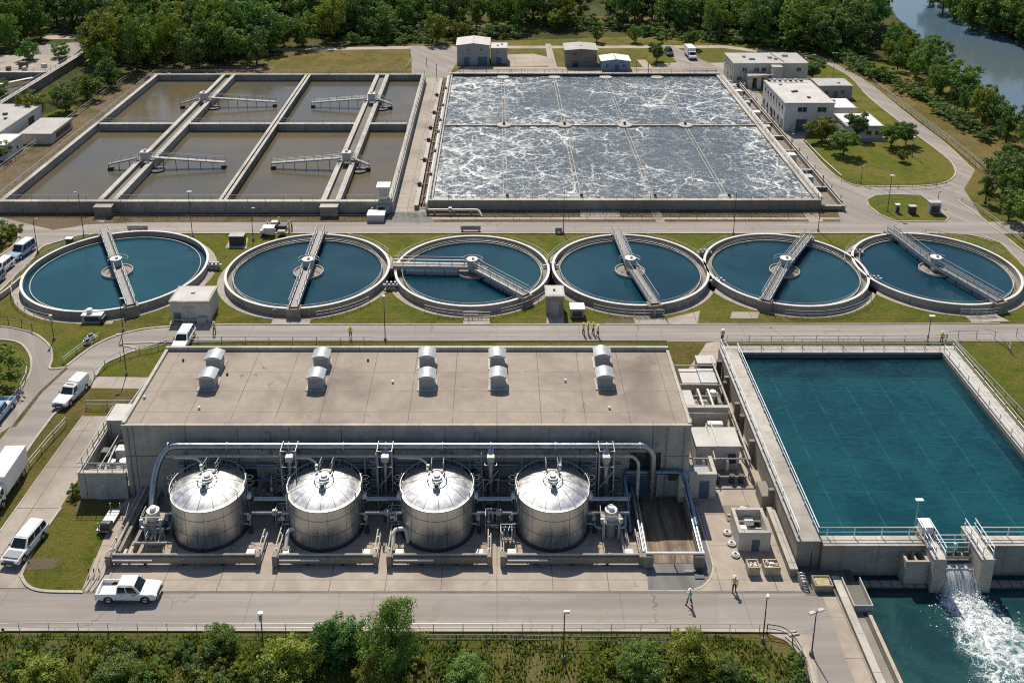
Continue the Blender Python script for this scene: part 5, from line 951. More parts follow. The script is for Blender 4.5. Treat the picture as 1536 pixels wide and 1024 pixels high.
for x, l, mm in ((24.25,'small pale crate full of scrap, on the yard nearer the truck ramp','off_white'),(26.0,'wider wooden crate topped with straw coloured scrap, beside the low channel wall','wood_crate')):
    c = thing('crate', l, 'crate', (x,75.9,0), 'crates below the sampling pit'); w = .55 if x<25 else .75
    for a in ((x-w,x+w,75.3,75.4),(x-w,x+w,76.3,76.4),(x-w,x-w+.1,75.41,76.29),(x+w-.1,x+w,75.41,76.29)): MB().box(*a,.03,1.0).build('side', MAT['wood_crate'], c)
    MB().box(x-w+.11,x+w-.11,75.41,76.29,.04,.75).build('load', MAT[mm], c)
    for i in range(9): MB().bx((x+rng.uniform(-w+.25,w-.25),75.85+rng.uniform(-.3,.3),.7),(rng.uniform(.15,.4),rng.uniform(.1,.3),rng.uniform(.1,.35)),rng.uniform(0,3)).build('scrap', MAT['wood_crate' if i%2 else 'off_white'], c)
lw = thing('channel_wall', 'long low concrete wall with a flat top running beside the clear basin', 'wall', (28, 80, 0)); wall(lw, 'wall', 27.6, 28.3, 75.2, 83.6, .95, 'old_concrete', ov=.03); MB().box(27.3,28.3,84.4,86.8,.03,1.6).build('end_block', MAT['old_concrete'], lw, bevel=.04)
for i in range(4): MB().tube(bend([(28.25,74.9-i*.35,.1),(28.35,74.9-i*.35,.8),(28.8,74.8-i*.35,.8),(28.9,74.8-i*.35,.1)],.2),.07,6).build('hose_loop', MAT['rail_grey'], lw, True)
for px, py, l in ((1190,850,''),): pass
yb = thing('timber_skip', 'low open skip of yellowish timber at the corner of the outfall pool', 'skip', (30.3,74.0,0)); 
for a in ((29.4,31.1,73.3,73.42),(29.4,31.1,74.5,74.62),(29.4,29.52,73.43,74.49),(30.98,31.1,73.43,74.49)): MB().box(*a,.04,.75).build('side', MAT['old_concrete'], yb)
for i in range(8): MB().bx((30.25,73.52+i*.125,.55),(1.4+rng.uniform(-.2,.05),.1,.1),rng.uniform(-.03,.03)).build('timber', MAT['yellow_paint' if i%2 else 'wood_crate'], yb)
b = thing('pallet_base', 'brown pallet of scrap behind the sampling pit', 'pallet', (25,83.6,0)); MB().box(23.4,26.2,82.6,84.8,.03,.18).build('pallet', MAT['ramp_floor'], b)
for i in range(8): MB().bx((23.8+rng.random()*1.9,83+rng.random()*1.4,.18),(rng.uniform(.3,.8),rng.uniform(.1,.3),.2),rng.uniform(0,3)).build('scrap', MAT['rail_grey'], b)
for i in range(9):
    x, y = 23.1+rng.uniform(-.25,.15), 77.9+i*.5
    if i % 3 == 0: v = thing('hose_reel', 'coil of pale hose on the ground along the left side of the sampling pit', 'hose', (x,y,0), 'hose coils by the sampling pit'); MB().tube(arc((x,y),.35,0,2*math.pi,16,.12)[:-1],.1,6,closed=True).build('coil', MAT['rail_grey'], v, True); MB().tube(arc((x,y),.22,0,2*math.pi,14,.22)[:-1],.09,6,closed=True).build('coil', MAT['off_white'], v, True)
# ================================================================ OTHER BUILDINGS
def windows(root, face, c, spots, w, h, mat='window_glass', name='window', depth=.06):
    """face 'f' front (plane y=c) or 'l' left side (plane x=c); spots: (along, z)"""
    for a, z in spots:
        if face == 'f':
            o = MB().box(a-w/2, a+w/2, c-depth, c+.05, z, z+h).build(name, MAT[mat], root)
            MB().box(a-w/2-.08, a+w/2+.08, c-depth-.05, c+.04, z-.14, z-.003).build('sill', MAT['coping'], o); MB().box(a-.04, a+.04, c-depth-.03, c-depth-.002, z+.02, z+h-.02).build('mullion', MAT['equip_grey'], o)
        else:
            o = MB().box(c-depth, c+.05, a-w/2, a+w/2, z, z+h).build(name, MAT[mat], root)
            MB().box(c-depth-.05, c+.04, a-w/2-.08, a+w/2+.08, z-.14, z-.003).build('sill', MAT['coping'], o)
def house(name, lab, x0, x1, y0, y1, h, wall, roof, gable=0.0, parapet=.0, cat='building', group=None):
    r = thing(name, lab, cat, ((x0+x1)/2, (y0+y1)/2, 0), group)
    if gable:
        xm = (x0+x1)/2; m = MB()
        m.add([(x0,y0,0),(x1,y0,0),(x1,y0,h),(xm,y0,h+gable),(x0,y0,h),(x0,y1,0),(x1,y1,0),(x1,y1,h),(xm,y1,h+gable),(x0,y1,h)],
              [(0,1,2,3,4),(9,8,7,6,5),(0,4,9,5),(1,6,7,2),(4,3,8,9),(3,2,7,8)]).build('wall', MAT[wall], r)
        m = MB(); o = .3; e = .14; k = gable/(xm-x0)
        for s in (1,):
            m.add([(x0-o,y0-o,h+e-k*o),(xm,y0-o,h+gable+e),(xm,y1+o,h+gable+e),(x0-o,y1+o,h+e-k*o),(x1+o,y0-o,h+e-k*o),(x1+o,y1+o,h+e-k*o),
                   (x0-o,y0-o,h+.02-k*o),(xm,y0-o,h+gable+.02),(xm,y1+o,h+gable+.02),(x0-o,y1+o,h+.02-k*o),(x1+o,y0-o,h+.02-k*o),(x1+o,y1+o,h+.02-k*o)],
                  [(0,1,2,3),(1,4,5,2),(9,8,7,6),(8,11,10,7),(0,6,7,1),(1,7,10,4),(3,2,8,9),(2,5,11,8),(0,3,9,6),(4,10,11,5)])
        rf = m.build('roof', MAT[roof], r); MB().beam((xm,y0-.3,h+gable+.17),(xm,y1+.3,h+gable+.17),.3,.06).build('ridge_cap', MAT['coping'], rf)
    else:
        MB().box(x0,x1,y0,y1,0,h).build('wall', MAT[wall], r)
        rf = MB().box(x0-.12,x1+.12,y0-.12,y1+.12,h+.003,h+.22).build('roof', MAT['coping'], r); MB().box(x0+.2,x1-.2,y0+.2,y1-.2,h+.223,h+.24).build('roof_deck', MAT[roof], rf)
    return r
def door(r, x, y, w, h, mat='door_blue', face='f'):
    if face == 'f': d = MB().box(x-w/2, x+w/2, y-.05, y+.06, .03, h).build('door', MAT[mat], r); MB().box(x-w/2-.1, x+w/2+.1, y-.03, y+.04, h+.003, h+.14).build('lintel', MAT['coping'], d)
    else: d = MB().box(x-.05, x+.06, y-w/2, y+w/2, .03, h).build('door', MAT[mat], r)
h = house('workshop', 'tall grey workshop with a low gable roof at the head of the concrete lane', -10.9, -2.0, 261.4, 270, 5.6, 'grey_cladding', 'light_roof', .55)
door(h,-8.3,261.4,1.6,2.4); door(h,-3.9,261.4,2.6,2.4); MB().box(-10.85,-2.05,261.3,261.39,2.75,2.95).build('band', MAT['coping'], h); windows(h,'f',261.4,((-7.8,4.1),(-4.2,4.1)),.5,.5)
h = house('workshop_annex', 'low grey flat roofed annex standing against the right of the tall gabled workshop', -1.6, 3.0, 262.8, 269, 4.3, 'grey_cladding', 'light_roof'); door(h,.6,262.8,1.5,1.9); windows(h,'f',262.8,((.2,3.0),),.5,.4)
MB().bx((.3,265,4.55),(.5,.4,.4)).build('roof_unit', MAT['equip_grey'], h); MB().bx((1.5,266.5,4.55),(.5,.4,.4)).build('roof_unit', MAT['equip_grey'], h)
h = house('brown_store', 'brown two storey store with a shallow gable roof beyond the foaming basin', 18.8, 27.4, 259.4, 267, 4.7, 'brown_cladding', 'flat_roof_grey', .35); door(h,21.5,259.4,1.4,2.0,'window_glass'); windows(h,'f',259.4,((24.5,1.0),(21.3,3.2)),.9,.6); MB().bx((23.2,263,5.0),(.6,.6,.4)).build('roof_unit', MAT['equip_grey'], h)
h = house('blue_shed', 'small pale blue shed with a white gable roof beside the brown store', 28.3, 35.9, 255.2, 261, 2.75, 'blue_cladding', 'white_paint', .5); door(h,32.4,255.2,1.0,1.7); windows(h,'f',255.2,((29.8,1.0),(34.4,1.0)),.6,.8)
h = house('office_block', 'two storey beige office block with a flat roof, farthest of the office buildings', 60.6, 79.6, 242.0, 252.6, 5.5, 'plaster', 'flat_roof_grey'); windows(h,'f',242,((63.4,3.6),(66.5,3.6),(68.4,3.6),(77.3,3.6),(62.2,1.2),(72.6,3.6)),1.1,.9); windows(h,'l',60.6,((243.5,3.5),(246,3.5),(248.5,3.5),(251,3.5),(244,1.0),(248,1.0)),1.1,1.0); door(h,77.6,242,1.3,1.6)
for q in ((64.5,248),(66.0,245.6),(71,247),(72.2,245.8),(75.5,249)): MB().bx((q[0],q[1],5.75),(rng.uniform(.6,1.6),.8,.5)).build('roof_unit', MAT['equip_grey'], h, bevel=.05)
MB().beam((73.6,243,5.9),(72.4,252,5.9),.16,.2).build('roof_duct', MAT['coping'], h)
o = MB().box(69.9,72.4,239.4,241.95,0,5.2).build('stair_tower', MAT['plaster'], h); MB().box(69.8,72.5,239.3,241.96,5.203,5.4).build('roof_cap', MAT['coping'], o)
o = MB().box(63.6,68.6,238.2,241.95,2.9,3.4).build('porch_roof', MAT['coping'], h)
for x in (63.7,65.9): MB().box(x,x+1.0,238.3,241.9,0,2.897).build('porch_wall', MAT['plaster'], h)
MB().box(66.95,68.5,241.0,241.9,0,2.89).build('porch_door', MAT['door_blue'], h)
MB().tube(bend([(70.8,238.9,3.6),(66,237.6,3.6),(64,237.5,3.6)],.3),.2,8).build('pipe', MAT['off_white'], h, True)
h = house('laboratory', 'two storey white laboratory building with a pale flat roof and a dark blue front door', 63.2, 74.0, 204.8, 223.0, 6.4, 'plaster_white', 'light_roof')
windows(h,'f',204.8,((67.0,4.6),(71.3,4.6)),1.9,1.0); door(h,67.0,204.8,2.3,2.8); windows(h,'l',63.2,[(206.8+i*2.35,4.5) for i in range(7)],1.0,1.0); windows(h,'l',63.2,[(209.4+i*3.0,1.2) for i in range(5)],.9,1.3); door(h,63.2,206.6,1.6,2.6,'ramp_floor','l'); door(h,63.2,214.5,1.2,2.3,'dark_steel','l'); MB().bx((65.2,204.4,.03),(.8,.6,1.6)).build('wall_unit', MAT['equip_grey'], h, bevel=.04)
for q in ((66,219),(67.2,213),(69.4,208.5),(68.0,213.4)): MB().bx((q[0],q[1],6.6),(.7,.7,.35)).build('roof_unit', MAT['dark_steel' if q[1] < 214 else 'equip_grey'], h, bevel=.05)
for i in range(7): MB().bx((64.2+i*1.25,222.2,6.6),(.7,.8,.55)).build('roof_unit', MAT['equip_grey' if i%2 else 'dark_steel'], h, bevel=.05)
MB().tube([(64,221.4,7.2),(73,221.4,7.2)],.16,8).build('roof_pipe', MAT['off_white'], h, True)
h = house('grey_annex', 'small grey block house with a tan flat roof on the lawn behind the laboratory', 78.6, 86.8, 229.4, 236, 3.2, 'grey_cladding', 'flat_roof_grey'); windows(h,'f',229.4,((80.6,1.3),(84.5,1.4)),.8,.8); door(h,82.8,229.4,1.0,2.0); MB().bx((84,231.5,3.45),(.7,.5,.3)).build('roof_unit', MAT['equip_grey'], h)
h = house('white_annex', 'low white flat roofed annex joined to the right side of the laboratory', 74.08, 81.2, 210.8, 218.0, 3.4, 'plaster_white', 'white_paint'); windows(h,'f',210.8,((76,1.2),),1.2,.9); MB().bx((77.5,215.5,3.63),(.8,.1,.5)).build('roof_unit', MAT['equip_grey'], h)
h = house('white_bungalow', 'single storey white bungalow with a bright flat roof behind the lawn trees', 75.4, 83.3, 199.9, 208.6, 2.75, 'plaster_white', 'white_paint'); windows(h,'f',199.9,((80.2,1.0),(82.2,1.0)),1.1,.8); door(h,77.5,199.9,1.0,2.1); MB().bx((82,207.4,3.0),(1.2,.9,.6)).build('roof_unit', MAT['equip_grey'], h, bevel=.05)
h = house('pump_shed', 'off white pump shed with a flat roof at the front right of the leftmost clarifier', -45.6, -40.2, 122.4, 126.8, 3.0, 'plaster', 'light_roof'); door(h,-43.0,122.4,1.4,2.2,'equip_grey'); door(h,-44.7,122.4,1.0,1.4); windows(h,'l',-45.6,((124.5,1.5),),.8,.8); MB().bx((-41.2,122.0,.04),(1.2,.6,.9)).build('meter_box', MAT['equip_grey'], h, bevel=.04); MB().tube([(-45,122.1,.5),(-41.5,122.1,.5)],.1,8).build('pipe', MAT['coping'], h, True); MB().bx((-43,124.8,3.24),(.5,.4,.2)).build('roof_unit', MAT['equip_grey'], h)
h = house('block_shed', 'narrow concrete block shed with a grey door between the third and fourth clarifiers', 7.0, 9.5, 124.2, 127.2, 2.9, 'old_concrete', 'light_roof'); door(h,8.3,124.2,1.1,2.0,'grey_cladding'); MB().bx((8.2,125.7,3.15),(.3,.3,.2)).build('roof_unit', MAT['dark_steel'], h)
def rect_px(px0, py0, px1, py1, z): 
    a, b = G(px0, py0, z), G(px1, py1, z); return min(a[0],b[0]), max(a[0],b[0]), min(a[1],b[1]), max(a[1],b[1])
h = house('grey_warehouse', 'long grey warehouse with a tan flat roof at the left edge beyond the brown basin', -128, -103.6, 190.5, 213, 3.6, 'plaster_white', 'flat_roof_grey'); windows(h,'f',190.5,((-108,1.3),(-113,1.3)),1,.9); MB().box(-103.65,-103.5,206,208.5,.03,2.6).build('door', MAT['dark_steel'], h); MB().box(-103.65,-103.5,194,195,1.4,2.2).build('vent', MAT['dark_steel'], h); MB().bx((-108,205,3.85),(.9,.7,.4)).build('roof_unit', MAT['dark_steel'], h); MB().bx((-106.5,202,3.85),(.5,.7,.3)).build('roof_unit', MAT['dark_steel'], h)
h = house('flat_shed', 'low shed with a wide pale flat roof beside the fence of the brown basin', -101.3, -94.6, 196.6, 207.4, 2.1, 'plaster', 'flat_roof_grey'); MB().box(-94.65,-94.5,199,206,.6,1.7).build('louvre', MAT['rust'], h)
h = house('white_cabin', 'small white boxy cabin in front of the low wide roofed shed', -104.4, -99.2, 186.6, 193.6, 3.1, 'plaster_white', 'white_paint'); MB().box(-99.24,-99.14,188,188.6,1.4,2.0).build('vent', MAT['dark_steel'], h); MB().box(-99.24,-99.14,190.8,191.4,1.0,1.6).build('vent', MAT['dark_steel'], h)
ob = thing('old_basin', 'weathered concrete basin with catwalks at the left edge among the trees', 'basin', (-125,243,0))
wall(ob,'side_wall',-116.6,-115.4,212,268,2.4,'old_concrete'); wall(ob,'cross_wall',-150,-116.7,244.6,245.6,2.6,'old_concrete'); wall(ob,'cross_wall',-150,-116.7,228,228.8,1.6,'old_concrete'); MB().box(-150,-116.7,212,244.5,.1,.7).build('water', MAT['basin_water'], ob); MB().box(-150,-116.7,245.7,268,.1,1.2).build('deck', MAT['driveway'], ob)
MB().beam((-128,232,1.9),(-119,242,1.9),1.0,.15).build('catwalk', MAT['off_white'], ob); MB().beam((-140,232,1.9),(-131,242,1.9),1.0,.15).build('catwalk', MAT['off_white'], ob)
railing(ob,[(-150,245,2.6),(-116.8,245,2.6)],1.05,3); railing(ob,[(-116,213,2.4),(-116,268,2.4)],1.05,3)
for i in range(11):
    x, y = -146+i*2.7, 249+rng.uniform(0,12); MB().bx((x,y,1.2),(rng.uniform(.8,2),rng.uniform(.8,1.8),rng.uniform(.6,1.8))).build('machine', MAT[('equip_grey','off_white','dark_steel','rust')[i%4]], ob, bevel=.08)
# ground units
def unit(name, lab, px, py, w, d, h, mat='equip_grey', cat='cabinet', lid='coping', group=None):
    x, y = G(px, py); r = thing(name, lab, cat, (x,y,0), group); MB().bx((x,y+d/2,.05),(w,d,h)).build('casing', MAT[mat], r, bevel=.05); MB().bx((x,y+d/2,.053+h),(w+.12,d+.12,.1)).build('lid', MAT[lid], r)
    MB().bx((x,y-.02,.25),(w*.7,.08,h*.65)).build('door_panel', MAT['dark_steel'], r); return r, x, y
unit('utility_box','grey utility box standing at the right end of the oval lawn',1402,321,2.0,1.2,2.0,'equip_grey'); unit('meter_post','white capped meter post on the oval lawn, nearest the lane',1346,320,.7,.6,1.5,'grey_cladding','cabinet','white_paint'); unit('relay_box','dark relay cabinet in the middle of the oval lawn',1369,322,1.2,.9,1.4,'dark_steel','cabinet','coping')
unit('generator_box','dark sided generator on a pad right of the narrow block shed',866,477,2.0,1.8,1.3,'grey_cladding','generator','off_white'); unit('transformer_box','dark transformer on a concrete pad behind the gap of the first two clarifiers',355,369,2.4,1.6,1.6,'dark_steel','transformer')
r, x, y = unit('compressor','pale compressor skid on a pad in front of the leftmost clarifier',138,484,2.8,1.6,1.0,'equip_grey','compressor','off_white'); MB().cyl((x-.5,y+.8,1.15),.4,.6,14).build('tank', MAT['off_white'], r, True); MB().bx((x+1.5,y+.3,.05),(.5,1.4,.8)).build('battery_box', MAT['dark_steel'], r, bevel=.04)
for i, (px, py, l) in enumerate(((131,515,'nearest the road'),(137,508,'farther from the road'))): x,y = G(px,py); r = thing('hatch_cover','grey valve hatch on the small pad by the left road, '+l,'hatch',(x,y,0)); MB().cyl((x,y,.05),.5,.45,14).build('ring', MAT['equip_grey'], r, True); MB().cyl((x,y,.5),.35,.3,12).build('cap', MAT['dark_steel'], r, True)
unit('signal_box','white capped signal box on a post by the far left of the leftmost clarifier',104,372,1.0,.8,1.5,'dark_steel','cabinet','white_paint')
# machinery with the crew behind the second clarifier
x, y = G(418,343); r = thing('pump_trailer','low dark pump trailer on the upper road beside the crew','trailer',(x,y,0)); MB().bx((x,y,.45),(3.0,1.3,.35)).build('bed', MAT['dark_steel'], r, bevel=.04); MB().bx((x-.6,y,.8),(1.2,1.0,.6)).build('engine', MAT['equip_grey'], r, bevel=.06)
for s in (-1,1):
    for k in (-.9,.9): MB().tube([(x+k,y+s*.62,.36),(x+k,y+s*.8,.36)],.34,16).build('wheel', MAT['black_rubber'], r, True)
x, y = G(411,353); r = thing('tool_cart','pale roofed utility cart with a tan rear bed parked behind the second clarifier','cart',(x,y,0)); MB().bx((x-1,y,.4),(2.4,1.2,.7)).build('body', MAT['off_white'], r, bevel=.1); MB().bx((x+1.3,y,.4),(1.3,1.0,.5)).build('rear_bed', MAT['wood_crate'], r, bevel=.06); MB().bx((x-.8,y,1.55),(2.0,1.4,.1)).build('roof', MAT['white_paint'], r, bevel=.03)
for sx in (-1.7,.1):
    for sy in (-.6,.6): MB().beam((x+sx,y+sy,1.25),(x+sx,y+sy,1.56),.06,.06).build('roof_post', MAT['dark_steel'], r)
for sx in (-1.6,1.5):
    for sy in (-1,1): MB().tube([(x+sx,y+sy*.6,.32),(x+sx,y+sy*.78,.32)],.31,16).build('wheel', MAT['black_rubber'], r, True)
# ================================================================ VEHICLES
def arch(cx, r, z0, n=8): return [(cx+r*math.cos(math.pi*(1-i/n)), z0+r*math.sin(math.pi*(1-i/n))) for i in range(n+1)]
def side_prism(prof, y0, y1):
    m = MB(); n = len(prof); m.add([(x,y0,z) for x,z in prof]+[(x,y1,z) for x,z in prof], [tuple(range(n)), tuple(range(n,2*n))[::-1]]+[(i,n+i,n+(i+1)%n,(i+1)%n) for i in range(n)]); return m
def quad_on(P, a0, a1, b0, b1, off=.012):
    """a panel inside the 3-D quad P (bl, br, tr, tl)"""
    P = [Vector(p) for p in P]; n = (P[1]-P[0]).cross(P[3]-P[0]).normalized()
    f = lambda a, b: (P[0].lerp(P[1], a)).lerp(P[3].lerp(P[2], a), b)
    c = [f(a0,b0), f(a1,b0), f(a1,b1), f(a0,b1)]; m = MB()
    m.add([p+n*off for p in c]+[p-n*.03 for p in c], [(0,1,2,3),(7,6,5,4),(0,4,5,1),(1,5,6,2),(2,6,7,3),(3,7,4,0)]); return m
def wheels(r, xs, w, rad=.37):
    for x in xs:
        for s in (-1, 1):
            o = MB().lathe([(rad*.62,-.11),(rad*.95,-.12),(rad,-.07),(rad,.07),(rad*.95,.12),(rad*.62,.11)],(0,0,0),24).build('wheel', MAT['black_rubber'], r, True)
            o.rotation_euler = (R(90),0,0); o.location = (x, s*(w/2-.13), rad)
            q = MB().lathe([(.02,.09),(rad*.3,.10),(rad*.45,.06),(rad*.62,.10)],(0,0,0),20).build('rim', MAT['chrome'], o, True)
            q.rotation_euler = (0 if s < 0 else R(180), 0, 0)
def cabin(r, xb0, xb1, xt0, xt1, zb, zt, wb, wt, paint, sides, rear=True, roofmat=None):
    b = [(xb0,-wb/2,zb),(xb1,-wb/2,zb),(xb1,wb/2,zb),(xb0,wb/2,zb)]; t = [(xt0,-wt/2,zt),(xt1,-wt/2,zt),(xt1,wt/2,zt),(xt0,wt/2,zt)]
    c = MB().add(b+t, [(3,2,1,0),(4,5,6,7),(0,1,5,4),(1,2,6,5),(2,3,7,6),(3,0,4,7)]).build('cab', MAT[paint], r, True, bevel=.07)
    MB().box(xt0+.12, xt1-.12, -wt/2+.1, wt/2-.1, zt-.01, zt+.025).build('roof_panel', MAT[roofmat or paint], c, bevel=.01)
    quad_on([b[1],b[2],t[2],t[1]], .07,.93,.08,.90).build('windscreen', MAT['glass'], r)
    if rear: quad_on([b[3],b[0],t[0],t[3]], .12,.88,.2,.85).build('rear_window', MAT['glass'], r)
    for a0, a1 in sides:
        quad_on([b[0],b[1],t[1],t[0]], a0,a1,.12,.86).build('side_window', MAT['glass'], r); quad_on([b[2],b[3],t[3],t[2]], 1-a1,1-a0,.12,.86).build('side_window', MAT['glass'], r)
    return c
def trim(r, L, W, paint, zg=.62):
    f = L/2
    MB().box(f-.06, f+.10, -W/2+.05, W/2-.05, .34, .56).build('front_bumper', MAT['plate_dark'], r, bevel=.04); MB().box(-f-.10, -f+.06, -W/2+.05, W/2-.05, .36, .56).build('rear_bumper', MAT['plate_dark'], r, bevel=.04)
    MB().box(f-.02, f+.035, -W*.27, W*.27, zg, zg+.24).build('grille', MAT['plate_dark'], r, bevel=.02)
    for s in (-1, 1):
        MB().box(f-.12, f+.03, s*W*.40-.2, s*W*.40+.16, zg, zg+.22).build('headlight', MAT['lamp_glass'], r, bevel=.03) if s > 0 else MB().box(f-.12, f+.03, s*W*.40-.16, s*W*.40+.2, zg, zg+.22).build('headlight', MAT['lamp_glass'], r, bevel=.03)
        MB().box(-f-.03, -f+.1, s*(W/2-.05)-.045, s*(W/2-.05)+.045, .66, 1.0).build('tail_light', MAT['tail_red'], r, bevel=.02)
        MB().bx((L*.16, s*(W/2+.10), 1.05), (.14,.2,.18)).build('mirror', MAT['plate_dark'], r, bevel=.03)
        MB().box(-L*.2, L*.2, s*(W/2+.03)-.06, s*(W/2+.03)+.06, .32, .40).build('running_board', MAT['plate_dark'], r, bevel=.02)
    MB().box(f+.10, f+.115, -.26, .26, .40, .52).build('number_plate', MAT['white_paint'], r)
def lower(L, hood0, zh, zb, axle, ra=.44, back=None):
    """side profile of a lower body from x=back to the nose"""
    f = L/2; bk = -f if back is None else back; P = [(bk,.40)]
    for a in axle:
        if a-ra > bk: P += [(a-ra,.36)]+arch(a, ra, .38)[1:-1]+[(a+ra,.36)]
    P += [(f-.1,.40),(f,.55),(f-.02,.86),(f-.3,zh-.03),(hood0,zh+.03),(hood0-.12,zb),(bk,zb)]
    return P
def vehicle(kind, name, lab, cat, loc, rz, paint='car_white', group=None):
    r = thing(name, lab, cat, (0,0,0), group)
    W = 1.86
    if kind == 'pickup':
        L = 5.5; side_prism(lower(L,1.30,1.04,1.06,(1.72,),.45,-.92),-W/2,W/2).build('body', MAT[paint], r, True, bevel=.04)
        cabin(r,-.90,1.36,-.76,.70,1.05,1.80,1.74,1.44,paint,((.06,.42),(.48,.90)))
        prof = [(-2.75,.50)]+[(-1.62-.45,.36)]+arch(-1.62,.45,.38)[1:-1]+[(-1.62+.45,.36),(-.94,.40),(-.94,1.08),(-2.75,1.08)]
        for s in (-1,1): side_prism(prof, s*(W/2-.0)-(.09 if s>0 else 0), s*(W/2)+(.09 if s<0 else 0)).build('bed_side', MAT[paint], r, bevel=.02)
        MB().box(-2.75,-2.66,-W/2+.095,W/2-.095,.5,1.06).build('tailgate', MAT[paint], r, bevel=.02); MB().box(-2.65,-.95,-W/2+.095,W/2-.095,.55,.68).build('bed_floor', MAT['off_white'], r); MB().box(-1.04,-.95,-W/2+.095,W/2-.095,.69,1.07).build('bed_front', MAT[paint], r)
        MB().box(-2.6,-.8,-.5,.5,.3,.54).build('underbody', MAT['black_rubber'], r); wheels(r,(-1.62,1.72),W,.39); trim(r,L,W,paint)
        for x in (-.35,.62):
            for s in (-1,1): MB().bx((x,s*(W/2+.012),.92),(.2,.03,.05)).build('door_handle', MAT['plate_dark'], r)
    elif kind in ('suv','cap','van'):
        L = 5.1 if kind != 'cap' else 5.5; ax = (-1.5,1.6) if kind != 'cap' else (-1.65,1.72)
        side_prism(lower(L,1.1,1.04,1.06,ax,.44),-W/2,W/2).build('body', MAT[paint], r, True, bevel=.05)
        if kind == 'cap':
            cabin(r,-.45,1.15,-.30,.50,1.05,1.78,1.74,1.46,paint,((.28,.92),),False); c = MB().add([(-2.72,-.87,1.05),(-.5,-.87,1.05),(-.5,.87,1.05),(-2.72,.87,1.05),(-2.6,-.75,1.86),(-.5,-.75,1.86),(-.5,.75,1.86),(-2.6,.75,1.86)],[(3,2,1,0),(4,5,6,7),(0,1,5,4),(1,2,6,5),(2,3,7,6),(3,0,4,7)]).build('cap', MAT[paint], r, True, bevel=.06); MB().box(-2.74,-2.66,-.6,.6,1.15,1.7).build('rear_window', MAT['glass'], r)
            MB().box(.0,.2,-.5,.5,1.80,1.88).build('light_bar', MAT['plate_dark'], r, bevel=.03)
        elif kind == 'suv': cabin(r,-2.5,1.15,-2.25,.45,1.05,1.80,1.74,1.42,paint,((.05,.27),(.31,.59),(.63,.93)))
        else: cabin(r,-2.52,1.25,-2.42,.55,1.02,2.05,1.76,1.56,paint,((.06,.33),(.37,.62),(.66,.92)),True,'car_white')
        wheels(r,ax,W,.38); trim(r,L,W,paint)
    elif kind == 'box':
        L = 7.4; W = 2.2; side_prism([(1.6,.5),(1.95,.5)]+arch(2.5,.5,.42)[1:-1]+[(3.05,.5),(3.7,.5),(3.75,1.15),(3.1,1.4),(2.5,2.25),(1.6,2.35)],-1.0,1.0).build('cab', MAT[paint], r, True, bevel=.07)
        P = [(3.1,-1.0,1.4),(3.1,1.0,1.4),(2.5,1.0,2.25),(2.5,-1.0,2.25)]; quad_on(P,.08,.92,.08,.92).build('windscreen', MAT['glass'], r)
        for s in (-1,1): MB().add([(1.9,s*1.012,1.35),(2.9,s*1.012,1.35),(2.4,s*1.012,2.1),(1.9,s*1.012,2.1),(1.9,s*.97,1.35),(2.9,s*.97,1.35),(2.4,s*.97,2.1),(1.9,s*.97,2.1)],[(0,1,2,3),(7,6,5,4),(0,4,5,1),(1,5,6,2),(2,6,7,3),(3,7,4,0)]).build('side_window', MAT['glass'], r); MB().bx((2.9,s*1.18,1.5),(.12,.2,.4)).build('mirror', MAT['plate_dark'], r, bevel=.03); MB().box(3.68,3.78,s*.75-.18,s*.75+.18,.75,.98).build('headlight', MAT['lamp_glass'], r, bevel=.03)
        b = MB().box(-3.7,1.55,-W/2,W/2,.85,3.05).build('cargo_box', MAT['white_paint'], r, bevel=.05); MB().box(-3.6,1.5,-.45,.45,.5,.84).build('chassis', MAT['black_rubber'], r); MB().box(-3.72,-3.702,-1.0,1.0,.95,2.9).build('rear_door', MAT['off_white'], r); MB().box(3.6,3.82,-.95,.95,.45,.68).build('front_bumper', MAT['plate_dark'], r, bevel=.04)
        for z in (.9,3.0): MB().box(-3.7,1.55,-W/2-.012,W/2+.012,z-.03,z+.03).build('edge_trim', MAT['equip_grey'], b)
        wheels(r,(-2.4,2.5),2.2,.45)
    r.location = (loc[0], loc[1], .035); r.rotation_euler = (0,0,rz); return r
def drive(kind, name, lab, cat, rear, front, paint='car_white', group='white works vehicles'):
    a, b = G(*rear), G(*front); return vehicle(kind, name, lab, cat, ((a[0]+b[0])/2,(a[1]+b[1])/2), math.atan2(b[1]-a[1], b[0]-a[0]), paint, group)
drive('pickup','pickup_truck','white crew cab pickup with an open bed, broadside on the near road','pickup',(154,894),(236,894)); v = drive('suv','estate_car','white estate car with a grey bonnet coming down the concrete driveway','car',(54,806),(24,842)); MB().box(1.35,2.3,-.78,.78,1.02,1.075).build('bonnet', MAT['car_grey'], v, bevel=.02)
drive('cap','capped_pickup','white pickup with a tall cargo cap driving along the left road','pickup',(126,578),(91,613)); drive('van','minivan','white roofed pale blue minivan on the far left bend of the upper road','van',(47,373),(20,392),'car_blue')
drive('suv','estate_car','white estate car cut by the left edge, just behind the pale blue minivan','car',(14,398),(-10,418)); drive('suv','estate_car','silver estate car at the left edge beside the roadside kerb','car',(2,416),(-24,440),'car_grey'); drive('suv','estate_car','white estate car parked behind the far left corner of the long building','car',(281,507),(271,524))
drive('box','box_truck','white box truck parked at the left edge beside the driveway','truck',(28,706),(-16,772)); drive('pickup','pickup_truck','pale blue pickup at the left edge where the two left roads meet','pickup',(9,612),(-14,640),'car_blue')
drive('box','box_truck','small white truck on the far road beyond the offices','truck',(1030,80),(1041,93)); drive('suv','estate_car','dark car parked on the far road left of the small white truck','car',(999,76),(1008,88),'car_dark')
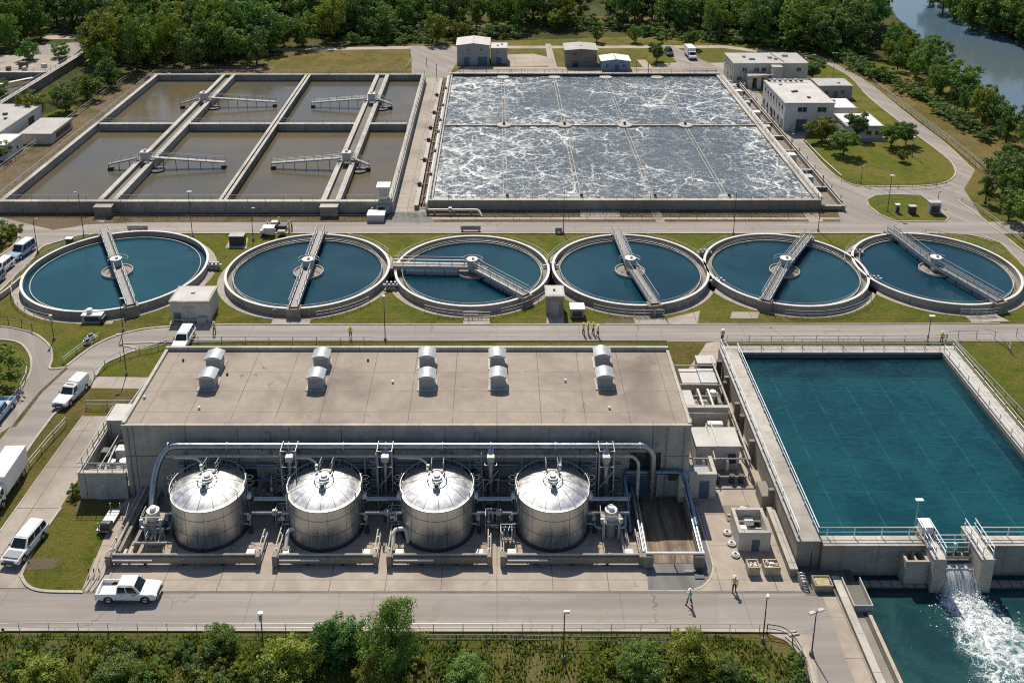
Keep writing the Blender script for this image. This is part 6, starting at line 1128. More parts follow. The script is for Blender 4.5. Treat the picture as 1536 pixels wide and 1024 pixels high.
# bicycle-like tripod by the near lamp
# ================================================================ PEOPLE
def skin_mesh(name, verts, edges, radii, mat, parent, sub=2, root=0):
    me = bpy.data.meshes.new(name); me.from_pydata(verts, edges, []); o = bpy.data.objects.new(name, me); COL.objects.link(o)
    m = o.modifiers.new('s', 'SKIN'); m.use_smooth_shade = True; m.branch_smoothing = .6
    for i, v in enumerate(me.skin_vertices[0].data): v.radius = radii[i] if isinstance(radii[i], tuple) else (radii[i],)*2; v.use_root = (i == root)
    s = o.modifiers.new('d', 'SUBSURF'); s.levels = s.render_levels = sub
    dg = bpy.context.evaluated_depsgraph_get(); dg.update(); me2 = bpy.data.meshes.new_from_object(o.evaluated_get(dg)); me2.name = name
    bpy.data.objects.remove(o); bpy.data.meshes.remove(me); me2.materials.clear(); me2.materials.append(MAT[mat])
    for p in me2.polygons: p.use_smooth = True
    return link(name, me2, parent)
def person(lab, px, py, face, vest='hi_vis', hat='hat_white', stride=.12, armbend=(.2,.2), group=None, trousers='trousers'):
    """face: heading in degrees (0 = +X); figure is built looking along +Y"""
    x, y = G(px, py); r = thing('person', lab, 'person', (0,0,0), group)
    s = stride
    V = [(0,0,.96),(0,.0,1.12),(0,.01,1.34),(0,.0,1.50),(0,.02,1.57),(0,.035,1.66),(0,.02,1.74)]; E = [(i,i+1) for i in range(6)]; Rd = [.13,(.135,.11),(.16,.115),.055,.062,(.078,.095),.07]
    V += [(0,.135,1.635)]; E += [(5,7)]; Rd += [.016]
    def chain(start, pts, rad):
        p = start
        for q, ra in zip(pts, rad): V.append(q); E.append((p, len(V)-1)); Rd.append(ra); p = len(V)-1
        return p
    hands = []
    for sd, fw, ab in ((-1, -s, armbend[0]), (1, s, armbend[1])):
        chain(0, [(sd*.10,0,.90),(sd*.115,fw*.55+.03,.50),(sd*.12,fw,.10),(sd*.135,fw+.14,.045)], [.095,.062,.045,.04])
        w = chain(2, [(sd*.20,0,1.42),(sd*.27,-fw*.5-.02,1.14),(sd*.27,-fw*.8+ab*1.2,.94+ab*.55),(sd*.265,-fw*.8+ab*1.2+.03,.86+ab*.6)], [.062,.043,.03,.034])
        hx, hy, hz = V[w]; dz = -1+ab*2; dn = Vector((0,.35+ab,dz)).normalized()
        for k, (o, ln) in enumerate(((-.03,.075),(-.01,.088),(.01,.082),(.03,.065))):
            a = Vector((hx-sd*.01, hy+o, hz))+dn*.045; chain(w, [tuple(a), tuple(a+dn*ln*.5+Vector((-sd*.008,.006,0))), tuple(a+dn*ln*.95+Vector((-sd*.024,.016,0)))], [.0095,.0088,.008])
        a = Vector((hx-sd*.012, hy+.04, hz+.015)); chain(w, [tuple(a), tuple(a+Vector((-sd*.01,.03,0))+dn*.03), tuple(a+Vector((-sd*.014,.038,0))+dn*.06)], [.012,.011,.009])
    b = skin_mesh('body', V, E, Rd, 'skin', r)
    v2 = [(0,0,.93),(0,0,1.12),(0,.01,1.34),(0,0,1.455)]; e2 = [(0,1),(1,2),(2,3)]; r2 = [(.165,.135),(.16,.135),(.185,.14),(.09,.085)]
    vest_o = skin_mesh('vest', v2, e2, r2, vest, r)
    MB().lathe([(.172,0),(.172,.05)],(0,0,1.10),20).build('reflective_band', MAT['lamp_glass'], vest_o, True)
    for sd, fw, ab in ((-1, -s, armbend[0]), (1, s, armbend[1])):
        skin_mesh('sleeve', [(sd*.17,0,1.42),(sd*.215,-.005,1.38),(sd*.272,-fw*.5-.02,1.14),(sd*.27,-fw*.8+ab*1.0,.99+ab*.5)], [(0,1),(1,2),(2,3)], [.075,.075,.056,.046], vest if sd > 0 else vest, r)
    v3 = [(0,0,.98),(0,0,.90)]; e3 = [(0,1)]; r3 = [(.15,.125),(.15,.125)]
    for sd, fw in ((-1,-s),(1,s)): n = len(v3); v3 += [(sd*.105,0,.82),(sd*.115,fw*.55+.03,.50),(sd*.12,fw,.13)]; e3 += [(1,n),(n,n+1),(n+1,n+2)]; r3 += [.112,.08,.068]
    skin_mesh('trousers', v3, e3, r3, trousers, r)
    for sd, fw in ((-1,-s),(1,s)): skin_mesh('boot', [(sd*.12,fw-.03,.06),(sd*.125,fw+.04,.06),(sd*.137,fw+.19,.045)], [(0,1),(1,2)], [.062,.06,.045], 'boots', r)
    MB().lathe([(.165,.0),(.16,.015),(.115,.02),(.118,.05),(.10,.10),(.06,.135),(.005,.145)],(0,.03,1.71),20).build('hard_hat', MAT[hat], r, True)
    MB().lathe([(.098,-.08),(.104,.0)],(0,.005,1.70),16,R(190),R(350)).build('hair', MAT['hair'], r, True)
    for sd in (-1,1): MB().bx((sd*.034,.118,1.66),(.022,.014,.014)).build('eye', MAT['black_rubber'], r); MB().bx((sd*.095,.03,1.635),(.02,.045,.06)).build('ear', MAT['skin'], r, bevel=.006)
    MB().bx((0,.118,1.595),(.05,.014,.01)).build('mouth', MAT['rust'], r)
    r.location = (x, y, .035); r.rotation_euler = (0,0,R(face-90)); return r
person('person in a pale green vest and white hard hat walking on the near road',1034,907,205,'hi_vis_green','hat_white',.22,(.15,.35)); person('person in a yellow vest and white hard hat standing by the two crates',1101,887,250,'hi_vis','hat_white',.14)
person('person in a yellow vest walking alone on the middle road behind the long building',526,506,280,'hi_vis','hat_yellow',.2); person('person in a yellow vest standing by the off white pump shed',322,500,250,'hi_vis','hat_white',.1)
G4 = 'crew of four talking on the middle road'
person('leftmost person of the crew of four on the middle road',875,502,20,'hi_vis','hat_white',.08,(.3,.2),G4); person('second person from the left of the crew of four on the middle road',882,501,330,'hi_vis','hat_yellow',.06,(.2,.3),G4); person('third person from the left of the crew of four on the middle road',890,501,200,'hi_vis','hat_yellow',.08,(.3,.3),G4); person('rightmost person of the crew of four, in grey trousers',897,505,190,'hi_vis','hat_white',.1,(.2,.2),G4,'shirt')
person('person in a yellow vest at the far left corner of the clear basin',1083,511,270,'hi_vis','hat_white',.1); person('person in a yellow vest at the far right corner of the clear basin',1412,515,240,'hi_vis','hat_white',.1)
G5 = 'crew round the pump trailer on the upper road'
person('person in a yellow vest at the left end of the dark pump trailer',402,347,10,'hi_vis','hat_white',.08,(.2,.2),G5); person('person in a yellow vest behind the middle of the pump trailer',419,340,270,'hi_vis','hat_yellow',.06,(.4,.4),G5); person('white hatted person nearest the right end of the pump trailer',434,346,180,'hi_vis','hat_white',.1,(.2,.3),G5); person('rightmost person of the trailer crew, in a yellow hat',438,344,200,'hi_vis','hat_yellow',.08,(.2,.2),G5)

# ================================================================ LAMPS, MASTS, FENCES
def lamp(lab, px, py, h, head='led', arm=.5, mat='dark_steel', rz=0.0, z=0.0, group='lamp posts along the roads'):
    x, y = G(px, py, z); r = thing('lamp_post', lab, 'lamp post', (x,y,z), group)
    MB().tube([(x,y,z+.02),(x,y,z+h*.5),(x,y,z+h)],[.07,.055,.045],10).build('pole', MAT[mat], r, True); MB().cyl((x,y,z+.02),.22,.45,12,.16).build('base', MAT['old_concrete'], r, True)
    c, s = math.cos(rz), math.sin(rz)
    if head == 'led':
        MB().beam((x,y,z+h-.05),(x+c*arm,y+s*arm,z+h+.05),.07,.07).build('arm', MAT[mat], r); q = MB().bx((x+c*arm,y+s*arm,z+h+.05),(.5,.28,.1),rz).build('lamp_head', MAT['rail_grey'], r, bevel=.04); MB().bx((x+c*arm,y+s*arm,z+h+.02),(.5,.3,.03),rz).build('lens', MAT['lamp_glass'], q)
    elif head == 'flat':
        q = MB().bx((x+c*arm*.4,y+s*arm*.4,z+h),(.75,.4,.1),rz).build('lamp_head', MAT['white_paint'], r, bevel=.03); MB().bx((x+c*arm*.4,y+s*arm*.4,z+h-.03),(.55,.28,.03),rz).build('lens', MAT['lamp_glass'], q)
    elif head == 'cam':
        q = MB().bx((x,y,z+h),(.4,.36,.24),rz).build('lamp_head', MAT['white_paint'], r, bevel=.05); MB().bx((x,y-.12,z+h-.55),(.28,.2,.5)).build('junction_box', MAT['equip_grey'], r, bevel=.03)
    elif head == 'twin':
        for k in (-1,1): q = MB().bx((x+c*k*.45,y+s*k*.45,z+h),(.6,.34,.13),rz).build('lamp_head', MAT['rail_grey'], r, bevel=.03)
        MB().beam((x-c*.5,y-s*.5,z+h-.03),(x+c*.5,y+s*.5,z+h-.03),.06,.06).build('crossarm', MAT[mat], r)
lamp('tall lamp post behind the far left of the leftmost clarifier, beside its bridge end',126,355,7.85,'led',.6,rz=R(160)); lamp('shorter lamp post on the kerb left of the leftmost clarifier near the minivan',57,380,5.9,'led',.5,rz=R(20)); lamp('tall lamp post behind the right of the leftmost clarifier',289,356,8.2,'flat',.4,rz=0); lamp('lamp post behind the left of the second clarifier near the crew',380,361,5.8,'led',.4,rz=0)
lamp('tall lamp post between the third and fourth clarifiers at the upper road',845,351,8.1,'led',.4,rz=R(90)); lamp('tall lamp post between the fourth and fifth clarifiers at the upper road',1100,352,7.5,'led',.4,rz=R(90)); lamp('tallest lamp post, behind the left of the rightmost clarifier',1227,347,10.0,'led',.4,rz=R(90)); lamp('lamp post on the oval lawn by the lane',1331,318,6.9,'flat',.3,rz=0)
lamp('lamp post in the gap in front of the second and third clarifiers',578,511,6.6,'cam'); lamp('lamp post at the far edge of the clear basin',1391,516,4.2,'flat',.3,rz=0); lamp('thin lamp post on the little lawn left of the long building',190,562,5.8,'led',.4,rz=R(200)); lamp('near lamp post with a white camera head at the scrub left of the tall bush',396,980,4.2,'cam')
lamp('thin lamp post at the near fence right of the tall bush',845,990,5.1,'led',.2); lamp('slim lamp post at the right bend of the near road, nearer the outfall fence',1144,962,4.6,'led',.3,rz=R(60)); lamp('twin headed lamp post on the pavement beside the outfall pool',1217,982,4.6,'twin',rz=R(20)); lamp('white headed lamp post on the wall of the clear basin beside the weir',1371,797,3.6,'flat',.2,'rail_grey',0,3.0)
lamp('short lamp post beside the utility box at the end of the oval lawn',1406,308,2.6,'led',.2); lamp('thin post on the big lawn near its lower left kerb',1291,276,3.6,'led',.2); lamp('tall thin mast beside the ring road behind the grey block house',1249,119,7.0,'twin'); lamp('pale post at the corner of the office yard beside the pipe gallery',1114,160,5.6,'cam'); lamp('thin mast in front of the laboratory yard beside the pipe gallery',1185,236,5.0,'led',.2); lamp('thin post with a box beside the parking lawn trees',1368,236,4.2,'cam')
lamp('lamp post on the lawn in front of the leftmost clarifier',81,510,3.6,'cam'); lamp('thin lamp post on the lawn between the compressor and the pump shed',185,497,5.0,'led',.3); lamp('lamp post near the fence on the left meadow bend',1083,518,.01+2.2,'cam')
def mast(lab, px, py, h): 
    x, y = G(px, py); r = thing('utility_post', lab, 'post', (x,y,0), 'thin posts on the far yards'); MB().tube([(x,y,.02),(x,y,h)],.07,7).build('pole', MAT['dark_steel'], r, True); MB().bx((x,y-.1,h*.6),(.3,.2,.4)).build('box', MAT['equip_grey'], r)
for i, (px, py, h, l) in enumerate(((1180,155,3.2,'in the office yard between the office block and the laboratory'),(655,118,4.0,'at the far left corner of the foaming basin'),(690,117,4.5,'in front of the grey workshop'),(640,100,2.5,'on the far lane between the meadow and the workshop'),(954,108,3.0,'right of the blue shed'),(972,110,3.4,'at the far path right of the blue shed'),(1175,100,2.6,'by the roof edge of the office yard'),(1297,120,3,'on the ring road verge'))): mast('thin dark post '+l, px, py, h)
def fpx(lab, pts, h=1.1, sp=2.6, mat='rail_grey', z=.05, **k): return fence(lab, [(*G(x,y), z) for x,y in pts], h, sp, mat, **k)
fpx('long low pipe fence along the near road above the scrub', [(-60,950),(0,949),(60,948),(300,948.5),(600,949),(900,949.5),(1148,950)], 1.0, 2.6, 'rail_grey', r=.032); fpx('curved pipe fence round the right bend of the near road', [(1150,950),(1178,957),(1200,985),(1212,1030)], 1.0, 2.4, 'dark_steel', smooth=True)
fpx('dark wire fence on posts in the scrub right of the tall bush', [(640,966),(760,966),(845,968),(920,969),(1010,970)], 1.0, 2.6, 'dark_steel', r=.035)
fpx('pale fence along the outer edge of the road past the clear basin lawn', [(1090,513),(1240,514),(1400,513),(1420,512)], 1.0, 3.0, 'rail_grey', z=.05); fpx('fence round the lawn right of the clear basin', [(1418,514),(1425,509),(1460,508),(1488,508),(1508,520),(1515,530)], 1.2, 2.5, 'rail_grey', smooth=True); fpx('fence running down the right edge beyond the clear basin lawn', [(1524,506),(1536,516),(1560,545),(1590,590)], 1.4, 2.5, 'rail_grey')
fpx('double pipe rail between the clear basin walkway and its right hand lawn', [(1432,521),(1460,550),(1500,592),(1545,640),(1600,700)], 1.0, 2.4, 'rail_grey')
fpx('fence along the grass strip between the left road and the driveway', [(100,637),(72,668),(46,700),(22,735)], 1.0, 2.6, 'rail_grey'); fpx('fence round the small lawn behind the corner of the long building', [(142,566),(165,545),(195,534),(232,526),(250,520)], 1.0, 2.4, 'rail_grey', smooth=True); fpx('fence along the inside of the far left path', [(0,622),(22,602),(38,575),(42,555)], 1.0, 2.4, 'rail_grey', smooth=True); fpx('fence along the outside bend of the far left path', [(-10,486),(20,487),(42,492),(52,498)], 1.1, 2.2, 'dark_steel', smooth=True)
fpx('low fence across the meadow strip beside the driveway head', [(130,612),(170,612),(200,612)], 1.0, 2.5, 'rail_grey'); fpx('pipe fence along the back of the long building by the road', [(262,513.5),(400,514.5),(560,514.5)], .9, 3.2, 'rail_grey'); fpx('low fence on the lawn in front of the leftmost clarifier at the left road', [(95,545),(130,518),(150,507)], .8, 2.6, 'rail_grey')
fpx('long fence along the left bank beside the brown basin', [(0,258),(30,236),(75,205),(120,170),(165,138),(198,115)], 1.3, 3.2, 'rail_grey'); fpx('white edged fence along the outside of the ring road', [(1330,146),(1372,178),(1420,214),(1455,244),(1470,258)], 1.0, 3.0, 'rail_grey'); fpx('second rail outside the ring road on the bank', [(1308,122),(1340,147),(1380,178),(1428,213),(1465,243),(1478,254)], .8, 3.2, 'rail_grey'); fpx('fence along the lower edge of the big lawn', [(1262,276),(1320,284),(1390,283),(1425,276)], .9, 2.6, 'dark_steel', r=.035); fpx('white rail along the left edge of the big lawn', [(1208,214),(1235,242),(1262,266)], .35, 4, 'white_paint', bars=1, r=.08)
fpx('guard rail of posts and pipes along the right road under the trees', [(1442,302),(1462,312),(1490,332),(1520,355),(1560,390)], .8, 3, 'rail_grey'); fpx('low rail behind the foaming basin along the far lane', [(672,111),(800,110),(950,110),(1075,112)], 1.0, 3.4, 'dark_steel', r=.04); fpx('fence behind the brown basin along the meadow', [(420,109),(520,108),(608,106),(618,92),(614,76)], 1.0, 3.4, 'rail_grey', r=.04)
fpx('fence along the verge above the upper road left of the concrete lane', [(160,328),(300,329),(440,329),(560,329)], .8, 3.2, 'dark_steel', r=.03); fpx('fence along the verge above the upper road right of the concrete lane', [(660,329),(800,329),(1000,329),(1190,329)], .8, 3.2, 'dark_steel', r=.03)
b = thing('wall_sign', 'white retaining wall along the roadside at the far left below the parked cars', 'wall', (*G(20,455),0)); a = GP([(-30,470),(10,442),(38,418)]); MB().ribbon(a,.3,.02,.9).build('wall', MAT['coping'], b)
# ================================================================ TREES
def tree_proto(H, Wd, seed, leaf, n_clump=46, n_leaf=58, ls=.42, trunk=True, squash=.42, low=.2, cat='tree', name='broadleaf_tree', conic=0.0):
    rr = random.Random(seed); r = thing(name, 'x', cat, (0,0,0))
    cz = H*(low+(1-low)*.5); a = Wd/2; b = H*(1-low)*.5
    if trunk:
        m = MB(); m.tube([(0,0,-.1),(rr.uniform(-.1,.1),rr.uniform(-.1,.1),H*.25),(rr.uniform(-.3,.3),rr.uniform(-.3,.3),H*.72)],[.028*H,.02*H,.006*H],8)
        for k in range(6):
            t = rr.uniform(.22,.5); an = k*1.05+rr.uniform(-.3,.3); e = (math.cos(an)*a*.65, math.sin(an)*a*.65, H*(t+.22)); m.tube([(0,0,H*t),(e[0]*.5,e[1]*.5,H*(t+.14)),e],[.011*H,.007*H,.003*H],5)
        m.build('trunk', MAT['bark'], r, True)
    vs = []; fs = []
    lob = [(rr.uniform(0,6.28), rr.uniform(-.3,.9), rr.uniform(.12,.3)) for _ in range(5)]
    for c in range(n_clump):
        z = rr.uniform(-1,1); an = rr.uniform(0,6.283); q = math.sqrt(1-z*z); rad = rr.uniform(.5,.98) if rr.random() < .85 else rr.uniform(.1,.5)
        k = 1.0
        for la, lz, lw in lob: k += lw*max(0, math.cos(an-la))*(1-abs(z-lz))*.8
        k *= 1-conic*max(0, z)*.8
        cx, cy, cc = math.cos(an)*q*a*rad*k, math.sin(an)*q*a*rad*k, cz+z*b*rad*(.94+.12*rr.random())
        cr = rr.uniform(.17,.30)*min(a,b)*1.15
        for l in range(n_leaf):
            d = Vector((rr.gauss(0,1),rr.gauss(0,1),rr.gauss(0,1)*.8+.25)).normalized(); p = Vector((cx,cy,cc))+Vector((d.x,d.y,d.z*.75))*cr*rr.uniform(.45,1.08)
            if p.z < .15: continue
            nrm = (d+Vector((rr.gauss(0,.45),rr.gauss(0,.45),rr.gauss(0,.45)+.35))).normalized(); u = nrm.orthogonal().normalized(); w = nrm.cross(u); t = rr.uniform(0,6.28); s = ls*rr.uniform(.5,1.25)
            u2 = (u*math.cos(t)+w*math.sin(t))*s; w2 = (w*math.cos(t)-u*math.sin(t))*s*.62; n = len(vs)
            vs += [p-u2, p-w2*.9+nrm*s*.12, p+u2, p+w2*.9+nrm*s*.12]; fs.append((n,n+1,n+2,n+3))
    m = MB(); m.v = [tuple(v) for v in vs]; m.f = fs; m.flat = True; m.build('crown' if trunk else 'foliage', MAT[leaf], r)
    return r
PROTO = {}
for i, (H, W, lf, nc, nl, ls, lowv) in enumerate(((14,10.5,'leaf_dark',54,62,.46,.14),(15,9,'leaf_dark',54,58,.44,.12),(13,11,'leaf_mid',54,60,.46,.14),(12,8.5,'leaf_mid',48,60,.40,.16),(14,9.5,'leaf_blue',52,60,.44,.12),(12,9.5,'leaf_yellow',50,58,.42,.16),(16,8,'leaf_dark',52,58,.42,.12),(11,9,'leaf_mid',48,58,.40,.14))):
    PROTO['f%d'%i] = (tree_proto(H, W, 100+i, lf, nc, nl, ls, low=lowv*.35, conic=.3 if i in (1,6) else 0), H, W)
for i, (H, W, lf, nc, nl, ls) in enumerate(((7,6.2,'leaf_mid',60,80,.24),(6.5,5.6,'leaf_dark',60,80,.23),(7,6,'leaf_yellow',60,80,.24))): PROTO['s%d'%i] = (tree_proto(H, W, 200+i, lf, nc, nl, ls, low=.2, name='lawn_tree'), H, W)
for i, (H, W, lf, nc, nl, ls) in enumerate(((8,6,'leaf_mid',90,130,.125),(5,3.4,'leaf_dark',60,120,.11),(5,4.6,'leaf_yellow',70,120,.12),(4.5,4.2,'leaf_mid',70,120,.11))): PROTO['n%d'%i] = (tree_proto(H, W, 300+i, lf, nc, nl, ls, low=.05, name='roadside_tree', conic=.5), H, W)
for i, (H, W, lf, nc, nl, ls) in enumerate(((1.8,2.4,'leaf_mid',26,90,.10),(1.5,2.2,'leaf_yellow',26,90,.10),(2.2,2.2,'leaf_dark',28,90,.10),(1.2,2.0,'leaf_yellow',22,80,.09),(1.6,2.8,'leaf_blue',28,90,.10))): PROTO['b%d'%i] = (tree_proto(H, W, 400+i, lf, nc, nl, ls, trunk=False, low=-.15, cat='shrub', name='shrub'), H, W)
USED = set(); RT = random.Random(11)
def plant(key, x, y, h, lab, group=None, wide=1.0, z=0.0, name=None):
    p, H, W = PROTO[key]; o = p if key not in USED else copy_tree(p); USED.add(key)
    s = h/H; o.location = (x, y, z-.02); o.rotation_euler = (0,0,RT.uniform(0,6.28)); o.scale = (s*wide*RT.uniform(.92,1.1), s*wide*RT.uniform(.92,1.1), s)
    o['label'] = lab; o['group'] = group or ''
    if not group and 'group' in o: del o['group']
    return o
def inside(x, y, poly):
    c = False; n = len(poly)
    for i in range(n):
        (x1,y1),(x2,y2) = poly[i], poly[i-1]
        if (y1 > y) != (y2 > y) and x < (x2-x1)*(y-y1)/(y2-y1)+x1: c = not c
    return c
TREES = []
def wood(poly, sp, h0, h1, keys, lab, group, px=True, cap=999, zf=None):
    P = GP(poly) if px else poly; xs = [p[0] for p in P]; ys = [p[1] for p in P]; n = 0; y = min(ys); row = 0
    while y < max(ys):
        x = min(xs)+(row%2)*sp*.5
        while x < max(xs):
            X, Y = x+RT.uniform(-.3,.3)*sp, y+RT.uniform(-.3,.3)*sp
            if inside(X, Y, P) and n < cap and all((X-a)**2+(Y-b)**2 > (sp*.55)**2 for a, b in TREES):
                TREES.append((X,Y)); n += 1; plant(RT.choice(keys), X, Y, RT.uniform(h0*.95,h1*1.14), lab, group, RT.uniform(.66,.95))
            x += sp
        y += sp*.86; row += 1
    return n
D = ['f0','f1','f2','f3','f4','f6','f0','f4','f7']; LT = ['f2','f3','f5','f7','f0']
cnt = []
cnt.append(wood([(128,122),(165,113),(235,101),(300,104),(392,103),(402,90),(412,74),(380,60),(300,54),(150,58),(140,85)], 7.6, 10, 15.5, D+['f5'], 'tall broadleaf tree in the thick wood behind the far left of the brown basin', 'trees of the wood behind the brown basin'))
cnt.append(wood([(-40,84),(26,86),(45,66),(120,50),(300,46),(420,46),(420,28),(-40,28)], 9.5, 12, 17, D, 'dark tree in the far upper left wood beyond the car park', 'trees of the wood beyond the car park'))
def hz(X, Y): return max(0.0, (Y-340)/46*26*.12) if Y > 345 else 0.0
cnt.append(wood([(400,46),(520,52),(610,56),(700,52),(760,46),(830,36),(915,34),(960,42),(1010,52),(1100,62),(1180,72),(1280,88),(1312,74),(1322,40),(1300,26),(400,28)], 7.6, 10.5, 15, D, 'dark broadleaf tree in the long wood along the far side of the works', 'trees of the long wood along the far side'))
cnt.append(wood([(1304,80),(1322,98),(1360,130),(1406,162),(1450,188),(1480,204),(1496,168),(1452,128),(1404,92),(1352,58),(1326,56)], 6.8, 5.5, 8.6, LT+['f4'], 'leafy tree on the river bank beside the ring road', 'trees on the near river bank'))
cnt.append(wood([(1462,205),(1500,226),(1545,246),(1600,262),(1620,215),(1540,186),(1500,174)], 7.2, 6.5, 9.5, D, 'tall tree in the clump by the river at the right edge', 'tall trees at the right edge by the river'))
cnt.append(wood([(1462,290),(1486,322),(1536,352),(1600,385),(1620,320),(1540,272),(1490,258)], 5.2, 6.5, 9.0, D, 'dense dark tree in the clump below the ring road at the right edge', 'trees below the ring road at the right edge'))
cnt.append(wood([(1392,14),(1450,44),(1500,66),(1545,84),(1640,118),(1640,40),(1500,4),(1400,-6)], 8.5, 10, 15, D, 'leafy tree in the wood on the far bank of the river', 'trees on the far river bank'))
def one(key, px, py, h, lab, wide=1.0, group=None): x, y = G(px, py); TREES.append((x,y)); plant(key, x, y, h, lab, group, wide)
one('f5',52,178,6.5,'yellowish rounded tree just above the wide pale roofed shed',1.25); one('f0',100,168,7.0,'dark rounded tree between the old basin and the left fence',1.1); one('f2',132,150,7.0,'rounded tree third along the row beside the left fence',1.1); one('f0',165,132,8,'dark tree at the far end of the row beside the left fence',1.0); one('f4',2,152,6,'dark tree at the left edge beside the old basin'); one('f5',6,240,4,'yellow green bush tree at the left edge in front of the white cabin',1.2); one('f0',45,96,7,'tree in front of the car park at the upper left'); one('f3',92,92,6,'small tree before the car park near the old basin')
one('f7',-22,590,6.5,'dark tree cut by the left edge inside the curved path',1.3); one('f2',-14,368,5.0,'dark leafy tree cut by the left edge at the upper road bend',1.3); one('f0',-30,395,5,'low dark tree at the left edge beside the parked cars',1.2)
one('f3',426,70,9,'isolated tree on the left of the pair at the meadow corner',1.0); one('f2',455,70,11,'taller full tree of the pair at the meadow corner',1.0); one('f5',496,62,13.5,'tall pale green tree right of the pair at the meadow corner',.85); one('f0',572,58,11,'dark round tree standing out in front of the long wood',1.0); one('f7',528,66,4,'low bush tree behind the meadow at the lane',1.2); one('f5',655,64,9.5,'pale green tree left of the grey workshop',1.1); one('f5',690,62,6.5,'smaller yellow green tree just left of the grey workshop',1.2); one('f3',398,76,7,'bush like tree left of the meadow corner',1.1)
one('f5',846,42,10.5,'bright yellow green tree in front of the long wood, right of centre',.9); one('f5',833,46,7,'small yellow tree beside the bright yellow green one',1.0); one('f3',895,63,7,'small dark tree alone on the strip beyond the far road',.8); one('f3',952,64,5.6,'smallest dark tree alone on the strip beyond the far road',.9); one('s1',985,93,6,'rounded tree between the blue shed and the far parked cars',.95); one('s1',1036,73,6.2,'rounded tree at the head of the far car road',.95)
one('s2',1232,212,5.6,'broad olive tree at the corner of the lawn by the laboratory door',1.2); one('s1',1284,207,6.0,'dark tree in front of the white bungalow',1.05); one('s0',1265,233,5.6,'tree on the big lawn standing nearest the service lane',1.05); one('s0',1337,221,5.6,'left tree of the pair at the right of the white bungalow',.95); one('s1',1358,218,5.4,'right tree of the pair at the right of the white bungalow',.85); one('s1',1219,120,6.2,'round tree between the office block and the ring road',1.05); one('s1',1246,84,6.5,'round tree at the foot of the long wood by the ring road',.95); one('s2',1353,243,2.6,'young sapling on the big lawn below the pair of trees',1.0)
one('n0',592,1008,7.4,'tall bushy tree at the bottom centre rising in front of the near road',.86); one('n1',497,985,4.6,'narrow dark bush tree left of the tall bushy one',1.0); one('n1',527,988,4.4,'second narrow dark bush tree, closest to the tall bushy one',1.0); one('n3',332,975,2.6,'dark rounded bush tree at the near fence in the lower left',1.1); one('n2',436,1012,3.6,'yellow green bush tree by the near camera lamp',1.3); one('n2',1034,1004,4.0,'yellow green bush tree at the near fence in the lower right',1.1); one('n3',960,1020,3.4,'broad bush tree left of the lower right yellow one',1.2); one('n3',180,1030,2.8,'broad bush tree in the lower left scrub',1.4); one('n3',700,1024,2.6,'low bush tree right of the tall bushy one',1.3); one('n2',560,1030,3.0,'yellow bush at the foot of the tall bushy tree',1.2); one('n2',60,1030,2.6,'yellow green bush tree at the lower left corner',1.5); one('n3',1090,1020,2.2,'low dark bush at the right end of the lower right scrub',1.3)
# shrub hedges
SH = []
def shrub(px, py, h, lab, group, key=None, wide=1.0): x, y = G(px, py); plant(key or 'b%d'%RT.randrange(5), x, y, h, lab, group, wide)
for i in range(16): t = i/15; shrub(1262+t*60+RT.uniform(-3,3), 88+t*34+RT.uniform(-2,2), RT.uniform(2.2,3.6), 'clipped looking bush in the hedge row at the foot of the river wood', 'hedge bushes by the ring road', RT.choice(('b0','b2','b4')), 1.1)
for i in range(20): t = i/19; shrub(1332+t*148+RT.uniform(-4,4), 118+t*92+RT.uniform(-3,3), RT.uniform(1.6,3.2), 'wild bush at the edge of the river bank trees', 'bushes under the river bank trees', RT.choice(('b0','b2','b4')), 1.2)
for i in range(14): shrub(530+i*9+RT.uniform(-3,3), 63+RT.uniform(-2,3), RT.uniform(1.5,2.6), 'low bush in the row behind the meadow', 'bushes behind the meadow', RT.choice(('b0','b2')), 1.3)
n = 0
for i in range(80):
    px, py = RT.uniform(-30,1205), 968+abs(RT.gauss(0,36))
    if py > 1075 or (680 < px < 900 and py < 995) or (px > 1130 and py < 990): continue
    near = py > 1000; shrub(px, py, RT.uniform(.7,1.7)*(1.15 if near else .8), 'wild shrub in the overgrown bank below the near road', 'wild shrubs on the near bank'); n += 1
for i in range(8): shrub(1180+RT.uniform(0,30), 985+i*7, RT.uniform(.5,.9), 'small wild shrub beside the bend of the near road', 'small shrubs by the near road bend')
for px, py, h in ((690,62,2.5),(700,66,2),(20,350,2),(8,362,2.2),(112,745,1.6),(1240,250,.1)):
    if h > .5: shrub(px, py, h, {112:'spiky bush at the left corner of the plant annex',690:'bush by the yellow green trees at the grey workshop',700:'lower bush by the yellow green trees at the grey workshop',20:'bush on the kerb island at the far left bend',8:'second bush on the kerb island at the far left bend'}[px], None)
for i in range(60): t = i/59; shrub(400+t*900+RT.uniform(-5,5), 50+RT.uniform(-4,4)+(28*max(0,(t-.6)/.4) if t>.6 else (-10 if .42<t<.6 else 4)), RT.uniform(2.5,4.5), 'leafy undergrowth bush at the foot of the long wood', 'undergrowth bushes along the long wood', RT.choice(('b0','b2','b4')), 1.3)
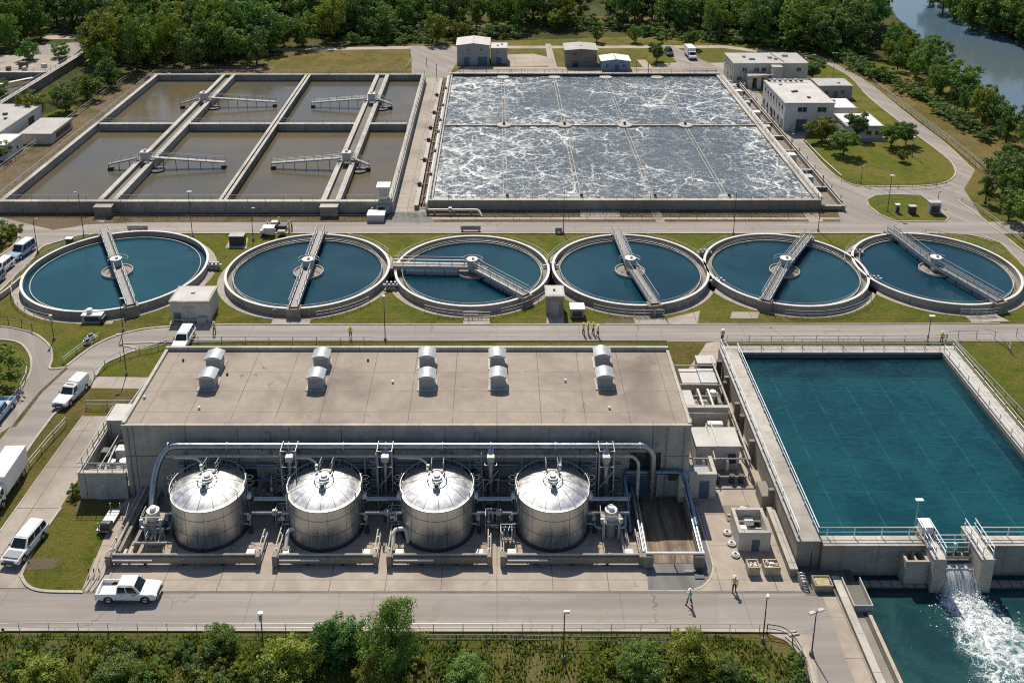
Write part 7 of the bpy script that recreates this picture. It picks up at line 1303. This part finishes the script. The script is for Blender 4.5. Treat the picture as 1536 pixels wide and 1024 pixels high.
# rough ground cover: weeds and tall grass on the near bank, tufts along the verges (nobody could count these)
def cover(name, spots, mat, s0, s1, up=.5):
    m = MB(); m.flat = True; rr = RT
    for x, y in spots:
        s = rr.uniform(s0, s1); an = rr.uniform(0,6.28); c, sn = math.cos(an), math.sin(an); h = s*rr.uniform(.6,1.6); lean = rr.uniform(-.6,.6)*s; n = len(m.v); w = s*.35
        m.v += [(x-c*w,y-sn*w,.0),(x+c*w,y+sn*w,.0),(x+c*w*.4+sn*lean,y+sn*w*.4-c*lean,h),(x-c*w*.4+sn*lean,y-sn*w*.4-c*lean,h)]; m.f.append((n,n+1,n+2,n+3))
    return stuff(m.build(name, MAT[mat]))
sp = []
while len(sp) < 34000:
    x, y = RT.uniform(-55,30), RT.uniform(46,68.5)
    if inside(x, y, [(-60,40),(26.0,40),(26.4,63),(24,66.8),(20.5,68.4),(-60,68.4)]) and math.sin(x*.7+y*1.3)+math.sin(x*1.9-y*.8)+RT.uniform(-1.6,1.6) > -.4+max(0,(59-y)*.3): sp.append((x,y))
cover('scrub', sp, 'scrub_leaf', .10, .34)
sp = [(RT.uniform(-100,57), RT.uniform(158.4,160.1)) for _ in range(3000)]; cover('verge_grass', sp, 'scrub_leaf', .08, .22)
sp = []
for a, b in (((142,566),(245,518)),((62,700),(128,600)),((40,850),(170,768)),((1010,520),(1058,556))):
    for _ in range(900): x, y = G(RT.uniform(a[0],b[0]), RT.uniform(min(a[1],b[1]),max(a[1],b[1]))); sp.append((x,y))
# ================================================================ CAMERA, SUN, SKY
cam = bpy.data.cameras.new('camera'); co = bpy.data.objects.new('camera', cam); COL.objects.link(co)
co.location = (0, 0, CH); co.rotation_euler = (R(90)-CT, 0, 0)
cam.sensor_fit = 'HORIZONTAL'; cam.sensor_width = 36.0; cam.lens = 36.0*CF/1536
cam.shift_x = (768-CCX)/1536; cam.shift_y = -(512-CCY)/1536
cam.clip_start = 1; cam.clip_end = 3000
scn.camera = co
EL, AZ = R(53), R(11)     # sun stands behind the works; shadows fall towards the camera and a little to the right
d = Vector((-math.sin(AZ)*math.cos(EL), math.cos(AZ)*math.cos(EL), math.sin(EL)))
sun = bpy.data.lights.new('sun', 'SUN'); so = bpy.data.objects.new('sun', sun); COL.objects.link(so)
sun.energy = 4.5; sun.angle = R(.53); sun.color = (1.0, .92, .795)
so.rotation_euler = (-d).to_track_quat('-Z', 'Y').to_euler(); so.location = (0, 120, 150)
world = bpy.data.worlds.new('World'); scn.world = world; world.use_nodes = True
nt = world.node_tree; bg = nt.nodes['Background']
sky = nt.nodes.new('ShaderNodeTexSky'); sky.sky_type = 'NISHITA'; sky.sun_disc = False
sky.sun_elevation = EL; sky.sun_rotation = -AZ; sky.altitude = 100; sky.air_density = 1.0; sky.dust_density = .8; sky.ozone_density = 1.0
nt.links.new(sky.outputs[0], bg.inputs[0]); bg.inputs[1].default_value = .088
scn.view_settings.view_transform = 'Standard'; scn.view_settings.look = 'None'; scn.view_settings.gamma = 1; scn.view_settings.exposure = 0.2
scn.view_settings.use_curve_mapping = False
scn.cycles.max_bounces = 6; scn.cycles.transparent_max_bounces = 8; scn.cycles.sample_clamp_indirect = 8; scn.cycles.use_denoising = False; scn.cycles.filter_width = 1.1
